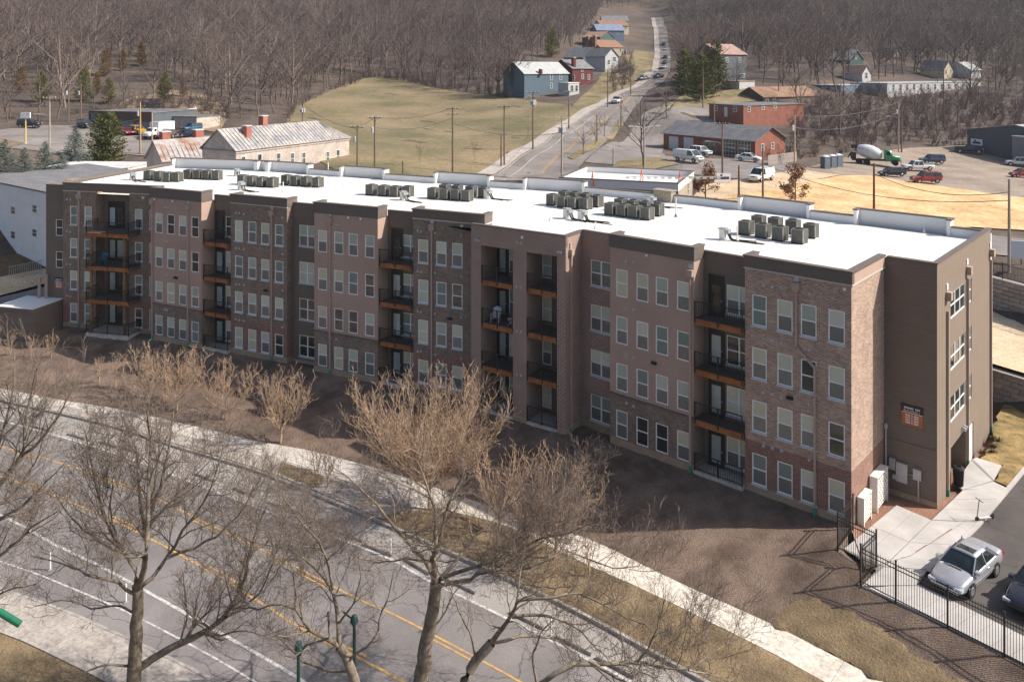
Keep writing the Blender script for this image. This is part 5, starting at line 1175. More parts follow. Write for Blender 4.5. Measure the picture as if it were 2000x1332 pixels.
# ------------------------------------------------------------------ background buildings
m_stonew = M('pale_stone', srgb(176, 163, 153), .9, scale=.6, c2=srgb(200, 188, 178), scale2=4, bump=.3); m_rust = M('rusty_metal_roof', srgb(150, 112, 92), .7, scale=.35, c2=srgb(172, 164, 160), scale2=2, cpos=(.38, .55)); m_greyroof = M('weathered_metal_roof', srgb(150, 150, 152), .6, scale=.4, c2=srgb(186, 178, 172), scale2=2, cpos=(.4, .6))
m_shingle = M('grey_shingle', srgb(112, 112, 116), .9, scale=.6, c2=srgb(134, 132, 134), scale2=5); m_brownsh = M('brown_shingle', srgb(134, 104, 86), .9, scale=.6, c2=srgb(152, 120, 98), scale2=5); m_terra = M('terracotta_shingle', srgb(136, 102, 82), .9, scale=.6, c2=srgb(150, 114, 92), scale2=5); m_salmon = M('faded_red_shingle', srgb(158, 128, 120), .9, scale=.6, c2=srgb(174, 142, 132), scale2=5); m_bluesh = M('blue_shingle', srgb(112, 126, 150), .8, scale=.6, c2=srgb(134, 148, 170), scale2=5); m_paleroof = M('pale_shingle', srgb(166, 170, 170), .9, scale=.6, c2=srgb(184, 186, 184), scale2=5)
m_redbr = brick_mat('orange_brick', srgb(150, 84, 66), srgb(128, 68, 55), srgb(160, 120, 104), dirt=.2); m_chim = brick_mat('chimney_brick', srgb(176, 96, 78), srgb(156, 80, 66), srgb(170, 130, 112))
m_siding = {k: brick_mat(k + '_siding', srgb(*c), srgb(*[int(x * .96) for x in c]), srgb(*[int(x * .8) for x in c]), w=30, h=.16, mo=.012, dirt=.08) for k, c in dict(white=(188, 190, 192), blue=(87, 107, 120), slate=(98, 101, 107), cream=(195, 188, 167), red=(100, 46, 48), teal=(65, 88, 88), ltblue=(112, 130, 152), tan=(168, 157, 140), brown=(93, 80, 76), steel=(94, 101, 108), yellow=(191, 182, 154), grey=(132, 133, 136)).items()}
m_wpane = glass_mat('far_window_pane', srgb(58, 66, 72), .1, .9, .4, .8, c2=srgb(110, 118, 120)); m_fasc = M('white_fascia', srgb(224, 222, 218), .7, scale=2, var=.05); m_dkroof = M('dark_flat_roof', srgb(104, 104, 106), .9, scale=.3, c2=srgb(128, 126, 126), scale2=2); m_whroof = M('patched_white_roof', srgb(206, 202, 198), .85, scale=.35, c2=srgb(232, 230, 226), scale2=2)

def plane_hit(px, py, P0, nrm):
    d = ray(px, py); t = ((P0 - CAM) @ nrm) / (d @ nrm); return CAM + d * t
def bldg(name, label, FL, FR, D, dep, h, roof='flat', rh=2.5, wm=None, rm=None, wins=(), side_wins=(), chim=(), over=.35, cat='building', doors=(), seams=0, fascia=None, group=None, wside=None, left_wins=(), D2=None, gb=None):
    """gb: pixel of the wall foot, gives distance and height; FL/FR: photo pixels of the front eave corners, D: distance of FL; everything else in metres"""
    if gb: _g = G(*gb); D = float((_g - CAM) @ FW); h = (gb[1] - FL[1]) / sc(_g)
    A = atD(FL[0], FL[1], D)
    if abs(FL[1] - HOR) < 45: Bp = atD(FR[0], FR[1], D2 or D + (FR[0] - FL[0]) * .0006 * D); Bp[2] = A[2]   # near the horizon: the far corner by distance
    else: Bp = onZ(FR[0], FR[1], A[2])
    W = float(np.linalg.norm((Bp - A)[:2])); t = (Bp - A) / W; ang = math.atan2(t[1], t[0]); z0 = A[2] - h
    T = thing(name, label, cat, (A[0], A[1], z0), ang, group)
    n = np.array([-t[1], t[0], 0])
    def loc(px, py, face):
        if face == 'f': p = plane_hit(px, py, A, n); v = p - A; return v @ t, v[2] + h
        if face == 'r': p = plane_hit(px, py, Bp, t); v = p - Bp; return v @ n, v[2] + h
        p = plane_hit(px, py, A, t); v = p - A; return v @ n, v[2] + h
    mb = MB(); mb.box(0, W, 0, dep, -3, h, 0, skip='b')
    if roof in ('gx', 'hip_r'):
        mb.poly([(0, 0, h), (0, dep / 2, h + rh), (0, dep, h)]); 
        if roof == 'gx': mb.poly([(W, 0, h), (W, dep, h), (W, dep / 2, h + rh)])
    if roof == 'gy': mb.poly([(0, 0, h), (W, 0, h), (W / 2, 0, h + rh)]); mb.poly([(0, dep, h), (W / 2, dep, h + rh), (W, dep, h)])
    mb.build('wall', wm, T)
    o = over; r = MB()
    if roof == 'flat':
        r.box(-o * .4, W + o * .4, -o * .4, dep + o * .4, h + .001, h + .18)
    elif roof == 'gx':
        k = rh / (dep / 2)
        for s in (0, 1):
            y0, y1 = (-o, dep / 2) if s == 0 else (dep + o, dep / 2)
            q = [(-o, y0, h - o * k), (W + o, y0, h - o * k), (W + o, y1, h + rh), (-o, y1, h + rh)]
            if s: q = q[::-1]
            r.poly([(a, b, c + .12) for a, b, c in q]); r.poly([(a, b, c + .01) for a, b, c in q][::-1])
            for i in range(4): j = (i + 1) % 4; a, b = q[i], q[j]; r.poly([(a[0], a[1], a[2] + .01), (b[0], b[1], b[2] + .01), (b[0], b[1], b[2] + .12), (a[0], a[1], a[2] + .12)])
    elif roof == 'gy':
        k = rh / (W / 2)
        for s in (0, 1):
            x0, x1 = (-o, W / 2) if s == 0 else (W + o, W / 2)
            q = [(x0, -o, h - o * k), (x1, -o, h + rh), (x1, dep + o, h + rh), (x0, dep + o, h - o * k)]
            if s: q = q[::-1]
            r.poly([(a, b, c + .12) for a, b, c in q][::-1]); r.poly([(a, b, c + .01) for a, b, c in q])
            for i in range(4): j = (i + 1) % 4; a, b = q[i], q[j]; r.poly([(a[0], a[1], a[2] + .01), (b[0], b[1], b[2] + .01), (b[0], b[1], b[2] + .12), (a[0], a[1], a[2] + .12)])
    elif roof == 'hip_r':
        x1 = W - dep * .62
        f = [(-o, -o, h - .1), (W + o, -o, h - .1), (x1, dep / 2, h + rh), (-o, dep / 2, h + rh)]; r.poly(f)
        r.poly([(W + o, -o, h - .1), (W + o, dep + o, h - .1), (x1, dep / 2, h + rh)]); r.poly([(W + o, dep + o, h - .1), (-o, dep + o, h - .1), (-o, dep / 2, h + rh), (x1, dep / 2, h + rh)])
        r.poly([(-o, -o, h - .12), (-o, dep + o, h - .12), (W + o, dep + o, h - .12), (W + o, -o, h - .12)])
    ro = r.build('roof', rm, T)
    if seams:
        sm = MB(); nn = int(W / seams)
        for k in range(nn):
            x = (k + .5) * W / nn; xe = x if roof != 'hip_r' else min(x, W - dep * .62)
            sm.beam((x, -o, h - .02 + .05), (xe, dep / 2, h + rh + .05), .05, .07)
        s_ = sm.build('standing_seams', rm, ro); s_['kind'] = 'stuff'
    if fascia: fb = MB(); fb.box(-.12, W + .12, -.14, -.02, h - fascia[0], h + fascia[1]); fb.build('fascia', fascia[2], T)
    def win(u, v, w, hh, face, door=False):
        tt = .09 if w < 2 else .12; fr = MB(); pn = MB()
        def bx(m, a0, a1, c0, c1, y0, y1):
            if face == 'f': m.box(u + a0, u + a1, y0, y1, v + c0, v + c1)
            elif face == 'r': m.box(W - y1, W - y0, u + a0, u + a1, v + c0, v + c1)
            else: m.box(y0, y1, u + a0, u + a1, v + c0, v + c1)
        bx(fr, -w / 2, w / 2, -hh / 2, -hh / 2 + tt, -.06, .02); bx(fr, -w / 2, w / 2, hh / 2 - tt, hh / 2, -.06, .02); bx(fr, -w / 2, -w / 2 + tt, -hh / 2 + tt, hh / 2 - tt, -.06, .02); bx(fr, w / 2 - tt, w / 2, -hh / 2 + tt, hh / 2 - tt, -.06, .02)
        bx(fr, -w / 2 + tt, w / 2 - tt, -.03, .03, -.05, .01)
        fo = fr.build('window', m_fasc, T); bx(pn, -w / 2 + tt, w / 2 - tt, -hh / 2 + tt, hh / 2 - tt, -.03, .0); pn.build('pane', m_wpane, fo)
    for L, face in ((wins, 'f'), (side_wins, 'r'), (left_wins, 'l')):
        for px, py, w, hh in L: u, v = loc(px, py, face); win(u, v, w, hh, face)
    for px, py, w, hh, face, dm in doors:
        u, v = loc(px, py, face); d_ = MB()
        if face == 'f': d_.box(u - w / 2, u + w / 2, -.07, .01, v - hh / 2, v + hh / 2)
        else: d_.box(W - .01, W + .07, u - w / 2, u + w / 2, v - hh / 2, v + hh / 2)
        d_.build('door', dm, T)
    for u, v, zc, w, cm in chim:
        c = MB(); c.box(u * W - w / 2, u * W + w / 2, v * dep - w / 2, v * dep + w / 2, h - .5, h + zc); co = c.build('chimney', cm, ro); c = MB(); c.box(u * W - w / 2 - .07, u * W + w / 2 + .07, v * dep - w / 2 - .07, v * dep + w / 2 + .07, h + zc, h + zc + .12); c.build('chimney_cap', m_fasc, co)
    T['_w'] = W; return T
# old stone building with metal roofs
bldg('stone_building', 'long pale stone building with weathered grey metal hipped roof and brick chimneys', (461,294), (682,268), 120, 7, 9.5, 'hip_r', 3.0, m_stonew, m_greyroof, [(475,318,.95,1.9),(507,313,.95,1.9),(544,311,.95,1.9),(571,310,.95,1.9),(593,309,.95,1.9),(660,305,1.0,2.2),(640,307,.95,1.9)], chim=[(.36, .55, 4.4, 1.0, m_chim), (.16, .3, 3.2, 1.0, m_chim)], seams=.75, fascia=(.5, .02, m_stonew))
bldg('stone_wing', 'lower stone wing with rusty metal roof and two brick chimneys', (319,313), (459,301.5), 123, 6, 7, 'gx', 2.7, m_stonew, m_rust, [(443,317,.9,1.4)], chim=[(.16, .62, 3.9, 1.3, m_chim), (.62, .62, 3.9, 1.3, m_chim)], seams=.75)
bldg('flat_roofed_shed', 'low brown building with patchy white flat roof beside the stone wing', (237,333), (300,319), 127, 14, 3.6, 'flat', 0, m_chim, m_whroof, fascia=(.5, .2, m_fasc))
m_bright = brick_mat('bright_white_siding', srgb(246, 246, 246), srgb(242, 242, 242), srgb(222, 224, 226), w=30, h=.3, mo=.01, dirt=.05)
bldg('white_warehouse', 'white corrugated building with grey roof at the left picture edge', (-70,344), (196,399), 116, 17, 9.5, 'flat', 0, m_bright, m_shingle, [(26,411,1.3,1.0),(68,408,1.3,1.0),(26,459,1.3,1.0),(68,455,1.3,1.0)])
bldg('auto_shop', 'long brown-fronted auto repair shop with blue doors below the wooded hill', (175,219), (296,221.5), 178, 14, 5.2, 'flat', 0, m_siding['steel'], m_dkroof, fascia=(1.9, .25, m_siding['brown']), doors=[(250,250,3.4,2.7,'f',m_siding['ltblue']),(280,251,3.4,2.7,'f',m_siding['ltblue']),(215,250,3.4,2.7,'f',m_siding['steel'])])
bldg('auto_shop_annex', 'pale blue annex of the auto repair shop with slanting white roof edge', (297,223), (383,214), 176, 14, 5.6, 'flat', 0, m_siding['ltblue'], m_dkroof, fascia=(.3, .35, m_fasc), doors=[(360,250,8,3.2,'f',m_siding['brown'])])
bldg('tan_annex', 'plain tan block building at the right end of the auto repair shop', (384,230), (432,226), 177, 9, 4.6, 'flat', 0, m_stonew, m_dkroof)
# low building under construction behind the main roof
nb = bldg('low_building', 'low tan building with white flat roof and parapets behind the main building', (1092,362), (1325,374.5), 106, 13, 7, 'flat', 0, m_siding['tan'], m_roof, side_wins=[(1344,370,1.0,1.8)], over=0)
W_ = nb['_w']; mb = MB(); 
for a in ((0, W_, -.02, .25), (0, W_, 12.75, 13.02), (0, .25, .25, 12.75), (W_ - .25, W_, .25, 12.75)): mb.box(*a, 7.0, 7.95)
mb.build('parapet', m_wall2, nb); mb = MB()
for a in ((-.05, W_ + .05, -.07, .3), (-.05, W_ + .05, 12.7, 13.07), (-.05, .3, .3, 12.7), (W_ - .3, W_ + .05, .3, 12.7)): mb.box(*a, 7.952, 8.05)
mb.build('parapet_cap', m_darktrim, nb)
m_orange = M('orange_brace', srgb(222, 110, 70), .6, scale=3, var=.08)
for px, py, w in ((1157,362,'left'),(1253,356,'middle'),(1328,362,'right')):
    p = onZ(px, py, atD(1092, 362, 106)[2] + .2); t = thing('safety_brace', f'orange triangular safety brace on the low white roof, {w} of three', 'brace', p, -.6, 'orange roof braces')
    mb = MB(); mb.beam((-.5, 0, .0), (0, 0, 1.7), .1, .1); mb.beam((.5, 0, 0), (0, 0, 1.7), .1, .1); mb.beam((-.3, 0, .7), (.3, 0, .7), .08, .08); mb.build('frame', m_orange, t); mb = MB(); mb.box(-.55, .55, -.2, .2, -.02, .04); mb.build('foot', m_orange, t)
mb = MB()
for k in range(14): mb.box(k * .9, k * .9 + .5, -.05, .05, 0, .35)
mb.beam((0, 0, .3), (12.5, 0, .3), .06, .1)
p = onZ(1222, 350, atD(1092, 362, 106)[2] + .9); tag(mb.build('guard_rail', m_fasc, None, p, math.atan2(RT[1], RT[0])), 'pale guard rail along the rear of the low white roof', 'railing')
p = onZ(1297, 382, 13.5); mb = MB(); mb.box(-.9, .9, -.4, .4, -.7, .35); mb.box(-1.0, 1.0, -.5, .5, .35, .42); tag(mb.build('tan_hatch', m_siding['tan'], None, (p[0] - .3, p[1] + .6, 13.5), 0), 'tan roof hatch box standing behind the rear parapet', 'roof hatch')
# brick garage and neighbours
m_gdoor = glass_mat('glazed_door_pane', srgb(46, 54, 60), .1, .9, .4, .8); m_wdoor = M('white_roller_door', srgb(206, 208, 212), .6, scale=2, var=.04)
gar = bldg('brick_garage', 'brick garage with grey shingle roof, white roller doors and glazed bay doors', (1296,259), (1475,275), 174, 9, 3.3, 'gx', 2.3, m_redbr, m_shingle, side_wins=[(1489,288,.9,1.3),(1509,285,.9,1.3)], over=.5,
     doors=[(1316,281,2.6,3.0,'f',m_wdoor),(1345,283,2.6,3.0,'f',m_wdoor),(1387,289,3.6,2.9,'f',m_wpane)])
A_ = atD(1296, 259, 174)
for px, py in ((1424,289), (1454,291)):
    t_ = np.array([math.cos(gar.rotation_euler[2]), math.sin(gar.rotation_euler[2]), 0]); n_ = np.array([-t_[1], t_[0], 0]); p_ = plane_hit(px, py, A_, n_); u = (p_ - A_) @ t_
    d_ = MB(); d_.box(u - 1.5, u + 1.5, -.05, .0, .02, 3.0); o = d_.build('bay_door', m_gdoor, gar); d_ = MB()
    for k in range(5): d_.box(u - 1.5 + k * .75 - .04, u - 1.5 + k * .75 + .04, -.08, -.05, .02, 3.0)
    for k in range(5): d_.box(u - 1.5, u + 1.5, -.082, -.052, .02 + k * .74, .1 + k * .74)
    d_.build('glazing_bars', m_fasc, o)
bb = bldg('brick_office', 'flat-roofed red brick building with white windows behind the garage', (1385,204), (1452,207.8), 190, 19, 4.4, 'flat', 0, m_redbr, m_dkroof, [(1399,212,.9,1.2),(1436,213,1.2,1.3)], [(1463,214,.9,1.2),(1490,210,.9,1.2),(1514,207,.9,1.2)], doors=[(1418,219,1.0,2.2,'f',m_wdoor)])
bldg('brown_roofed_house', 'long low house with brown shingle roof behind the brick building', (1491,190), (1600,187), 208, 9, 3, 'gx', 2.4, m_siding['brown'], m_brownsh, [(1498,196,1,1),(1512,196,1,1)], gb=(1540, 204))
bldg('steel_warehouse', 'dark steel warehouse with pale low roof at the right picture edge', (1889,253), (2090,268), 180, 30, 5.6, 'gy', 1.6, m_siding['steel'], m_paleroof, doors=[(1968,285,4,4.2,'f',m_siding['slate'])])
bldg('steel_annex', 'lower pale grey steel annex in front of the warehouse', (1977,267), (2090,275), 168, 9, 4.4, 'flat', 0, m_siding['grey'], m_paleroof)
bldg('long_white_building', 'long white building with dark windows half hidden by the right wood', (1733,164), (1915,160), 252, 12, 6.5, 'flat', 0, m_siding['white'], m_paleroof, [(1745 + 13.5 * k, 171 - .2 * k, 1.2, 1.8) for k in range(13)], gb=(1820, 196))
bldg('long_blue_shed', 'long pale blue shed left of the white building in the wood', (1643,168), (1730,165), 250, 12, 4, 'flat', 0, m_siding['ltblue'], m_paleroof, gb=(1686, 186))
bldg('teal_house', 'small teal gabled house high in the right wood', (1660,116), (1686,118), 300, 8, 4.5, 'gy', 3.2, m_siding['teal'], m_paleroof, [(1672,113,1,1.3)], cat='house', group='houses in the right wood', gb=(1672, 128))
bldg('white_house', 'narrow white gabled house below the teal house', (1684,143), (1701,144), 268, 7, 4, 'gy', 2.3, m_siding['white'], m_salmon, [(1692,148,1.4,2)], cat='house', group='houses in the right wood', gb=(1692, 162))
bldg('cream_house', 'cream house behind the long white building, left of two', (1843,136), (1862,133), 282, 8, 5, 'gy', 3, m_siding['yellow'], m_shingle, [(1848,141,.9,1.2),(1857,140,.9,1.2)], cat='house', group='houses in the right wood', gb=(1852, 155))
bldg('white_cottage', 'white cottage behind the long white building, right of two', (1896,137), (1916,134), 282, 8, 5, 'gx', 2.5, m_siding['white'], m_paleroof, [(1902,142,.9,1.2),(1911,141,.9,1.2)], cat='house', group='houses in the right wood', gb=(1906, 155))
bldg('small_cabin', 'tiny pale gabled cabin deep in the right wood', (1746,104), (1756,105), 320, 5, 3, 'gy', 2, m_siding['cream'], m_salmon, cat='house', group='houses in the right wood', gb=(1751, 112))
bldg('grey_house', 'big grey house with faded red roof behind the pine trees', (1408,106), (1458,107), 262, 11, 8.5, 'gx', 3, m_siding['slate'], m_salmon, [(1420,118,1,1.5),(1445,118,1,1.5),(1450,148,2,1.2)], cat='house', group='houses right of the street', gb=(1432, 163))
bldg('white_garage', 'small pale garage with red roof edge in front of the big grey house', (1444,160), (1474,161), 226, 6, 2.8, 'flat', 0, m_siding['white'], m_salmon, cat='garage', gb=(1459, 176))
# houses climbing the street
H = dict(cat='house', group='houses along the street')
bldg('blue_house', 'blue-grey two-storey house with pale roof at the meadow edge', (1024,144), (1110,142), 205, 9, 6.4, 'gx', 3.2, m_siding['blue'], m_paleroof, [(1077,151,1.1,1.8),(1077,168,1.0,1.6),(1095,151,1.0,1.6)], [(1120,152,1,1.5)], chim=[(.34, -.04, 1.2, .8, m_siding['red'])], **H, gb=(1060, 190))
pc = bldg('white_porch', 'white two-level porch on the street end of the blue house', (1110,163), (1131,163), 201, 4, 4.4, 'flat', 0, m_siding['white'], m_fasc, [(1117,173,1.2,1.8),(1126,173,1.2,1.8)], cat='porch', gb=(1120, 188))
bldg('red_house', 'dark red house with grey roof and tall red chimney', (1118,134), (1158,137), 224, 9, 6, 'gx', 2.6, m_siding['red'], m_shingle, [(1137,136,1,1.3),(1138,150,1,1.6),(1150,151,1,1.6)], chim=[(.16, .1, 3.2, 1.0, m_siding['red'])], **H, gb=(1140, 172))
bldg('slate_house', 'slate-sided house with gable towards the meadow and white trim', (1139,112), (1177,118), 262, 10, 4.5, 'gy', 3.6, m_siding['slate'], m_shingle, [(1150,120,1,1.4),(1166,122,1,1.6),(1150,106,.9,1.1)], **H, gb=(1158, 137))
bldg('cream_porch_house', 'small house with white gabled porch above the slate house', (1182,110), (1207,113), 272, 9, 4.5, 'gy', 2.6, m_siding['white'], m_shingle, [(1200,116,1.6,1.6),(1189,122,1.2,1.6)], **H, gb=(1194, 142))
bldg('tan_house', 'tan brick house with terracotta roof and twin chimneys', (1172,92), (1218,94), 308, 10, 5.5, 'gx', 3, m_siding['tan'], m_terra, [(1212,99,1.2,1.6)], [(1221,102,1.2,1.8)], chim=[(-.05, .6, 4.4, 1, m_terra), (-.05, .2, 4.6, 1, m_terra)], **H, gb=(1196, 117))
bldg('brown_gable_house', 'house with dark brown gable behind the terracotta roof', (1172,73), (1200,76), 336, 9, 5, 'gy', 3.0, m_siding['teal'], m_brownsh, **H, gb=(1186, 98))
bldg('sky_blue_house', 'sky blue house with blue metal roof high on the street', (1166,59.5), (1219,60), 372, 10, 6, 'gx', 3.4, m_siding['ltblue'], m_bluesh, [(1190,66,1.2,1.4),(1206,66,1.2,1.4)], **H, gb=(1192, 80))
bldg('orange_roof_house', 'house with orange-brown roof behind the sky blue house', (1174,50), (1228,51), 405, 10, 5, 'gx', 3, m_siding['cream'], m_terra, [(1222,55,1.2,1.4)], **H, gb=(1200, 70))
bldg('grey_roof_house', 'topmost house with long grey roof and white gable on the street', (1176,41), (1227,41), 438, 10, 5, 'gx', 3, m_siding['white'], m_shingle, [(1221,45,1.2,1.4)], **H, gb=(1202, 60))
for px, py, D, c, w in ((1240,22,620,'white','left of the street crest'),(1250,12,640,'cream','right above the street crest'),(1640,8,600,'white','left among roofs on the far right ridge'),(1685,6,600,'cream','second among roofs on the far right ridge'),(1760,12,590,'white','third among roofs on the far right ridge'),(1890,8,590,'cream','rightmost among roofs on the far right ridge'),(1575,8,610,'grey','grey, highest on the far right ridge')):
    bldg('hilltop_house', f'tiny pale house {w}', (px, py), (px + 16, py + .5), D, 9, 6, 'gx', 2.5, m_siding[c], m_paleroof, [(px + 5, py + 4, 1.2, 1.6), (px + 11, py + 4, 1.2, 1.6)], cat='house', group='houses on the far ridge')
# ------------------------------------------------------------------ parked vehicles behind the building
def vcar(kind, col, label, rear, front, cat='car', **k):
    a, b = G(*rear), G(*front); d = b - a; p = (a + b) / 2; z = float(Hg(p[None])[0]) + .2
    return car(kind, label, cat, (p[0], p[1], z), math.atan2(d[1], d[0]), pt[col], **k)
vcar('van', 'white', 'white cargo van parked in front of the brick garage', (1330,316), (1360,321), 'van')
vcar('suv', 'white', 'white utility vehicle behind the cargo van at the garage', (1357,304), (1381,307), 'car')
vcar('sedan', 'white', 'white sedan parked by the glazed bay doors', (1449,316), (1477,319))
vcar('van', 'white', 'white work van with roof rack on the dusty drive', (1499,353), (1474,359), 'van', rack=True)
vcar('wagon', 'black', 'black hatchback in the gravel yard, nearest the straw field', (1756,348), (1727,346))
vcar('pickup', 'white', 'white pickup truck in the gravel yard behind the black hatchback', (1811,337), (1773,335), 'pickup truck')
vcar('suv', 'blue', 'dark blue sport utility vehicle in the gravel yard, farthest back', (1834,323), (1806,321))
vcar('suv', 'red', 'dark red sport utility vehicle nearest the straw field', (1823,361), (1793,359))
vcar('pickup', 'black', 'black pickup truck in the warehouse shadow', (1871,299), (1915,304), 'pickup truck')
vcar('sedan', 'white', 'white car against the warehouse wall', (1912,297), (1934,296))
vcar('pickup', 'white', 'white pickup truck cut by the right picture edge', (2006,328), (1982,326), 'pickup truck')
vcar('wagon', 'red', 'red car cut by the right picture edge below the white pickup', (2008,349), (1986,348))
vcar('suv', 'white', 'white car coming down the street below the houses', (1213,201), (1196,208))
for col, a, b, w in (('grey', (1262,157), (1250,160), 'grey car parked across a driveway below the street houses'), ('navy', (1294,152), (1279,156), 'dark car parked low on the climbing street'), ('white', (1297,133), (1293,138), 'white car parked on the left kerb of the climbing street'), ('grey', (1299,124), (1297,128), 'grey car parked above the white car on the climbing street'), ('navy', (1300,113), (1299,117), 'dark car, third up the climbing street'), ('white', (1298,98), (1298,101), 'small white car high on the climbing street'), ('black', (1296,88), (1296,91), 'tiny dark car highest on the climbing street')):
    vcar('sedan', col, w, a, b)
vcar('sedan', 'red', 'bright red car at the left end of the repair shop row', (232,264), (246,267)); vcar('suv', 'yellow', 'yellow off-road vehicle outside the repair shop', (258,262), (277,266)); vcar('sedan', 'maroon', 'dark maroon car between the red car and the yellow vehicle', (246,263), (260,266))
vcar('suv', 'maroon', 'maroon vehicle right of the box truck', (331,272), (310,274)); vcar('suv', 'teal', 'teal vehicle at the annex of the repair shop', (382,258), (366,260)); vcar('sedan', 'navy', 'dark car in front of the teal vehicle', (380,268), (357,270))
vcar('suv', 'black', 'black vehicle with white door at the left wood edge', (49,251), (66,252)); vcar('suv', 'navy', 'dark vehicle half hidden by the blue spruce', (160,250), (172,253))
vcar('pickup', 'black', 'dark truck on the bank above the repair shop', (292,213), (306,212), 'truck')
# box truck
a, b = G(331, 268), G(288, 275); d = b - a; p = (a + b) / 2; t = thing('box_truck', 'white box truck with grey lettering patch outside the repair shop', 'truck', (p[0], p[1], float(Hg(p[None])[0]) + .2), math.atan2(d[1], d[0]))
mb = MB(); mb.box(-3.2, 1.2, -1.15, 1.15, .95, 3.3); mb.build('cargo_box', pt['white'], t); mb = MB(); mb.box(-1.6, .2, 1.152, 1.16, 1.5, 2.3); mb.box(-1.6, .2, -1.16, -1.152, 1.5, 2.3); mb.build('lettering_patch', M('grey_lettering', srgb(150, 154, 160), .6, scale=2.5, c2=srgb(226, 228, 230), cpos=(.45, .52)), t)
mb = MB(); loft(mb, [(1.25, .55, 2.2, .9), (1.4, .5, 2.25, .95), (2.1, .5, 2.15, .95), (2.55, .5, 1.5, .93), (3.2, .52, 1.3, .9), (3.45, .6, 1.1, .8)], ring); mb.build('cab', pt['white'], t, smooth=True)
mb = MB(); mb.poly([(2.16, -.8, 2.1), (2.16, .8, 2.1), (2.58, .85, 1.52), (2.58, -.85, 1.52)]); mb.box(1.5, 2.1, .93, .965, 1.5, 2.0); mb.box(1.5, 2.1, -.965, -.93, 1.5, 2.0); mb.build('windows', m_carglass, t); mb = MB(); mb.box(-3.2, 1.3, -.5, .5, .5, .94); mb.build('chassis', m_plast, t)
for x in (2.6, -1.8):
    for s in (1, -1): mb = MB(); mb.cyl((x, s * .7, .42), (x, s * 1.02, .42), .42, .42, 16); mb.build('wheel', m_tyre, t)
# concrete mixer
a, b = G(1692, 322), G(1730, 328); d = b - a; p = (a + b) / 2; t = thing('mixer_truck', 'concrete mixer truck with green cab and pale drum', 'truck', (p[0], p[1], float(Hg(p[None])[0]) + .2), math.atan2(d[1], d[0]))
mb = MB(); mb.box(-4.2, 3.0, -.5, .5, .75, 1.05); mb.build('chassis', m_plast, t)
mb = MB(); n = 14; dr = [(-3.4, 2.75, .55), (-2.9, 2.7, .95), (-1.8, 2.5, 1.3), (-.6, 2.25, 1.35), (.5, 2.0, 1.05), (1.0, 1.9, .6)]; rows = []
for x, z, r in dr:
    i = len(mb.v); rows.append(i)
    for k in range(n): q = 2 * math.pi * k / n; mb.v.append((x, r * math.cos(q), z + r * math.sin(q)))
for i, j in zip(rows[:-1], rows[1:]):
    for k in range(n): e = (k + 1) % n; mb.f.append((i + k, i + e, j + e, j + k)); mb.m.append(0)
mb.f.append(tuple(rows[-1] + k for k in range(n))); mb.m.append(0); mb.build('drum', M('mixer_drum_paint', srgb(196, 200, 206), .5, scale=1.5, var=.15), t, smooth=True)
mb = MB(); mb.box(-4.3, -3.3, -.5, .5, 3.0, 3.7); mb.box(-4.4, -3.5, -.6, .6, 1.05, 2.2); mb.beam((-4.2, 0, 2.3), (-4.9, 0, 1.2), .5, .2); mb.build('hopper', m_plast, t)
mb = MB(); loft(mb, [(1.4, .8, 2.8, 1.0), (1.55, .75, 2.9, 1.1), (2.4, .75, 2.8, 1.1), (2.75, .75, 1.9, 1.08), (3.9, .75, 1.75, 1.0), (4.1, .85, 1.5, .85)], ring); mb.build('cab', pt['green'], t, smooth=True)
mb = MB(); mb.poly([(2.46, -.9, 2.7), (2.46, .9, 2.7), (2.78, .95, 1.95), (2.78, -.95, 1.95)]); mb.box(1.7, 2.35, 1.07, 1.12, 1.9, 2.6); mb.box(1.7, 2.35, -1.12, -1.07, 1.9, 2.6); mb.build('windows', m_carglass, t); mb = MB(); mb.box(4.05, 4.25, -1.1, 1.1, .6, .95); mb.build('bumper', m_chrome, t)
for x in (3.2, -1.6, -2.9):
    for s in (1, -1): mb = MB(); mb.cyl((x, s * .75, .52), (x, s * 1.15, .52), .52, .52, 16); mb.build('wheel', m_tyre, t)
# portable toilets, gate, sign boards
m_toilet = M('grey_toilet_shell', srgb(104, 114, 126), .5, scale=2, var=.08)
for k, (px, py) in enumerate(((1612,331), (1625,329.5), (1637,327.5))):
    p = G(px, py); t = thing('portable_toilet', f'grey portable toilet with white roof, {["left", "middle", "right"][k]} of three', 'portable toilet', p + np.array([0, 0, .1]), -.5, 'portable toilets')
    mb = MB(); mb.box(-.58, .58, -.58, .58, 0, 2.1); mb.build('cabin', m_toilet, t); mb = MB(); mb.box(-.45, .45, -.62, -.585, .1, 1.95); mb.build('door', M('toilet_door', srgb(86, 96, 108), .5), t)
    mb = MB(); mb.box(-.64, .64, -.64, .64, 2.1, 2.18); mb.lathe([(.6, 2.18), (.4, 2.34), (.08, 2.38)], 12); mb.build('roof', m_wplast, t)
def board(px, py, w, h, zb, lab, face, blotch, name='sign_board'):
    p = G(px, py); t = thing(name, lab, 'sign', p, math.atan2(RT[1], RT[0]) + .1)
    for s in (-1, 1): mb = MB(); mb.box(s * w * .42 - .05, s * w * .42 + .05, -.05, .05, -.2, zb + h); mb.build('post', m_woodpost, t)
    mb = MB(); mb.box(-w / 2, w / 2, -.12, -.051, zb, zb + h); mb.build('panel', face, t)
    mb = MB()
    for a, b, c, e in blotch: mb.box(a * w, b * w, -.128, -.121, zb + c * h, zb + e * h)
    o = mb.build('lettering', M('sign_print', srgb(52, 56, 92), .6), t); o['kind'] = 'stuff'
board(1410, 360, 2.6, 1.3, .3, 'blue and white sign board by the drive beside a bare pole', m_wplast, [(-.38, .42, .3, .62), (-.12, .02, .66, .9)])
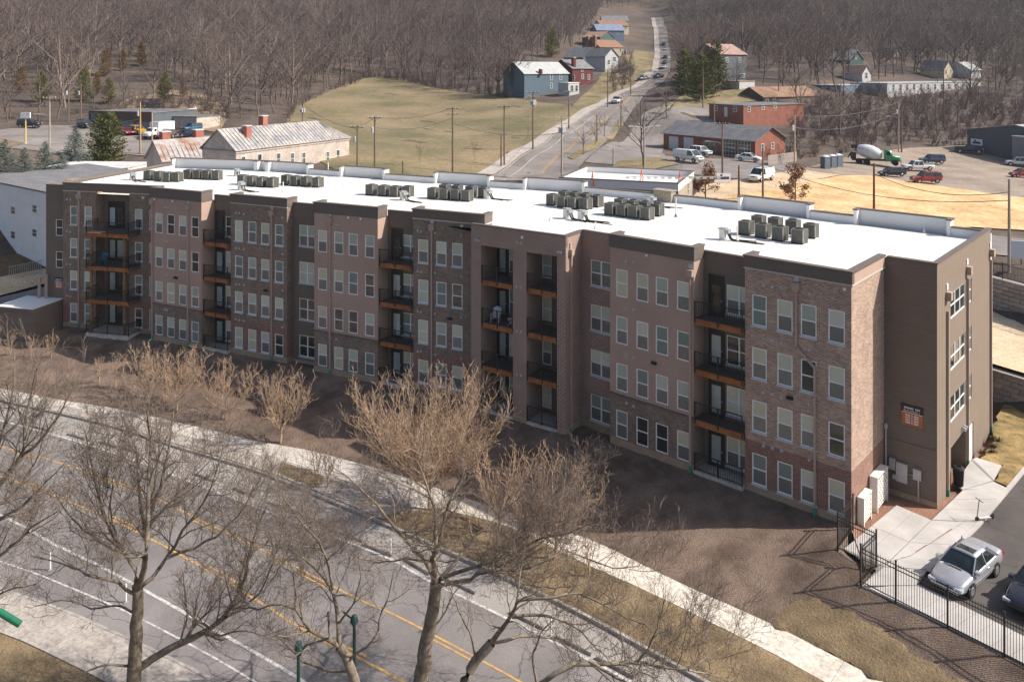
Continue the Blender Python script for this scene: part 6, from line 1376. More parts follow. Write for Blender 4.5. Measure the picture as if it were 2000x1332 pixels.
t = thing('company_sign', 'white company sign fixed to the steel warehouse wall', 'sign', (0, 0, 0)); A_ = atD(1889, 253, 180); Wt = onZ(2090, 268, A_[2]) - A_; Wt /= np.linalg.norm(Wt); nn = np.array([-Wt[1], Wt[0], 0]); p = plane_hit(1908, 278, A_, nn)
t.location = p - nn * .05; t.rotation_euler = (0, 0, math.atan2(Wt[1], Wt[0])); mb = MB(); mb.box(-1.35, 1.35, -.08, -.01, -.7, .7); mb.build('panel', m_wplast, t); mb = MB(); mb.box(-.9, .9, -.09, -.081, -.35, .1); mb.box(-.5, -.1, -.09, -.081, .15, .5); o = mb.build('lettering', M('sign_print_dark', srgb(60, 58, 84), .6), t); o['kind'] = 'stuff'
p = G(50, 282); t = thing('pole_sign', 'white shop sign on a tall yellow pole at the left yard', 'sign', p, math.atan2(RT[1], RT[0])); mb = MB(); mb.lathe([(.14, 0), (.11, 5.2)], 10); mb.build('pole', M('yellow_pole', srgb(222, 190, 120), .6), t); mb = MB(); mb.box(-.85, .85, -.15, .15, 4.7, 5.7); mb.build('panel', m_wplast, t); mb = MB(); mb.box(.3, .65, -.16, -.151, 5.3, 5.5); mb.box(-.6, -.3, -.16, -.151, 5.1, 5.25); o = mb.build('lettering', M('faint_print', srgb(170, 166, 156), .6), t); o['kind'] = 'stuff'; mb = MB(); mb.lathe([(.4, -.1), (.4, .15)], 10); mb.build('footing', concrete_m, t)
p = G(1985, 520); t = thing('white_sign_panel', 'white rectangular sign panel on the far side of the upper wall', 'sign', p, .4); mb = MB(); mb.box(-.7, .7, -.06, .06, .6, 2.4); mb.build('panel', m_wplast, t); mb = MB(); mb.box(-.5, -.4, .07, .15, -.3, 2.4); mb.box(.4, .5, .07, .15, -.3, 2.4); mb.build('post', m_woodpost, t)
p = G(1855, 283); t = thing('barrier_row', 'row of pale concrete blocks with dark gaps left of the warehouse', 'barrier', p, math.atan2(RT[1], RT[0]) + .05)
for k in range(8): mb = MB(); mb.box(-3.6 + k * .95, -3.6 + k * .95 + .7, -.3, .3, 0, .95); mb.build('block', concrete2_m, t)
# timber fence beside the garage and dry fence by the left bank
p0, p1 = G(1500, 325), G(1556, 316); d = p1 - p0; L = float(np.linalg.norm(d)); fb = thing('timber_fence', 'weathered grey timber fence between the garage and the brush', 'fence', p0, math.atan2(d[1], d[0])); m_oldw = M('silvered_timber', srgb(150, 140, 132), .9, scale=2, var=.18)
mb = MB(); mb.box(0, .19, -.015, .015, 0, 1.8); plank = mb.mesh('plank', m_oldw)
for k in range(int(L / .21)): obj('plank', plank, fb, (k * .21, 0, (p1[2] - p0[2]) * k * .21 / L + rng.uniform(-.03, .03)))
lf0, lf1 = atD(18, 545, 96), atD(86, 531, 98.5); d = lf1 - lf0; L = float(np.linalg.norm(d[:2])); lf = thing('iron_fence', 'pale iron picket fence below the ivy bank at the left edge', 'fence', lf0, math.atan2(d[1], d[0]))
mb = MB(); mb.box(-.02, .02, -.02, .02, 0, 1.5); pk = mb.mesh('picket', m_gal)
for k in range(int(L / .22)): obj('picket', pk, lf, (k * .22, 0, d[2] * k * .22 / L))
mb = MB(); mb.beam((0, 0, 1.4), (L, 0, 1.4 + d[2]), .04, .04); mb.beam((0, 0, .2), (L, 0, .2 + d[2]), .04, .04); mb.build('rail', m_gal, lf)

# ------------------------------------------------------------------ utility poles, lamps and wires
m_pole = M('creosoted_pole', srgb(122, 104, 90), .9, scale=2, var=.15); m_polel = M('pale_pole', srgb(168, 156, 144), .85, scale=2, var=.12); m_yel = M('yellowed_pole', srgb(190, 158, 110), .85, scale=2, var=.1); m_ins = M('porcelain', srgb(206, 206, 204), .4, scale=3, var=.05); m_trafo = M('transformer_can', srgb(186, 190, 194), .45, scale=3, var=.05)
TOP = {}
def upole(key, px, pb, ptop, label, arms=1, trafo=0, lamp=0, material=None, name='utility_pole'):
    p = G(px, pb); h = (pb - ptop) / sc(p); t = thing(name, label, 'pole', p, math.atan2(RT[1], RT[0]) + rng.uniform(-.3, .3), 'poles behind the building'); mp = material or m_pole
    mb = MB(); mb.cyl((0, 0, -.5), (0, 0, h), .17, .11, 8); mb.build('pole', mp, t)
    for k in range(arms):
        z = h - .25 - k * .9; mb = MB(); mb.box(-1.15, 1.15, -.17, -.06, z - .06, z + .06); mb.beam((-.7, -.1, z), (0, -.1, z - .6), .03, .03); mb.beam((.7, -.1, z), (0, -.1, z - .6), .03, .03); o = mb.build('crossarm', mp, t)
        mb = MB()
        for x in (-1.05, -.45, .45, 1.05): mb.lathe([(.04, z + .06), (.06, z + .1), (.05, z + .22), (.02, z + .26)], 6, (x, -.11, 0))
        mb.build('insulators', m_ins, o)
    for k in range(trafo):
        mb = MB(); x = (-.38, .38, 0)[k]; y = -.1 if k < 2 else -.4; mb.lathe([(.2, h - 2.6), (.22, h - 2.55), (.22, h - 1.75), (.12, h - 1.65)], 10, (x, y, 0)); mb.build('transformer', m_trafo, t)
    for k in range(lamp):
        s = 1 if k else -1; mb = MB(); z = h - (.2 if lamp == 2 or name == 'street_lamp' else 3.2); mb.path([(0, 0, z - .4), (s * .6, 0, z), (s * 1.9, 0, z + .1)], .045, 6); mb.build('lamp_arm', m_trafo, t); mb = MB(); mb.box(s * 2.3 - .4, s * 2.3 + .4, -.14, .14, z + .04, z + .2); mb.build('lamp_head', m_trafo, t)
    TOP[key] = (p + np.array([0, 0, h - .1]), h); return t
poles = [('a',97,292,190,'pale pole with street lamp arm by the left yard',1,0,1,m_polel),('b',274,302,200,'yellowed pole standing left of the stone wing',0,1,0,m_yel),('b2',297,303,222,'thin grey pole at the corner of the stone wing',0,0,0,m_polel),('c',134,238,164,'left one of two poles at the wood edge',1,1,0,None),('d',158,237,164,'right one of two poles at the wood edge',0,1,0,None),
 ('e',591,248,198,'pole with transformers at the meadow edge behind the stone roof',1,3,0,None),('f',698,334,246,'pole with transformer beside the stone building gable',1,1,0,None),('g',732,332,228,'taller pole right of the transformer pole by the stone building',1,1,0,None),('h',884,338,210,'cross-armed pole in the lower meadow',2,0,0,None),('i',985,326,207,'cross-armed pole at the street edge of the meadow',1,0,0,None),('j',979,328,262,'short dark pole beside the cross-armed street pole',0,0,0,None),
 ('k',1041,295,180,'tall pole with transformers at the kerb of the street',2,3,0,None),('l',1111,254,178,'pole left of the street behind the transformer pole',1,0,0,None),('m',1097,352,228,'pole with transformers at the near end of the street',2,3,0,m_polel),('n',1187,212,136,'pole at the kerb below the street houses',1,0,0,None),('o',1232,187,126,'pole at the driveway below the street houses',1,0,0,None),('p',1213,252,190,'slim pole on the traffic island',0,0,0,None),('q',1166,280,225,'slim pole among the small island trees',0,0,0,None),
 ('r',1411,345,240,'leaning cross-armed pole in front of the garage',1,0,1,None),('s',1443,392,325,'short pole behind the low building',0,0,0,None),('t',1490,392,290,'bare dark pole right of the work van',0,0,0,None),('u',1552,337,226,'pole with white transformer at the timber fence',0,1,0,m_polel),('v',1755,299,200,'pole with street lamp at the brush edge of the gravel yard',0,1,1,m_polel),('w',1761,299,208,'second pole close beside the lamp pole in the yard',0,0,0,None),('x',1707,420,320,'dark red-brown pole in the straw field',0,0,0,M('red_brown_pole', srgb(112, 66, 54), .9)),('y',1971,535,352,'grey pole at the road behind the retaining wall',0,0,0,m_polel),('z',787,345,316,'short dark stub pole behind the rear parapet',0,0,0,None),
 ('la',1575,18,-14,'radio mast left on the far ridge',0,0,0,m_polel),('ha',1373,212,138,'pole in the yard beside the pine trees',0,0,0,None),('hb',1395,250,200,'slim pole against the dark brick end wall',0,0,0,None),('hc',1521,190,130,'pole behind the brown-roofed house',0,0,0,None),('hd',1843,250,118,'tall pole within the right wood',1,0,0,None),('he',1648,206,120,'slim pole at the edge of the right wood',0,0,0,None)]
for k, px, pb, ptp, lab, ar, tf, lm, mt in poles: upole(k, px, pb, ptp, lab, ar, tf, lm, mt)
upole('ss', 1258, 349, 246, 'tall street lamp with two heads at the island', 0, 0, 2, m_polel, 'street_lamp'); upole('st', 1198, 340, 291, 'low street lamp with bent arm on the island', 0, 0, 1, m_polel, 'street_lamp')
m_wire = M('power_cable', srgb(96, 92, 92), .6)
ends = dict(poles=0)
desc = {k: lab for k, *_r, in [(q[0],) for q in poles] for lab in ['']}
names = {q[0]: q[4] for q in poles}
def wire(a, b, sag, off=(0, 0, 0), r=.035, lab=None):
    A, Bq = np.array(TOP[a][0]) + off, np.array(TOP[b][0]) + off; n = 12; mb = MB()
    P = [A + (Bq - A) * (k / n) - np.array([0, 0, sag * 4 * (k / n) * (1 - k / n)]) for k in range(n + 1)]
    for q0, q1 in zip(P[:-1], P[1:]): mb.cyl(q0, q1, r, r, 4, caps=False)
    tag(mb.build('power_line', m_wire), lab, 'cable', 'overhead cables')
for k, (a, b, s, dz, w) in enumerate((('f','g',.2,0,'short cable between the two poles by the stone building'),('g','h',.8,0,'upper cable from the stone building to the meadow pole'),('g','h',1.0,-1.6,'lower cable from the stone building to the meadow pole'),('h','i',.7,0,'cable from the meadow pole to the street edge pole'),('i','k',.6,0,'upper cable from the street edge pole to the transformer pole'),('i','k',.8,-2,'lower cable from the street edge pole to the transformer pole'),('k','l',.5,0,'cable from the transformer pole up the street'),('l','n',.5,0,'cable from behind the transformer pole to the street houses'),('n','o',.5,0,'upper cable between the poles below the street houses'),('n','o',.7,-1.5,'lower cable between the poles below the street houses'),('m','l',.8,-.6,'cable from the near street end up along the kerb'),('a','b',1.2,-3,'low cable over the left yard to the stone wing'),('a','d',.9,0,'cable from the left lamp pole to the wood edge'),('c','d',.3,0,'short cable between the two wood edge poles'),('t','y',1.8,-2.0,'long cable sagging over the straw field'),('x','y',1.2,-1.2,'cable from the red-brown pole to the pole by the retaining wall'),('r','u',.9,-.6,'cable from the garage pole to the timber fence pole'),('u','v',1.1,0,'upper cable above the mixer truck'),('u','v',1.6,-2,'lower cable above the mixer truck'),('h','m',1.2,-2.5,'low cable from the meadow pole to the near street end'),('e','f',1.0,-.4,'cable over the stone roof to the transformer pole'))): wire(a, b, s, (0, 0, dz), lab=w)
# ------------------------------------------------------------------ trees
def fast_mesh(name, V, F, material, smooth=False):
    me = bpy.data.meshes.new(name); V = np.asarray(V, np.float32); F = np.asarray(F, np.int32); n, k = F.shape
    me.vertices.add(len(V)); me.vertices.foreach_set('co', V.ravel()); me.loops.add(n * k); me.loops.foreach_set('vertex_index', F.ravel())
    me.polygons.add(n); me.polygons.foreach_set('loop_start', np.arange(0, n * k, k, dtype=np.int32)); me.polygons.foreach_set('loop_total', np.full(n, k, np.int32))
    if smooth: me.polygons.foreach_set('use_smooth', np.ones(n, bool))
    me.materials.append(material); me.update(calc_edges=True); return me
def tubes(groups):
    """groups: {(points per chain, sides): [(pts, radii)]} -> vertices and quads"""
    Vs, Fs, base = [], [], 0
    for (k, s), L in groups.items():
        P = np.array([a for a, _ in L]); Rr = np.array([b for _, b in L]); N = len(L)
        T = np.gradient(P, axis=1); T /= np.linalg.norm(T, axis=2, keepdims=True) + 1e-9
        ref = np.where(np.abs(T[..., 2:3]) < .9, np.array([0, 0, 1.]), np.array([1., 0, 0])); a = np.cross(T, ref); a /= np.linalg.norm(a, axis=2, keepdims=True) + 1e-9; b = np.cross(T, a)
        th = 2 * np.pi * np.arange(s) / s
        V = P[:, :, None, :] + Rr[:, :, None, None] * (np.cos(th)[:, None] * a[:, :, None, :] + np.sin(th)[:, None] * b[:, :, None, :])
        Vs.append(V.reshape(-1, 3)); idx = base + np.arange(N * k * s).reshape(N, k, s); nx = np.roll(idx, -1, axis=2)
        Fs.append(np.stack([idx[:, :-1], nx[:, :-1], nx[:, 1:], idx[:, 1:]], -1).reshape(-1, 4)); base += N * k * s
    return np.concatenate(Vs), np.concatenate(Fs)
class Tree:
    """bare tree: explicit or random limbs, then three orders of side shoots"""
    def __init__(s, seed, up=.25, dens=1.0, twig=.35, rtw=.006, kink=.18, levels=4, droop=0):
        s.r = np.random.default_rng(seed); s.g = {}; s.gt = {}; s.up = up; s.dens = dens; s.twig = twig; s.rtw = rtw; s.kink = kink; s.levels = levels
    def put(s, P, R, k, sides, fine):
        (s.gt if fine else s.g).setdefault((k, sides), []).append((P, R))
    def chain(s, p, d, L, n, up, kink):
        P = [p]; d = d / (np.linalg.norm(d) + 1e-9)
        for _ in range(n - 1):
            d = d + s.r.normal(0, kink, 3) + np.array([0, 0, up]); d /= np.linalg.norm(d); P.append(P[-1] + d * (L / (n - 1)))
        return np.array(P)
    def limb(s, P, r0, r1, level=1, first=.22, spawn=True, n=None):
        P = np.asarray(P, float); seg = np.r_[0, np.cumsum(np.linalg.norm(np.diff(P, axis=0), axis=1))]; n = n or 12
        t = np.linspace(0, seg[-1], n); Q = np.stack([np.interp(t, seg, P[:, c]) for c in range(3)], 1); Q[1:-1] += s.r.normal(0, .012 * seg[-1] / n * 4, (n - 2, 3))
        s.put(Q, np.linspace(r0, r1, n), n, 7 if r0 > .08 else 5, False)
        if spawn: s.shoots(Q, r0, r1, seg[-1], level, first)
    def shoots(s, Q, r0, r1, L, level, first=.2):
        if level > s.levels: return
        n = {1: 1.9, 2: 3.6, 3: 5.5, 4: 7}[level] * s.dens * L; n = max(2 if level < 4 else 1, int(n * s.r.uniform(.8, 1.2)))
        m = len(Q) - 1
        for k in range(n):
            f = first + (1 - first) * (k + s.r.random()) / n; i = min(int(f * m), m - 1); u = f * m - i; p = Q[i] * (1 - u) + Q[i + 1] * u; td = Q[i + 1] - Q[i]; td = td / (np.linalg.norm(td) + 1e-9)
            v = s.r.normal(0, 1, 3); v -= td * (v @ td); v /= np.linalg.norm(v) + 1e-9; ang = s.r.uniform(.55, 1.1); d = td * math.cos(ang) + v * math.sin(ang) + np.array([0, 0, s.up])
            rr = (r0 + (r1 - r0) * f)
            if level == 1: l = L * s.r.uniform(.22, .42) * (1.15 - .6 * f); r = max(rr * .5, s.rtw * 2); C_ = s.chain(p, d, l, 7, .06, s.kink); s.put(C_, np.linspace(r, s.rtw * 1.3, 7), 7, 4, False)
            elif level == 2: l = L * s.r.uniform(.3, .55); r = max(rr * .55, s.rtw * 1.5); C_ = s.chain(p, d, l, 5, .07, s.kink); s.put(C_, np.linspace(r, s.rtw, 5), 5, 3, True)
            elif level == 3: l = max(s.twig * .7, L * s.r.uniform(.35, .6)); r = s.rtw * 1.15; C_ = s.chain(p, d, l, 4, .08, s.kink); s.put(C_, np.linspace(r, s.rtw * .8, 4), 4, 3, True)
            else: l = s.twig * s.r.uniform(.5, 1.1); C_ = s.chain(p, d, l, 3, .05, s.kink); s.put(C_, np.array([s.rtw, s.rtw * .85, s.rtw * .6]), 3, 3, True)
            s.shoots(C_, max(rr * .5, s.rtw), s.rtw, l, level + 1, .12)
    def build(s, name, label, group, loc, material, twigmat, cat='tree'):
        t = thing(name, label, cat, loc, 0, group)
        if s.g: obj('trunk', fast_mesh('trunk', *tubes(s.g), material, True), t)
        if s.gt: obj('crown', fast_mesh('crown', *tubes(s.gt), twigmat), t)
        return t
def bark(name, c, c2, rand=0):
    m, nt, bs = _new(name); v = _coord(nt); n = _noise(nt, v, 3.0, 5, .7); r = _ramp(nt, n.outputs[0], [(.32, c), (.68, c2)]); out = r.outputs[0]
    if rand:
        oi = nt.nodes.new('ShaderNodeObjectInfo'); rr = _ramp(nt, oi.outputs['Random'], [(0, (.55, .56, .62)), (.3, (.9, .86, .86)), (.6, (1.12, 1.0, .95)), (.85, (1.25, 1.2, 1.18)), (1, (1.7, 1.64, 1.58))]); out = _mix(nt, 1.0, out, rr.outputs[0], 'MULTIPLY')
    nt.links.new(out, bs.inputs['Base Color']); bs.inputs['Roughness'].default_value = .9; bs.inputs['Specular IOR Level'].default_value = .2; return m
bark_m = bark('street_tree_bark', srgb(96, 86, 78), srgb(158, 146, 128)); twig_m = bark('street_tree_twig', srgb(104, 92, 84), srgb(144, 128, 116))
def px_limb(T, D, pts, r0, r1, base, level=1, spread=1.0, **k):
    """limb through photo pixels at distance D; its depth wanders so the crown is round"""
    n = len(pts); w = np.cumsum(T.r.normal(0, .55 * spread, n)) + np.linspace(0, T.r.uniform(-2.2, 2.2) * spread, n); w -= w[0]
    P = [atD(a, b, D + w[i]) for i, (a, b) in enumerate(pts)]
    for i in range(n): P[i] = P[i] - base
    T.limb(P, r0, r1, level, **k)
def street_tree(seed, D, base_px, trunk, limbs, label, dens=1.0):
    b = atD(base_px[0], base_px[1], D); base = np.array([b[0], b[1], ZR + .12]); T = Tree(seed, .2, dens, .42, .0052, .2)
    P = [base - base] + [atD(a, c, D) - base for a, c in trunk[0]]; T.limb(P, trunk[1], trunk[2], 1, .75, spawn=False, n=14)
    for pts, r0, r1 in limbs: px_limb(T, D, pts, r0 * .8, r1 * .7, base)
    return T.build('street_tree', label, 'bare street trees in the foreground', base, bark_m, twig_m)
street_tree(1, 33, (250,1440), ([(262,1332),(266,1250),(270,1190),(268,1140)], .33, .2), [
 ([(268,1150),(262,1108),(244,1082),(228,1055),(205,1010),(190,960),(175,900),(168,850)], .12, .03), ([(268,1150),(284,1108),(288,1061),(286,1030),(289,982),(293,900),(290,850),(286,800)], .17, .03),
 ([(288,1061),(276,1000),(272,930),(268,880),(250,840),(236,808)], .1, .025), ([(289,1010),(310,960),(325,900),(335,850),(338,790)], .11, .025),
 ([(262,1310),(300,1285),(350,1258),(400,1235),(440,1205),(462,1170),(478,1130),(483,1090),(500,1040),(520,990)], .2, .04), ([(263,1160),(235,1140),(205,1133),(170,1120),(120,1098),(60,1085)], .09, .025),
 ([(255,1300),(215,1297),(190,1303),(150,1322),(110,1330)], .07, .02), ([(270,1150),(300,1125),(325,1090),(345,1060),(380,1010),(410,960),(430,900),(440,840)], .11, .025), ([(286,1030),(300,960),(310,880),(316,810)], .07, .02),
 ([(440,1205),(470,1190),(505,1160),(530,1110),(545,1060),(560,1000)], .08, .02), ([(325,1090),(370,1075),(420,1050),(470,1000),(505,940),(520,880)], .08, .02), ([(244,1082),(215,1070),(170,1040),(130,1000),(100,950)], .07, .02), ([(350,1258),(365,1210),(362,1160),(355,1110)], .06, .02), ([(228,1055),(215,1000),(222,940),(215,880),(205,820)], .06, .015), ([(268,1200),(230,1180),(180,1190),(130,1170),(80,1180)], .07, .015), ([(400,1235),(430,1240),(470,1230),(520,1240),(560,1225)], .06, .015)], 'left bare street tree with forked trunk in front of the road', .95)
street_tree(2, 30, (-150,1420), ([(-140,1300),(-110,1150),(-60,1040)], .3, .2), [([(-60,1040),(0,948),(34,897),(50,870),(48,830),(60,780),(72,720)], .14, .03), ([(34,897),(80,860),(112,815),(140,765),(160,720)], .08, .02), ([(-60,1040),(-30,930),(0,860),(20,800),(30,740),(28,690)], .12, .02), ([(-60,1060),(0,1010),(50,985),(90,940),(130,900)], .1, .02), ([(-110,1150),(-40,1110),(10,1080),(60,1030),(110,1000)], .11, .02), ([(-110,1160),(-40,1180),(20,1150),(70,1140)], .09, .02), ([(-60,1040),(-20,1000),(30,960),(70,900),(90,840)], .09, .02)], 'bare tree reaching in from the left picture edge')
street_tree(3, 34, (816,1450), ([(822,1332),(832,1250),(848,1180),(851,1135)], .34, .24), [
 ([(850,1135),(831,1097),(812,1070),(789,1048),(773,1027),(747,1000),(720,970),(694,945),(663,918),(642,908)], .14, .025), ([(850,1135),(846,1090),(850,1060),(852,1010),(846,975),(828,935),(815,900)], .17, .03),
 ([(852,1080),(862,1040),(870,1000),(885,960),(905,930),(930,905)], .12, .025), ([(860,1130),(885,1100),(905,1080),(925,1050),(945,1030),(980,1000),(1030,960)], .12, .025), ([(862,1130),(900,1118),(935,1105),(970,1090),(1000,1080),(1050,1055),(1110,1040),(1160,1020)], .11, .02),
 ([(855,1145),(900,1140),(940,1118),(985,1112),(1034,1110),(1079,1079),(1110,1074),(1152,1095),(1200,1110),(1250,1105)], .11, .02), ([(845,1230),(870,1195),(885,1160),(910,1130)], .06, .02), ([(846,975),(800,950),(750,930),(700,905)], .08, .015), ([(1034,1110),(1020,1060),(1030,1010)], .05, .015), ([(831,1097),(790,1090),(740,1100),(700,1090),(660,1050)], .07, .015), ([(850,1010),(880,985),(890,940)], .06, .015), ([(985,1112),(1020,1140),(1080,1150),(1140,1140)], .06, .012)], 'middle bare street tree with spreading limbs before the pavement', .95)
street_tree(4, 31, (705,1460), ([(700,1400),(695,1330),(680,1290),(662,1262)], .24, .17), [([(662,1262),(630,1240),(605,1230),(590,1208),(575,1188),(578,1150),(570,1118),(535,1096)], .12, .02), ([(662,1262),(660,1220),(655,1170),(650,1150),(630,1125),(600,1095),(560,1075),(500,1058),(455,1038)], .12, .02), ([(644,1250),(642,1215),(641,1195)], .07, .05), ([(650,1150),(642,1100),(625,1060),(600,1030),(572,1000),(545,955)], .08, .02), ([(575,1188),(540,1178),(500,1186),(450,1190),(420,1170)], .07, .02), ([(680,1290),(730,1250),(745,1200),(760,1160),(770,1110)], .07, .02), ([(660,1220),(690,1180),(705,1130),(700,1080)], .06, .02), ([(690,1310),(640,1310),(590,1290),(550,1250),(520,1220)], .07, .02)], 'small bare street tree with a broken stub, left of the middle tree')
street_tree(5, 30, (905,1470), ([(900,1400),(905,1330),(930,1290),(960,1255)], .22, .17), [([(960,1255),(985,1220),(1000,1200),(1010,1170),(1015,1120),(1025,1070)], .13, .02), ([(1000,1205),(1060,1200),(1092,1210),(1130,1225),(1160,1260),(1190,1290)], .08, .02), ([(1010,1172),(1080,1165),(1130,1158),(1180,1180),(1220,1205),(1262,1220)], .08, .02), ([(930,1290),(920,1240),(900,1200),(880,1150)], .07, .02), ([(960,1255),(1030,1240),(1090,1250),(1130,1280),(1150,1320)], .08, .02)], 'bare tree leaning right at the bottom edge behind the middle tree')
street_tree(6, 29, (1010,1480), ([(1020,1420),(1050,1340)], .2, .14), [([(1050,1340),(1085,1308),(1120,1295),(1150,1290),(1200,1295),(1245,1292),(1290,1300),(1345,1308),(1395,1272),(1440,1245)], .12, .02), ([(1150,1290),(1200,1320),(1250,1345),(1300,1370)], .08, .02), ([(1345,1308),(1400,1320),(1440,1340)], .05, .02), ([(1050,1340),(1040,1280),(1060,1230),(1100,1190)], .07, .02), ([(1245,1292),(1275,1250),(1290,1200),(1300,1160)], .05, .015)], 'low bare tree spreading along the bottom edge towards the pavement')
# green street lamps between the trees
m_green = M('green_lamp_paint', srgb(34, 66, 64), .45, scale=4, var=.1); m_green2 = M('bright_green_paint', srgb(26, 104, 76), .4, scale=3, var=.1)
def lamp_post(px, py, D, label, arm=1, m=m_green):
    top = atD(px, py, D); base = np.array([top[0], top[1], ZR + .12]); h = top[2] - base[2]; t = thing('street_lamp', label, 'street lamp', base, math.atan2(RT[1], RT[0]), 'green street lamps')
    mb = MB(); mb.lathe([(.16, 0), (.16, .5), (.09, .6), (.06, h)], 10); mb.build('pole', m, t)
    mb = MB(); mb.path([(0, 0, h - .3), (.25 * arm, 0, h + .15), (.75 * arm, 0, h + .3), (1.1 * arm, 0, h + .42)], .035, 6); mb.build('arm', m, t)
    mb = MB(); mb.lathe([(.04, h + .3), (.1, h + .26), (.17, h + .04), (.15, h)], 12, (.0, 0, 0)); mb.build('lamp_head', m, t)
lamp_post(583, 1268, 29.5, 'green street lamp with curved arm left of the small street tree'); lamp_post(692, 1215, 32, 'second green street lamp behind the small street tree', -.4)
b = atD(-5, 1195, 27); t = thing('green_signal_arm', 'bright green cylinder lamp arm cutting the left bottom corner', 'lamp arm', (b[0], b[1], ZR + .12), math.atan2(RT[1], RT[0])); hz = b[2] - ZR - .12
mb = MB(); mb.cyl((-.9, 0, 0), (-.9, 0, hz + .5), .1, .08, 10); mb.build('pole', m_green, t); mb = MB(); mb.cyl((-.9, 0, hz + .5), (.0, 0, hz + .05), .1, .1, 12); mb.build('housing', m_green2, t); mb = MB(); mb.cyl((.03, 0, hz + .035), (.75, 0, hz - .4), .11, .11, 12); mb.build('housing', m_green2, t)

# young trees and saplings in the mulch bed
sap_m = bark('young_bark', srgb(150, 126, 106), srgb(198, 172, 146))
def young(seed, px, py, D, hgt, spread, label, nl=9, name='young_tree', group='young trees in the mulch bed', dens=1.0, rt=.0085):
    b = atD(px, py, D); b2 = np.array([[b[0], b[1]]]); z = float(bed_z(b2)[0]); T = Tree(seed, .42, dens * 1.35, .36, rt, .17, 3); k0 = hgt / 5
    T.limb([(0, 0, -.1), (.03, .02, hgt * .12), (-.03, .05, hgt * .24)], .05 * k0 + .04, .04 * k0 + .03, spawn=False, n=6)
    for k in range(nl):
        a = 2 * math.pi * k / nl + T.r.uniform(-.3, .3); s0 = T.r.uniform(.1, .24) * hgt; R_ = spread * T.r.uniform(.35, 1); zt_ = hgt * (1.0 - .3 * (R_ / spread) ** 2 * T.r.uniform(.6, 1.2))
        T.limb([(0, 0, s0), (R_ * .42 * math.cos(a), R_ * .42 * math.sin(a), s0 + (zt_ - s0) * .25), (R_ * .8 * math.cos(a), R_ * .8 * math.sin(a), s0 + (zt_ - s0) * .6), (R_ * math.cos(a), R_ * math.sin(a), zt_)], .022 * k0 + .012, .01, 1, .12, n=9)
    T.build(name, label, group, (b[0], b[1], z), sap_m, sap_m)
for k, (px, py, D, h, s, w, nl, de) in enumerate(((345,752,62,4.6,2.9,'left, before the first taupe bay',13,.9),(440,765,60.5,4.2,2.5,'middle, before the first recess',12,.9),(548,800,57,4.8,2.2,'right, before the second brick bay',13,.95),(285,735,64.5,4.0,2.2,'between the left end balconies and the first taupe bay',11,.9),(838,965,48.5,6.9,6.0,'largest, with wide crown before the red brick bay',32,.66),(1085,1022,43.5,4.9,3.2,'at the shadow edge right of the largest one',16,.8),(975,985,46,4.6,2.6,'half hidden between the two right ones',12,.8))): young(20 + k, px, py, D, h, s, f'pale bare young tree, {w}', nl, dens=de)
for k, (px, py, D, h, w) in enumerate(((60,672,72,2.0,'nearest the left picture edge'),(100,678,72,2.2,'in front of the annex'),(20,668,73,1.8,'at the extreme left edge'),(193,705,67,2.0,'in front of the wood-posted balcony'),(225,712,66,2.6,'right of the wood-posted balcony'),(620,868,51,2.4,'left of the middle street tree'),(640,872,51,2.2,'next to the middle street tree'),(1150,1010,42,2.0,'at the shadow edge before the taupe bay'))): young(40 + k, px, py, D, h, .55, f'thin pale sapling {w}', 5, 'sapling', 'saplings in the mulch bed')

# ------------------------------------------------------------------ background wood: a handful of tree shapes, placed many times
def wood_proto(seed, h, spread, nl, dens, levels=4):
    T = Tree(seed, .12, dens, .8, .019, .24, levels); th = h * T.r.uniform(.2, .34); lean = T.r.normal(0, .03 * h, 2)
    T.limb([(0, 0, -.6), (lean[0] * .4, lean[1] * .4, th * .6), (lean[0], lean[1], th)], .017 * h, .013 * h, spawn=False, n=5)
    T.limb([(lean[0], lean[1], th), (lean[0] * 1.3, lean[1] * 1.4, h * .7), (lean[0] * 1.5, lean[1] * 1.2, h)], .015 * h, .004 * h, 1, .1, n=7)
    for k in range(nl):
        a = 2 * math.pi * k / nl + T.r.uniform(-.4, .4); s0 = T.r.uniform(.22, .6) * h; R_ = spread * T.r.uniform(.6, 1.05); zt_ = min(h, s0 + h * T.r.uniform(.3, .5)); c = np.array([lean[0], lean[1], 0])
        T.limb([c + (0, 0, s0), c + (R_ * .4 * math.cos(a), R_ * .4 * math.sin(a), s0 + (zt_ - s0) * .4), c + (R_ * .8 * math.cos(a), R_ * .8 * math.sin(a), s0 + (zt_ - s0) * .75), c + (R_ * math.cos(a), R_ * math.sin(a), zt_)], .008 * h, .0025 * h, 1, .15, n=6)
    return T
wbark = bark('wood_bark', srgb(80, 73, 70), srgb(136, 127, 121), 1); wtwig = bark('wood_twig', srgb(84, 75, 74), srgb(114, 102, 100), 1)
PROTO = []
for k, (h, s, nl, d) in enumerate(((14, 6.2, 9, .24), (12, 5.4, 9, .27), (15, 6.0, 9, .23), (13, 6.8, 9, .23), (10, 5.0, 8, .3), (14, 5.2, 9, .25))):
    T = wood_proto(100 + k, h, s, nl, d); PROTO.append((fast_mesh('trunk', *tubes(T.g), wbark), fast_mesh('crown', *tubes(T.gt), wtwig), h))
BR = []
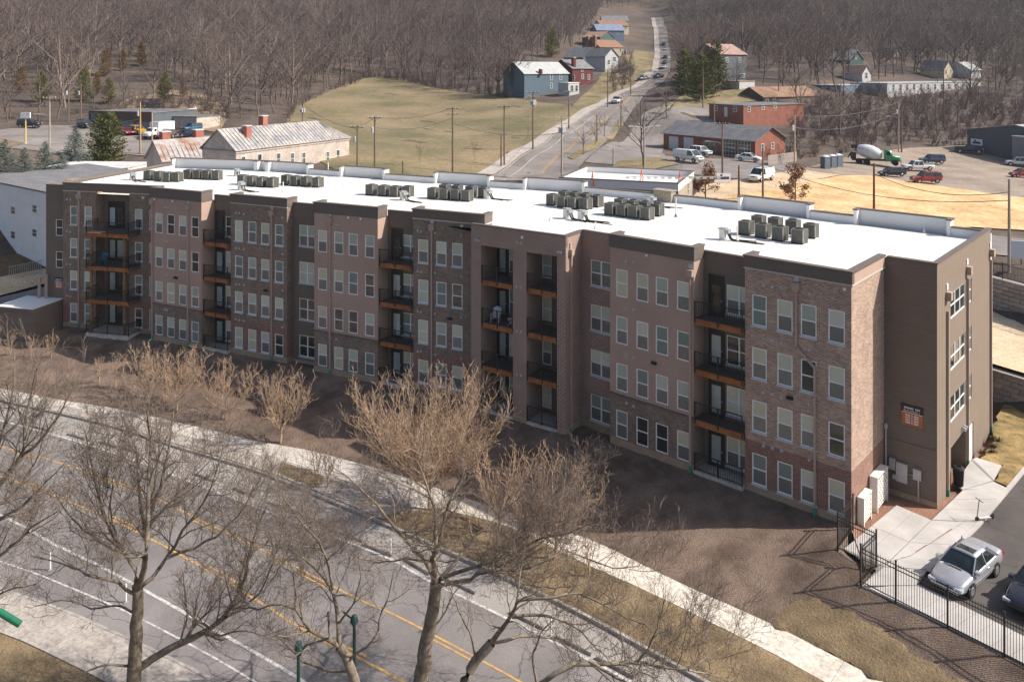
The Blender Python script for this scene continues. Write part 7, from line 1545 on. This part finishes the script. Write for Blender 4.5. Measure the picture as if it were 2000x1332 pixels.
for k in range(3):                                                   # brush: many stems from the ground
    T = Tree(130 + k, .25, .3, .5, .02, .22, 3)
    for q in range(11): a = T.r.uniform(0, 6.28); R_ = T.r.uniform(.8, 3.2); hh = T.r.uniform(1.6, 5); T.limb([(T.r.normal(0, .5), T.r.normal(0, .5), -.2), (R_ * .5 * math.cos(a), R_ * .5 * math.sin(a), hh * .55), (R_ * math.cos(a), R_ * math.sin(a), hh)], .045, .012, 1, .1, n=5)
    V1, F1 = tubes(T.g); V2, F2 = tubes(T.gt); BR.append(fast_mesh('crown', np.r_[V1, V2], np.r_[F1, F2 + len(V1)], wtwig))
def put_tree(px, py, k, scale, label, group, name='bare_tree', p=None):
    p = G(px, py) if p is None else p; tm, cm, h = PROTO[k]; t = thing(name, label, 'tree', p, rng.uniform(0, 6.28), group); t.scale = (scale,) * 3; obj('trunk', tm, t); obj('crown', cm, t); return t
# single trees that can be told apart
ordw = ['first', 'second', 'third', 'fourth', 'fifth', 'sixth', 'seventh', 'eighth', 'ninth', 'tenth', 'eleventh', 'twelfth', 'thirteenth', 'fourteenth', 'fifteenth', 'sixteenth', 'seventeenth', 'eighteenth', 'nineteenth', 'twentieth']
edge = [(566,212),(598,196),(632,183),(664,170),(695,158),(725,151),(758,150),(792,155),(823,165),(852,171),(882,179),(913,182),(944,186),(975,190),(1003,192)]
for k, (px, py) in enumerate(edge): put_tree(px + rng.uniform(-5, 5), py - rng.uniform(1, 5), k % 6, rng.uniform(.85, 1.2), f'bare tree at the upper meadow edge, {ordw[k]} from the left', 'bare trees along the meadow edge')
lowl = [(15,240),(75,236),(112,232),(182,222),(240,214),(300,206),(355,206),(405,208),(445,212),(470,232),(505,226),(535,222)]
for k, (px, py) in enumerate(lowl): put_tree(px, py, (k * 5 + 1) % 6, rng.uniform(.75, 1.0), f'bare tree at the foot of the left hill, {ordw[k]} from the left', 'bare trees at the foot of the left hill')
rt_edge = [(1570,236),(1605,252),(1640,262),(1675,270),(1712,272),(1750,268),(1790,262),(1830,258),(1870,250),(1905,240),(1945,232),(1985,226),(1560,205),(1610,215),(1930,190),(1975,185)]
for k, (px, py) in enumerate(rt_edge): put_tree(px, py, (k * 5 + 2) % 6, rng.uniform(.6, .85), f'bare tree in the brush behind the gravel yard, {ordw[k]} counted from the brick building', 'bare trees behind the gravel yard')
for k, (px, py, sck, pk, w) in enumerate(((1258,326,.85,3,'large bare tree behind the twin-headed street lamp'),(1302,232,.6,0,'bare tree at the street corner by the garage drive'),(1440,175,.7,1,'bare tree before the big grey house'),(1330,330,.22,4,'tiny bare ornamental tree by the white van'),(1470,300,.4,1,'small bare tree by the garage gable'),(1885,215,1.1,5,'tall dark tree in front of the long white building'),(430,262,.5,4,'small bare tree at the tan annex'))): put_tree(px, py, pk, sck, w, 'single bare trees')
for k, (px, py, w) in enumerate(((1139,304,'nearest on the island'),(1163,285,'second on the island'),(1180,268,'farthest on the island'),(820,326,'thin, in the lower meadow left'),(926,316,'thin, in the lower meadow right'))):
    t = put_tree(px, py, 4, .5 if k < 3 else .32, f'small bare tree, {w}', 'small bare trees by the street')
    if k >= 3: t.scale = (.16, .16, .4)
# oak saplings that kept their leaves
oak_m = bark('dry_oak_leaf', srgb(112, 74, 54), srgb(150, 104, 78)); 
def oak(px, py, hgt, label, seed):
    r = np.random.default_rng(seed); p = G(px, py); t = thing('oak_tree', label, 'tree', p, 0, 'young oaks holding brown leaves'); T = Tree(seed, .25, .5, .4, .02, .2, 2)
    T.limb([(0, 0, -.3), (.05, 0, hgt * .5), (0, .05, hgt)], .1, .02, 1, .2, n=8)
    for k in range(12): a = r.uniform(0, 6.28); z = hgt * r.uniform(.15, .75); R_ = hgt * .36 * (1 - z / hgt) + .5; T.limb([(0, 0, z), (R_ * .6 * math.cos(a), R_ * .6 * math.sin(a), z + .4), (R_ * math.cos(a), R_ * math.sin(a), z + .9)], .04, .015, 1, .2, n=5)
    V1, F1 = tubes(T.g); obj('trunk', fast_mesh('trunk', V1, F1, wbark), t); tip = np.concatenate([np.array([p_[-3:] for p_, _ in L_]).reshape(-1, 3) for (k_, s_), L_ in list(T.gt.items()) + [(x, y) for x, y in T.g.items() if x[0] == 7]]); n = 1500; c = tip[r.integers(0, len(tip), n)] + r.normal(0, .22, (n, 3)); u = r.normal(0, 1, (n, 3)); u /= np.linalg.norm(u, axis=1)[:, None]; v = np.cross(u, r.normal(0, 1, (n, 3))); v /= np.linalg.norm(v, axis=1)[:, None]; s = r.uniform(.08, .17, n)[:, None]
    V = np.stack([c - u * s, c + v * s * .6, c + u * s, c - v * s * .6], 1).reshape(-1, 3); keep = np.arange(4 * n).reshape(-1, 4); obj('crown', fast_mesh('crown', V, keep, oak_m), t)
oak(1553, 405, 5.4, 'young oak with brown leaves before the straw field', 5); oak(1377, 392, 5.0, 'young oak with brown leaves right of the low white roof', 6)
# conifers
def conifer(seed, h, R, levels, per, droop, fill, material, needle=.32):
    r = np.random.default_rng(seed); g = {(4, 6): [(np.array([[0, 0, -.3], [0, 0, h * .35], [0, 0, h * .7], [0, 0, h]]), np.array([.018 * h, .013 * h, .008 * h, .01]))]}; C_, U, S = [], [], []; br = []
    for k in range(levels):
        f = k / levels; z = h * (.06 + .92 * f); L = R * (1 - f) ** fill * 1.0 + .12
        for q in range(per):
            a = r.uniform(0, 6.28); l = L * r.uniform(.7, 1.12); d = np.array([math.cos(a), math.sin(a), -droop + .5 * f]); br.append((np.array([[0, 0, z], d * l * .5 + [0, 0, z], d * l + [0, 0, z + .12 * l]]), np.array([.02, .015, .006])))
            m = max(4, int(l * 9)); t = r.random(m) ** .7; c = d * (l * t)[:, None] + np.array([0, 0, z]) + np.c_[np.zeros(m), np.zeros(m), .12 * l * t ** 2] + r.normal(0, .07, (m, 3)); C_.append(c); o = np.array([math.cos(a), math.sin(a), .15]) + r.normal(0, .55, (m, 3)); U.append(o); S.append(np.full(m, needle) * r.uniform(.6, 1.2, m))
    c = np.concatenate(C_); u = np.concatenate(U); u /= np.linalg.norm(u, axis=1)[:, None]; s = np.concatenate(S)[:, None]; v = np.cross(u, r.normal(0, 1, u.shape)); v /= np.linalg.norm(v, axis=1)[:, None]
    V = np.stack([c - v * s * .28, c + u * s * .5 - v * s * .05, c + u * s, c + v * s * .28], 1).reshape(-1, 3); g[(3, 3)] = br
    return fast_mesh('trunk', *tubes(g), wbark), fast_mesh('crown', V, np.arange(len(V)).reshape(-1, 4), material)
def needle(name, c, c2): return bark(name, srgb(*c), srgb(*c2))
m_spr = needle('blue_spruce_needle', (88, 100, 92), (136, 146, 138)); m_pin = needle('pine_needle', (64, 74, 36), (112, 112, 60)); m_ced = needle('cedar_needle', (96, 76, 38), (142, 106, 56)); m_cedg = needle('green_cedar_needle', (76, 84, 38), (124, 120, 62))
m_ced2 = None
CON = {'spruce': conifer(1, 9, 3.3, 30, 11, .12, .8, m_spr), 'pine': conifer(2, 11, 3.4, 26, 9, .0, .6, m_pin, .45), 'cedar': conifer(3, 9, 1.9, 30, 9, -.25, .55, m_ced, .35), 'green': conifer(4, 10, 2.8, 28, 9, -.05, .6, m_cedg, .4)}
def put_con(kind, px, pb, ptop, label, group, h0={'spruce': 9, 'pine': 11, 'cedar': 9, 'green': 10}, D=None):
    p = G(px, pb) if D is None else atD(px, pb, D); s = (pb - ptop) / sc(p) / h0[kind]; t = thing('conifer_tree', label, 'tree', p, rng.uniform(0, 6.28), group); t.scale = (s * 1.05, s * 1.05, s); tm, cm = CON[kind]; obj('trunk', tm, t); obj('crown', cm, t); return t
for kind, px, pb, pt_, w in (('spruce',10,345,274,'blue spruce at the left picture edge above the grey roof'),('spruce',48,346,290,'low blue spruce second from the left edge'),('spruce',88,340,276,'blue spruce third from the left edge'),('spruce',147,330,248,'dark blue spruce beside the tall pine'),('pine',195,322,222,'right one of two tall pines before the repair shop'),('pine',216,322,218,'tall pine nearest the repair shop doors'),('spruce',122,345,300,'small blue spruce behind the grey roof corner')): put_con(kind, px, pb, pt_, w, 'conifers left of the stone building')
for kind, px, pb, pt_, w in (('cedar',41,182,130,'narrow rusty cedar on the left hillside'),('green',82,200,138,'broad green cedar second on the left hillside'),('green',165,198,130,'green cedar above the wood edge poles'),('cedar',207,150,94,'rusty cedar high on the left hillside'),('green',213,202,152,'dark green cedar above the repair shop'),('cedar',240,140,96,'rusty cedar right of the high one'),('cedar',277,130,80,'topmost rusty cedar on the left hillside'),('green',322,198,138,'dry green cedar above the annex'),('cedar',358,190,150,'small cedar right above the tan annex'),('cedar',190,185,140,'small cedar left above the repair shop'),('green',1077,112,54,'dark green cedar above the blue house'),('cedar',1160,110,70,'yellowish cedar behind the street houses')): put_con(kind, px, pb, pt_, w, 'cedars in the wood')
for px, pb, pt_, w in ((1338,185,96,'left pine right of the street'),(1372,198,104,'middle pine right of the street'),(1398,178,78,'tallest pine beside the big grey house'),(1356,178,120,'small pine between the left and middle pines')): put_con('pine', px, pb, pt_, w, 'pines right of the street')
# the far wood as one mass
src = bpy.data.collections.new('wood_shapes')
for k, (tm, cm, h) in enumerate(PROTO):
    V = []; me = bpy.data.meshes.new('wood_shape'); bm = bmesh.new(); bm.from_mesh(tm); n0 = len(bm.faces); bm.from_mesh(cm); bm.faces.ensure_lookup_table()
    for f in bm.faces: f.material_index = 0 if f.index < n0 else 1
    bm.to_mesh(me); bm.free(); me.materials.append(wbark); me.materials.append(wtwig); src.objects.link(bpy.data.objects.new('a_wood_%d' % k, me))
for k, me in enumerate(BR): src.objects.link(bpy.data.objects.new('b_brush_%d' % k, me))
def inpoly(P, poly):
    poly = np.array([p[:2] for p in poly]); ins = np.zeros(len(P), bool); j = len(poly) - 1
    for i in range(len(poly)):
        ins ^= ((poly[i, 1] > P[:, 1]) != (poly[j, 1] > P[:, 1])) & (P[:, 0] < (poly[j, 0] - poly[i, 0]) * (P[:, 1] - poly[i, 1]) / (poly[j, 1] - poly[i, 1] + 1e-12) + poly[i, 0]); j = i
    return ins
def scatter(regs, step, seed):
    """jittered points inside view regions given as (pixel polygon, keep-out polygons)"""
    r = np.random.default_rng(seed); out = []
    d = np.arange(120, 800, step); u = np.arange(-520, 520, step); Dg, Ug = np.meshgrid(d, u); P = np.c_[CAM[0] + Dg.ravel() * FW[0] + Ug.ravel() * RT[0], CAM[1] + Dg.ravel() * FW[1] + Ug.ravel() * RT[1]] + r.uniform(-.48, .48, (Dg.size, 2)) * step
    z = Hg(P); v = np.c_[P, z] - CAM; D = v @ FW; px = 1000 + FPX * (v @ RT) / D; py = HOR - FPX * v[:, 2] / D
    q = np.c_[px, py]; ok = np.zeros(len(P), bool)
    for poly in regs[0]: ok |= inpoly(q, poly)
    for poly in regs[1]: ok &= ~inpoly(q, poly)
    return np.c_[P, z][ok], q[ok], D[ok]
KEEP = [[(1235,165),(1262,152),(1278,120),(1275,20),(1312,20),(1322,120),(1318,160),(1262,205),(1200,245)], [(1015,200),(1015,135),(1110,100),(1160,60),(1165,30),(1285,30),(1285,150),(1190,208)], [(1400,180),(1400,125),(1480,125),(1490,182)], [(1480,200),(1620,192),(1620,170),(1480,172)], [(1636,178),(1640,158),(1930,150),(1930,176)], [(1650,135),(1650,108),(1700,112),(1712,160),(1680,160)]]
up_wood = [[(-150,244),(30,240),(120,233),(200,205),(280,180),(350,165),(430,190),(470,225),(545,222),(590,195),(690,156),(740,147),(790,152),(850,168),(980,188),(1015,192),(1015,130),(1150,90),(1170,20),(1285,10),(1290,-140),(-150,-140)], [(1312,-140),(1300,30),(1325,130),(1330,175),(1420,182),(1480,170),(1600,192),(1640,178),(1900,180),(2200,215),(2200,-140)]]
P1, q1, D1 = scatter((up_wood, KEEP), 6.6, 1)
for cx, cy in ((41,182),(82,200),(165,198),(207,150),(213,202),(240,140),(277,130),(322,198),(358,190),(190,185),(1077,112),(1160,110)):
    ok = ~((np.abs(q1[:, 0] - cx) < 26) & (q1[:, 1] > cy - 6) & (q1[:, 1] < cy + 48)); P1, q1, D1 = P1[ok], q1[ok], D1[ok]
brush = [[(1540,250),(1560,212),(1640,185),(1900,185),(2150,215),(2150,262),(1880,285),(1760,288),(1690,292),(1640,308),(1560,315),(1545,290)], [(-100,250),(60,243),(160,238),(240,205),(420,190),(470,228),(440,240),(180,236)], [(560,255),(565,210),(690,154),(740,146),(800,152),(1010,190),(1010,197),(850,172),(740,152),(620,188),(580,215)], [(1190,150),(1235,110),(1235,165),(1200,185)], [(1480,300),(1545,288),(1545,316),(1520,322)]]
P2, q2, D2 = scatter((brush, KEEP[4:5]), 3.0, 2)
CED = []
def mass(name, label, P, D, ilo, ihi, smin, smax, seed):
    r = np.random.default_rng(seed); me = bpy.data.meshes.new(name); me.from_pydata(P.tolist(), [], []); n = len(P)
    a = me.attributes.new('rot', 'FLOAT', 'POINT'); a.data.foreach_set('value', r.uniform(0, 6.28, n).astype(np.float32)); a = me.attributes.new('scl', 'FLOAT', 'POINT'); a.data.foreach_set('value', r.uniform(smin, smax, n).astype(np.float32)); a = me.attributes.new('idx', 'INT', 'POINT'); a.data.foreach_set('value', r.integers(ilo, ihi, n).astype(np.int32))
    o = obj(name, me); tag(o, label, None, None, 'stuff'); ng = bpy.data.node_groups.new(name, 'GeometryNodeTree'); ng.interface.new_socket('Geometry', in_out='INPUT', socket_type='NodeSocketGeometry'); ng.interface.new_socket('Geometry', in_out='OUTPUT', socket_type='NodeSocketGeometry')
    N = ng.nodes.new; i = N('NodeGroupInput'); ou = N('NodeGroupOutput'); mp = N('GeometryNodeMeshToPoints'); ip = N('GeometryNodeInstanceOnPoints'); ci = N('GeometryNodeCollectionInfo'); ci.inputs['Collection'].default_value = src; ci.inputs['Separate Children'].default_value = True; ci.inputs['Reset Children'].default_value = True; ip.inputs['Pick Instance'].default_value = True
    def na(nm, ty): x = N('GeometryNodeInputNamedAttribute'); x.data_type = ty; x.inputs['Name'].default_value = nm; return x.outputs['Attribute']
    cx = N('ShaderNodeCombineXYZ'); Lk = ng.links.new; Lk(na('rot', 'FLOAT'), cx.inputs[2]); Lk(i.outputs[0], mp.inputs[0]); Lk(mp.outputs[0], ip.inputs['Points']); Lk(ci.outputs[0], ip.inputs['Instance']); Lk(na('idx', 'INT'), ip.inputs['Instance Index']); Lk(cx.outputs[0], ip.inputs['Rotation']); Lk(na('scl', 'FLOAT'), ip.inputs['Scale']); Lk(ip.outputs[0], ou.inputs[0])
    md = o.modifiers.new('scatter', 'NODES'); md.node_group = ng; return o
mass('woodland', 'bare winter wood covering the hills behind the street and meadow', P1, D1, 0, 6, .75, 1.2, 3)
mass('brushwood', 'tangled bare brush at the wood edges and behind the gravel yard', P2, D2, 6, 9, .35, .95, 4)
print('WOOD', len(P1), len(P2))

# ------------------------------------------------------------------ thin winter haze over the valley
hz = MB(); lo = float(min(GZ.min(), -2.5)) - 1.0
R_ = [CAM[:2] + FW[:2] * d + RT[:2] * u for d, u in ((-44, -640), (-44, 640), (870, 640), (870, -640))]; top = float(GZ.max()) + 24
hz.poly([(p[0], p[1], lo) for p in R_][::-1]); hz.poly([(p[0], p[1], top) for p in R_])
for a, b in zip(R_, R_[1:] + R_[:1]): hz.poly([(a[0], a[1], lo), (b[0], b[1], lo), (b[0], b[1], top), (a[0], a[1], top)])
hm = bpy.data.materials.new('haze_air'); hm.use_nodes = True; nt = hm.node_tree; nt.nodes.remove(nt.nodes['Principled BSDF']); pv = nt.nodes.new('ShaderNodeVolumePrincipled')
pv.inputs['Color'].default_value = (.86, .91, 1.0, 1); pv.inputs['Density'].default_value = .00013; pv.inputs['Anisotropy'].default_value = .2; nt.links.new(pv.outputs[0], nt.nodes['Material Output'].inputs['Volume'])
o = fix_up(hz.build('haze', hm)); o['kind'] = 'stuff'; o['label'] = 'thin pale haze in the winter air'
scene.cycles.volume_bounces = 0
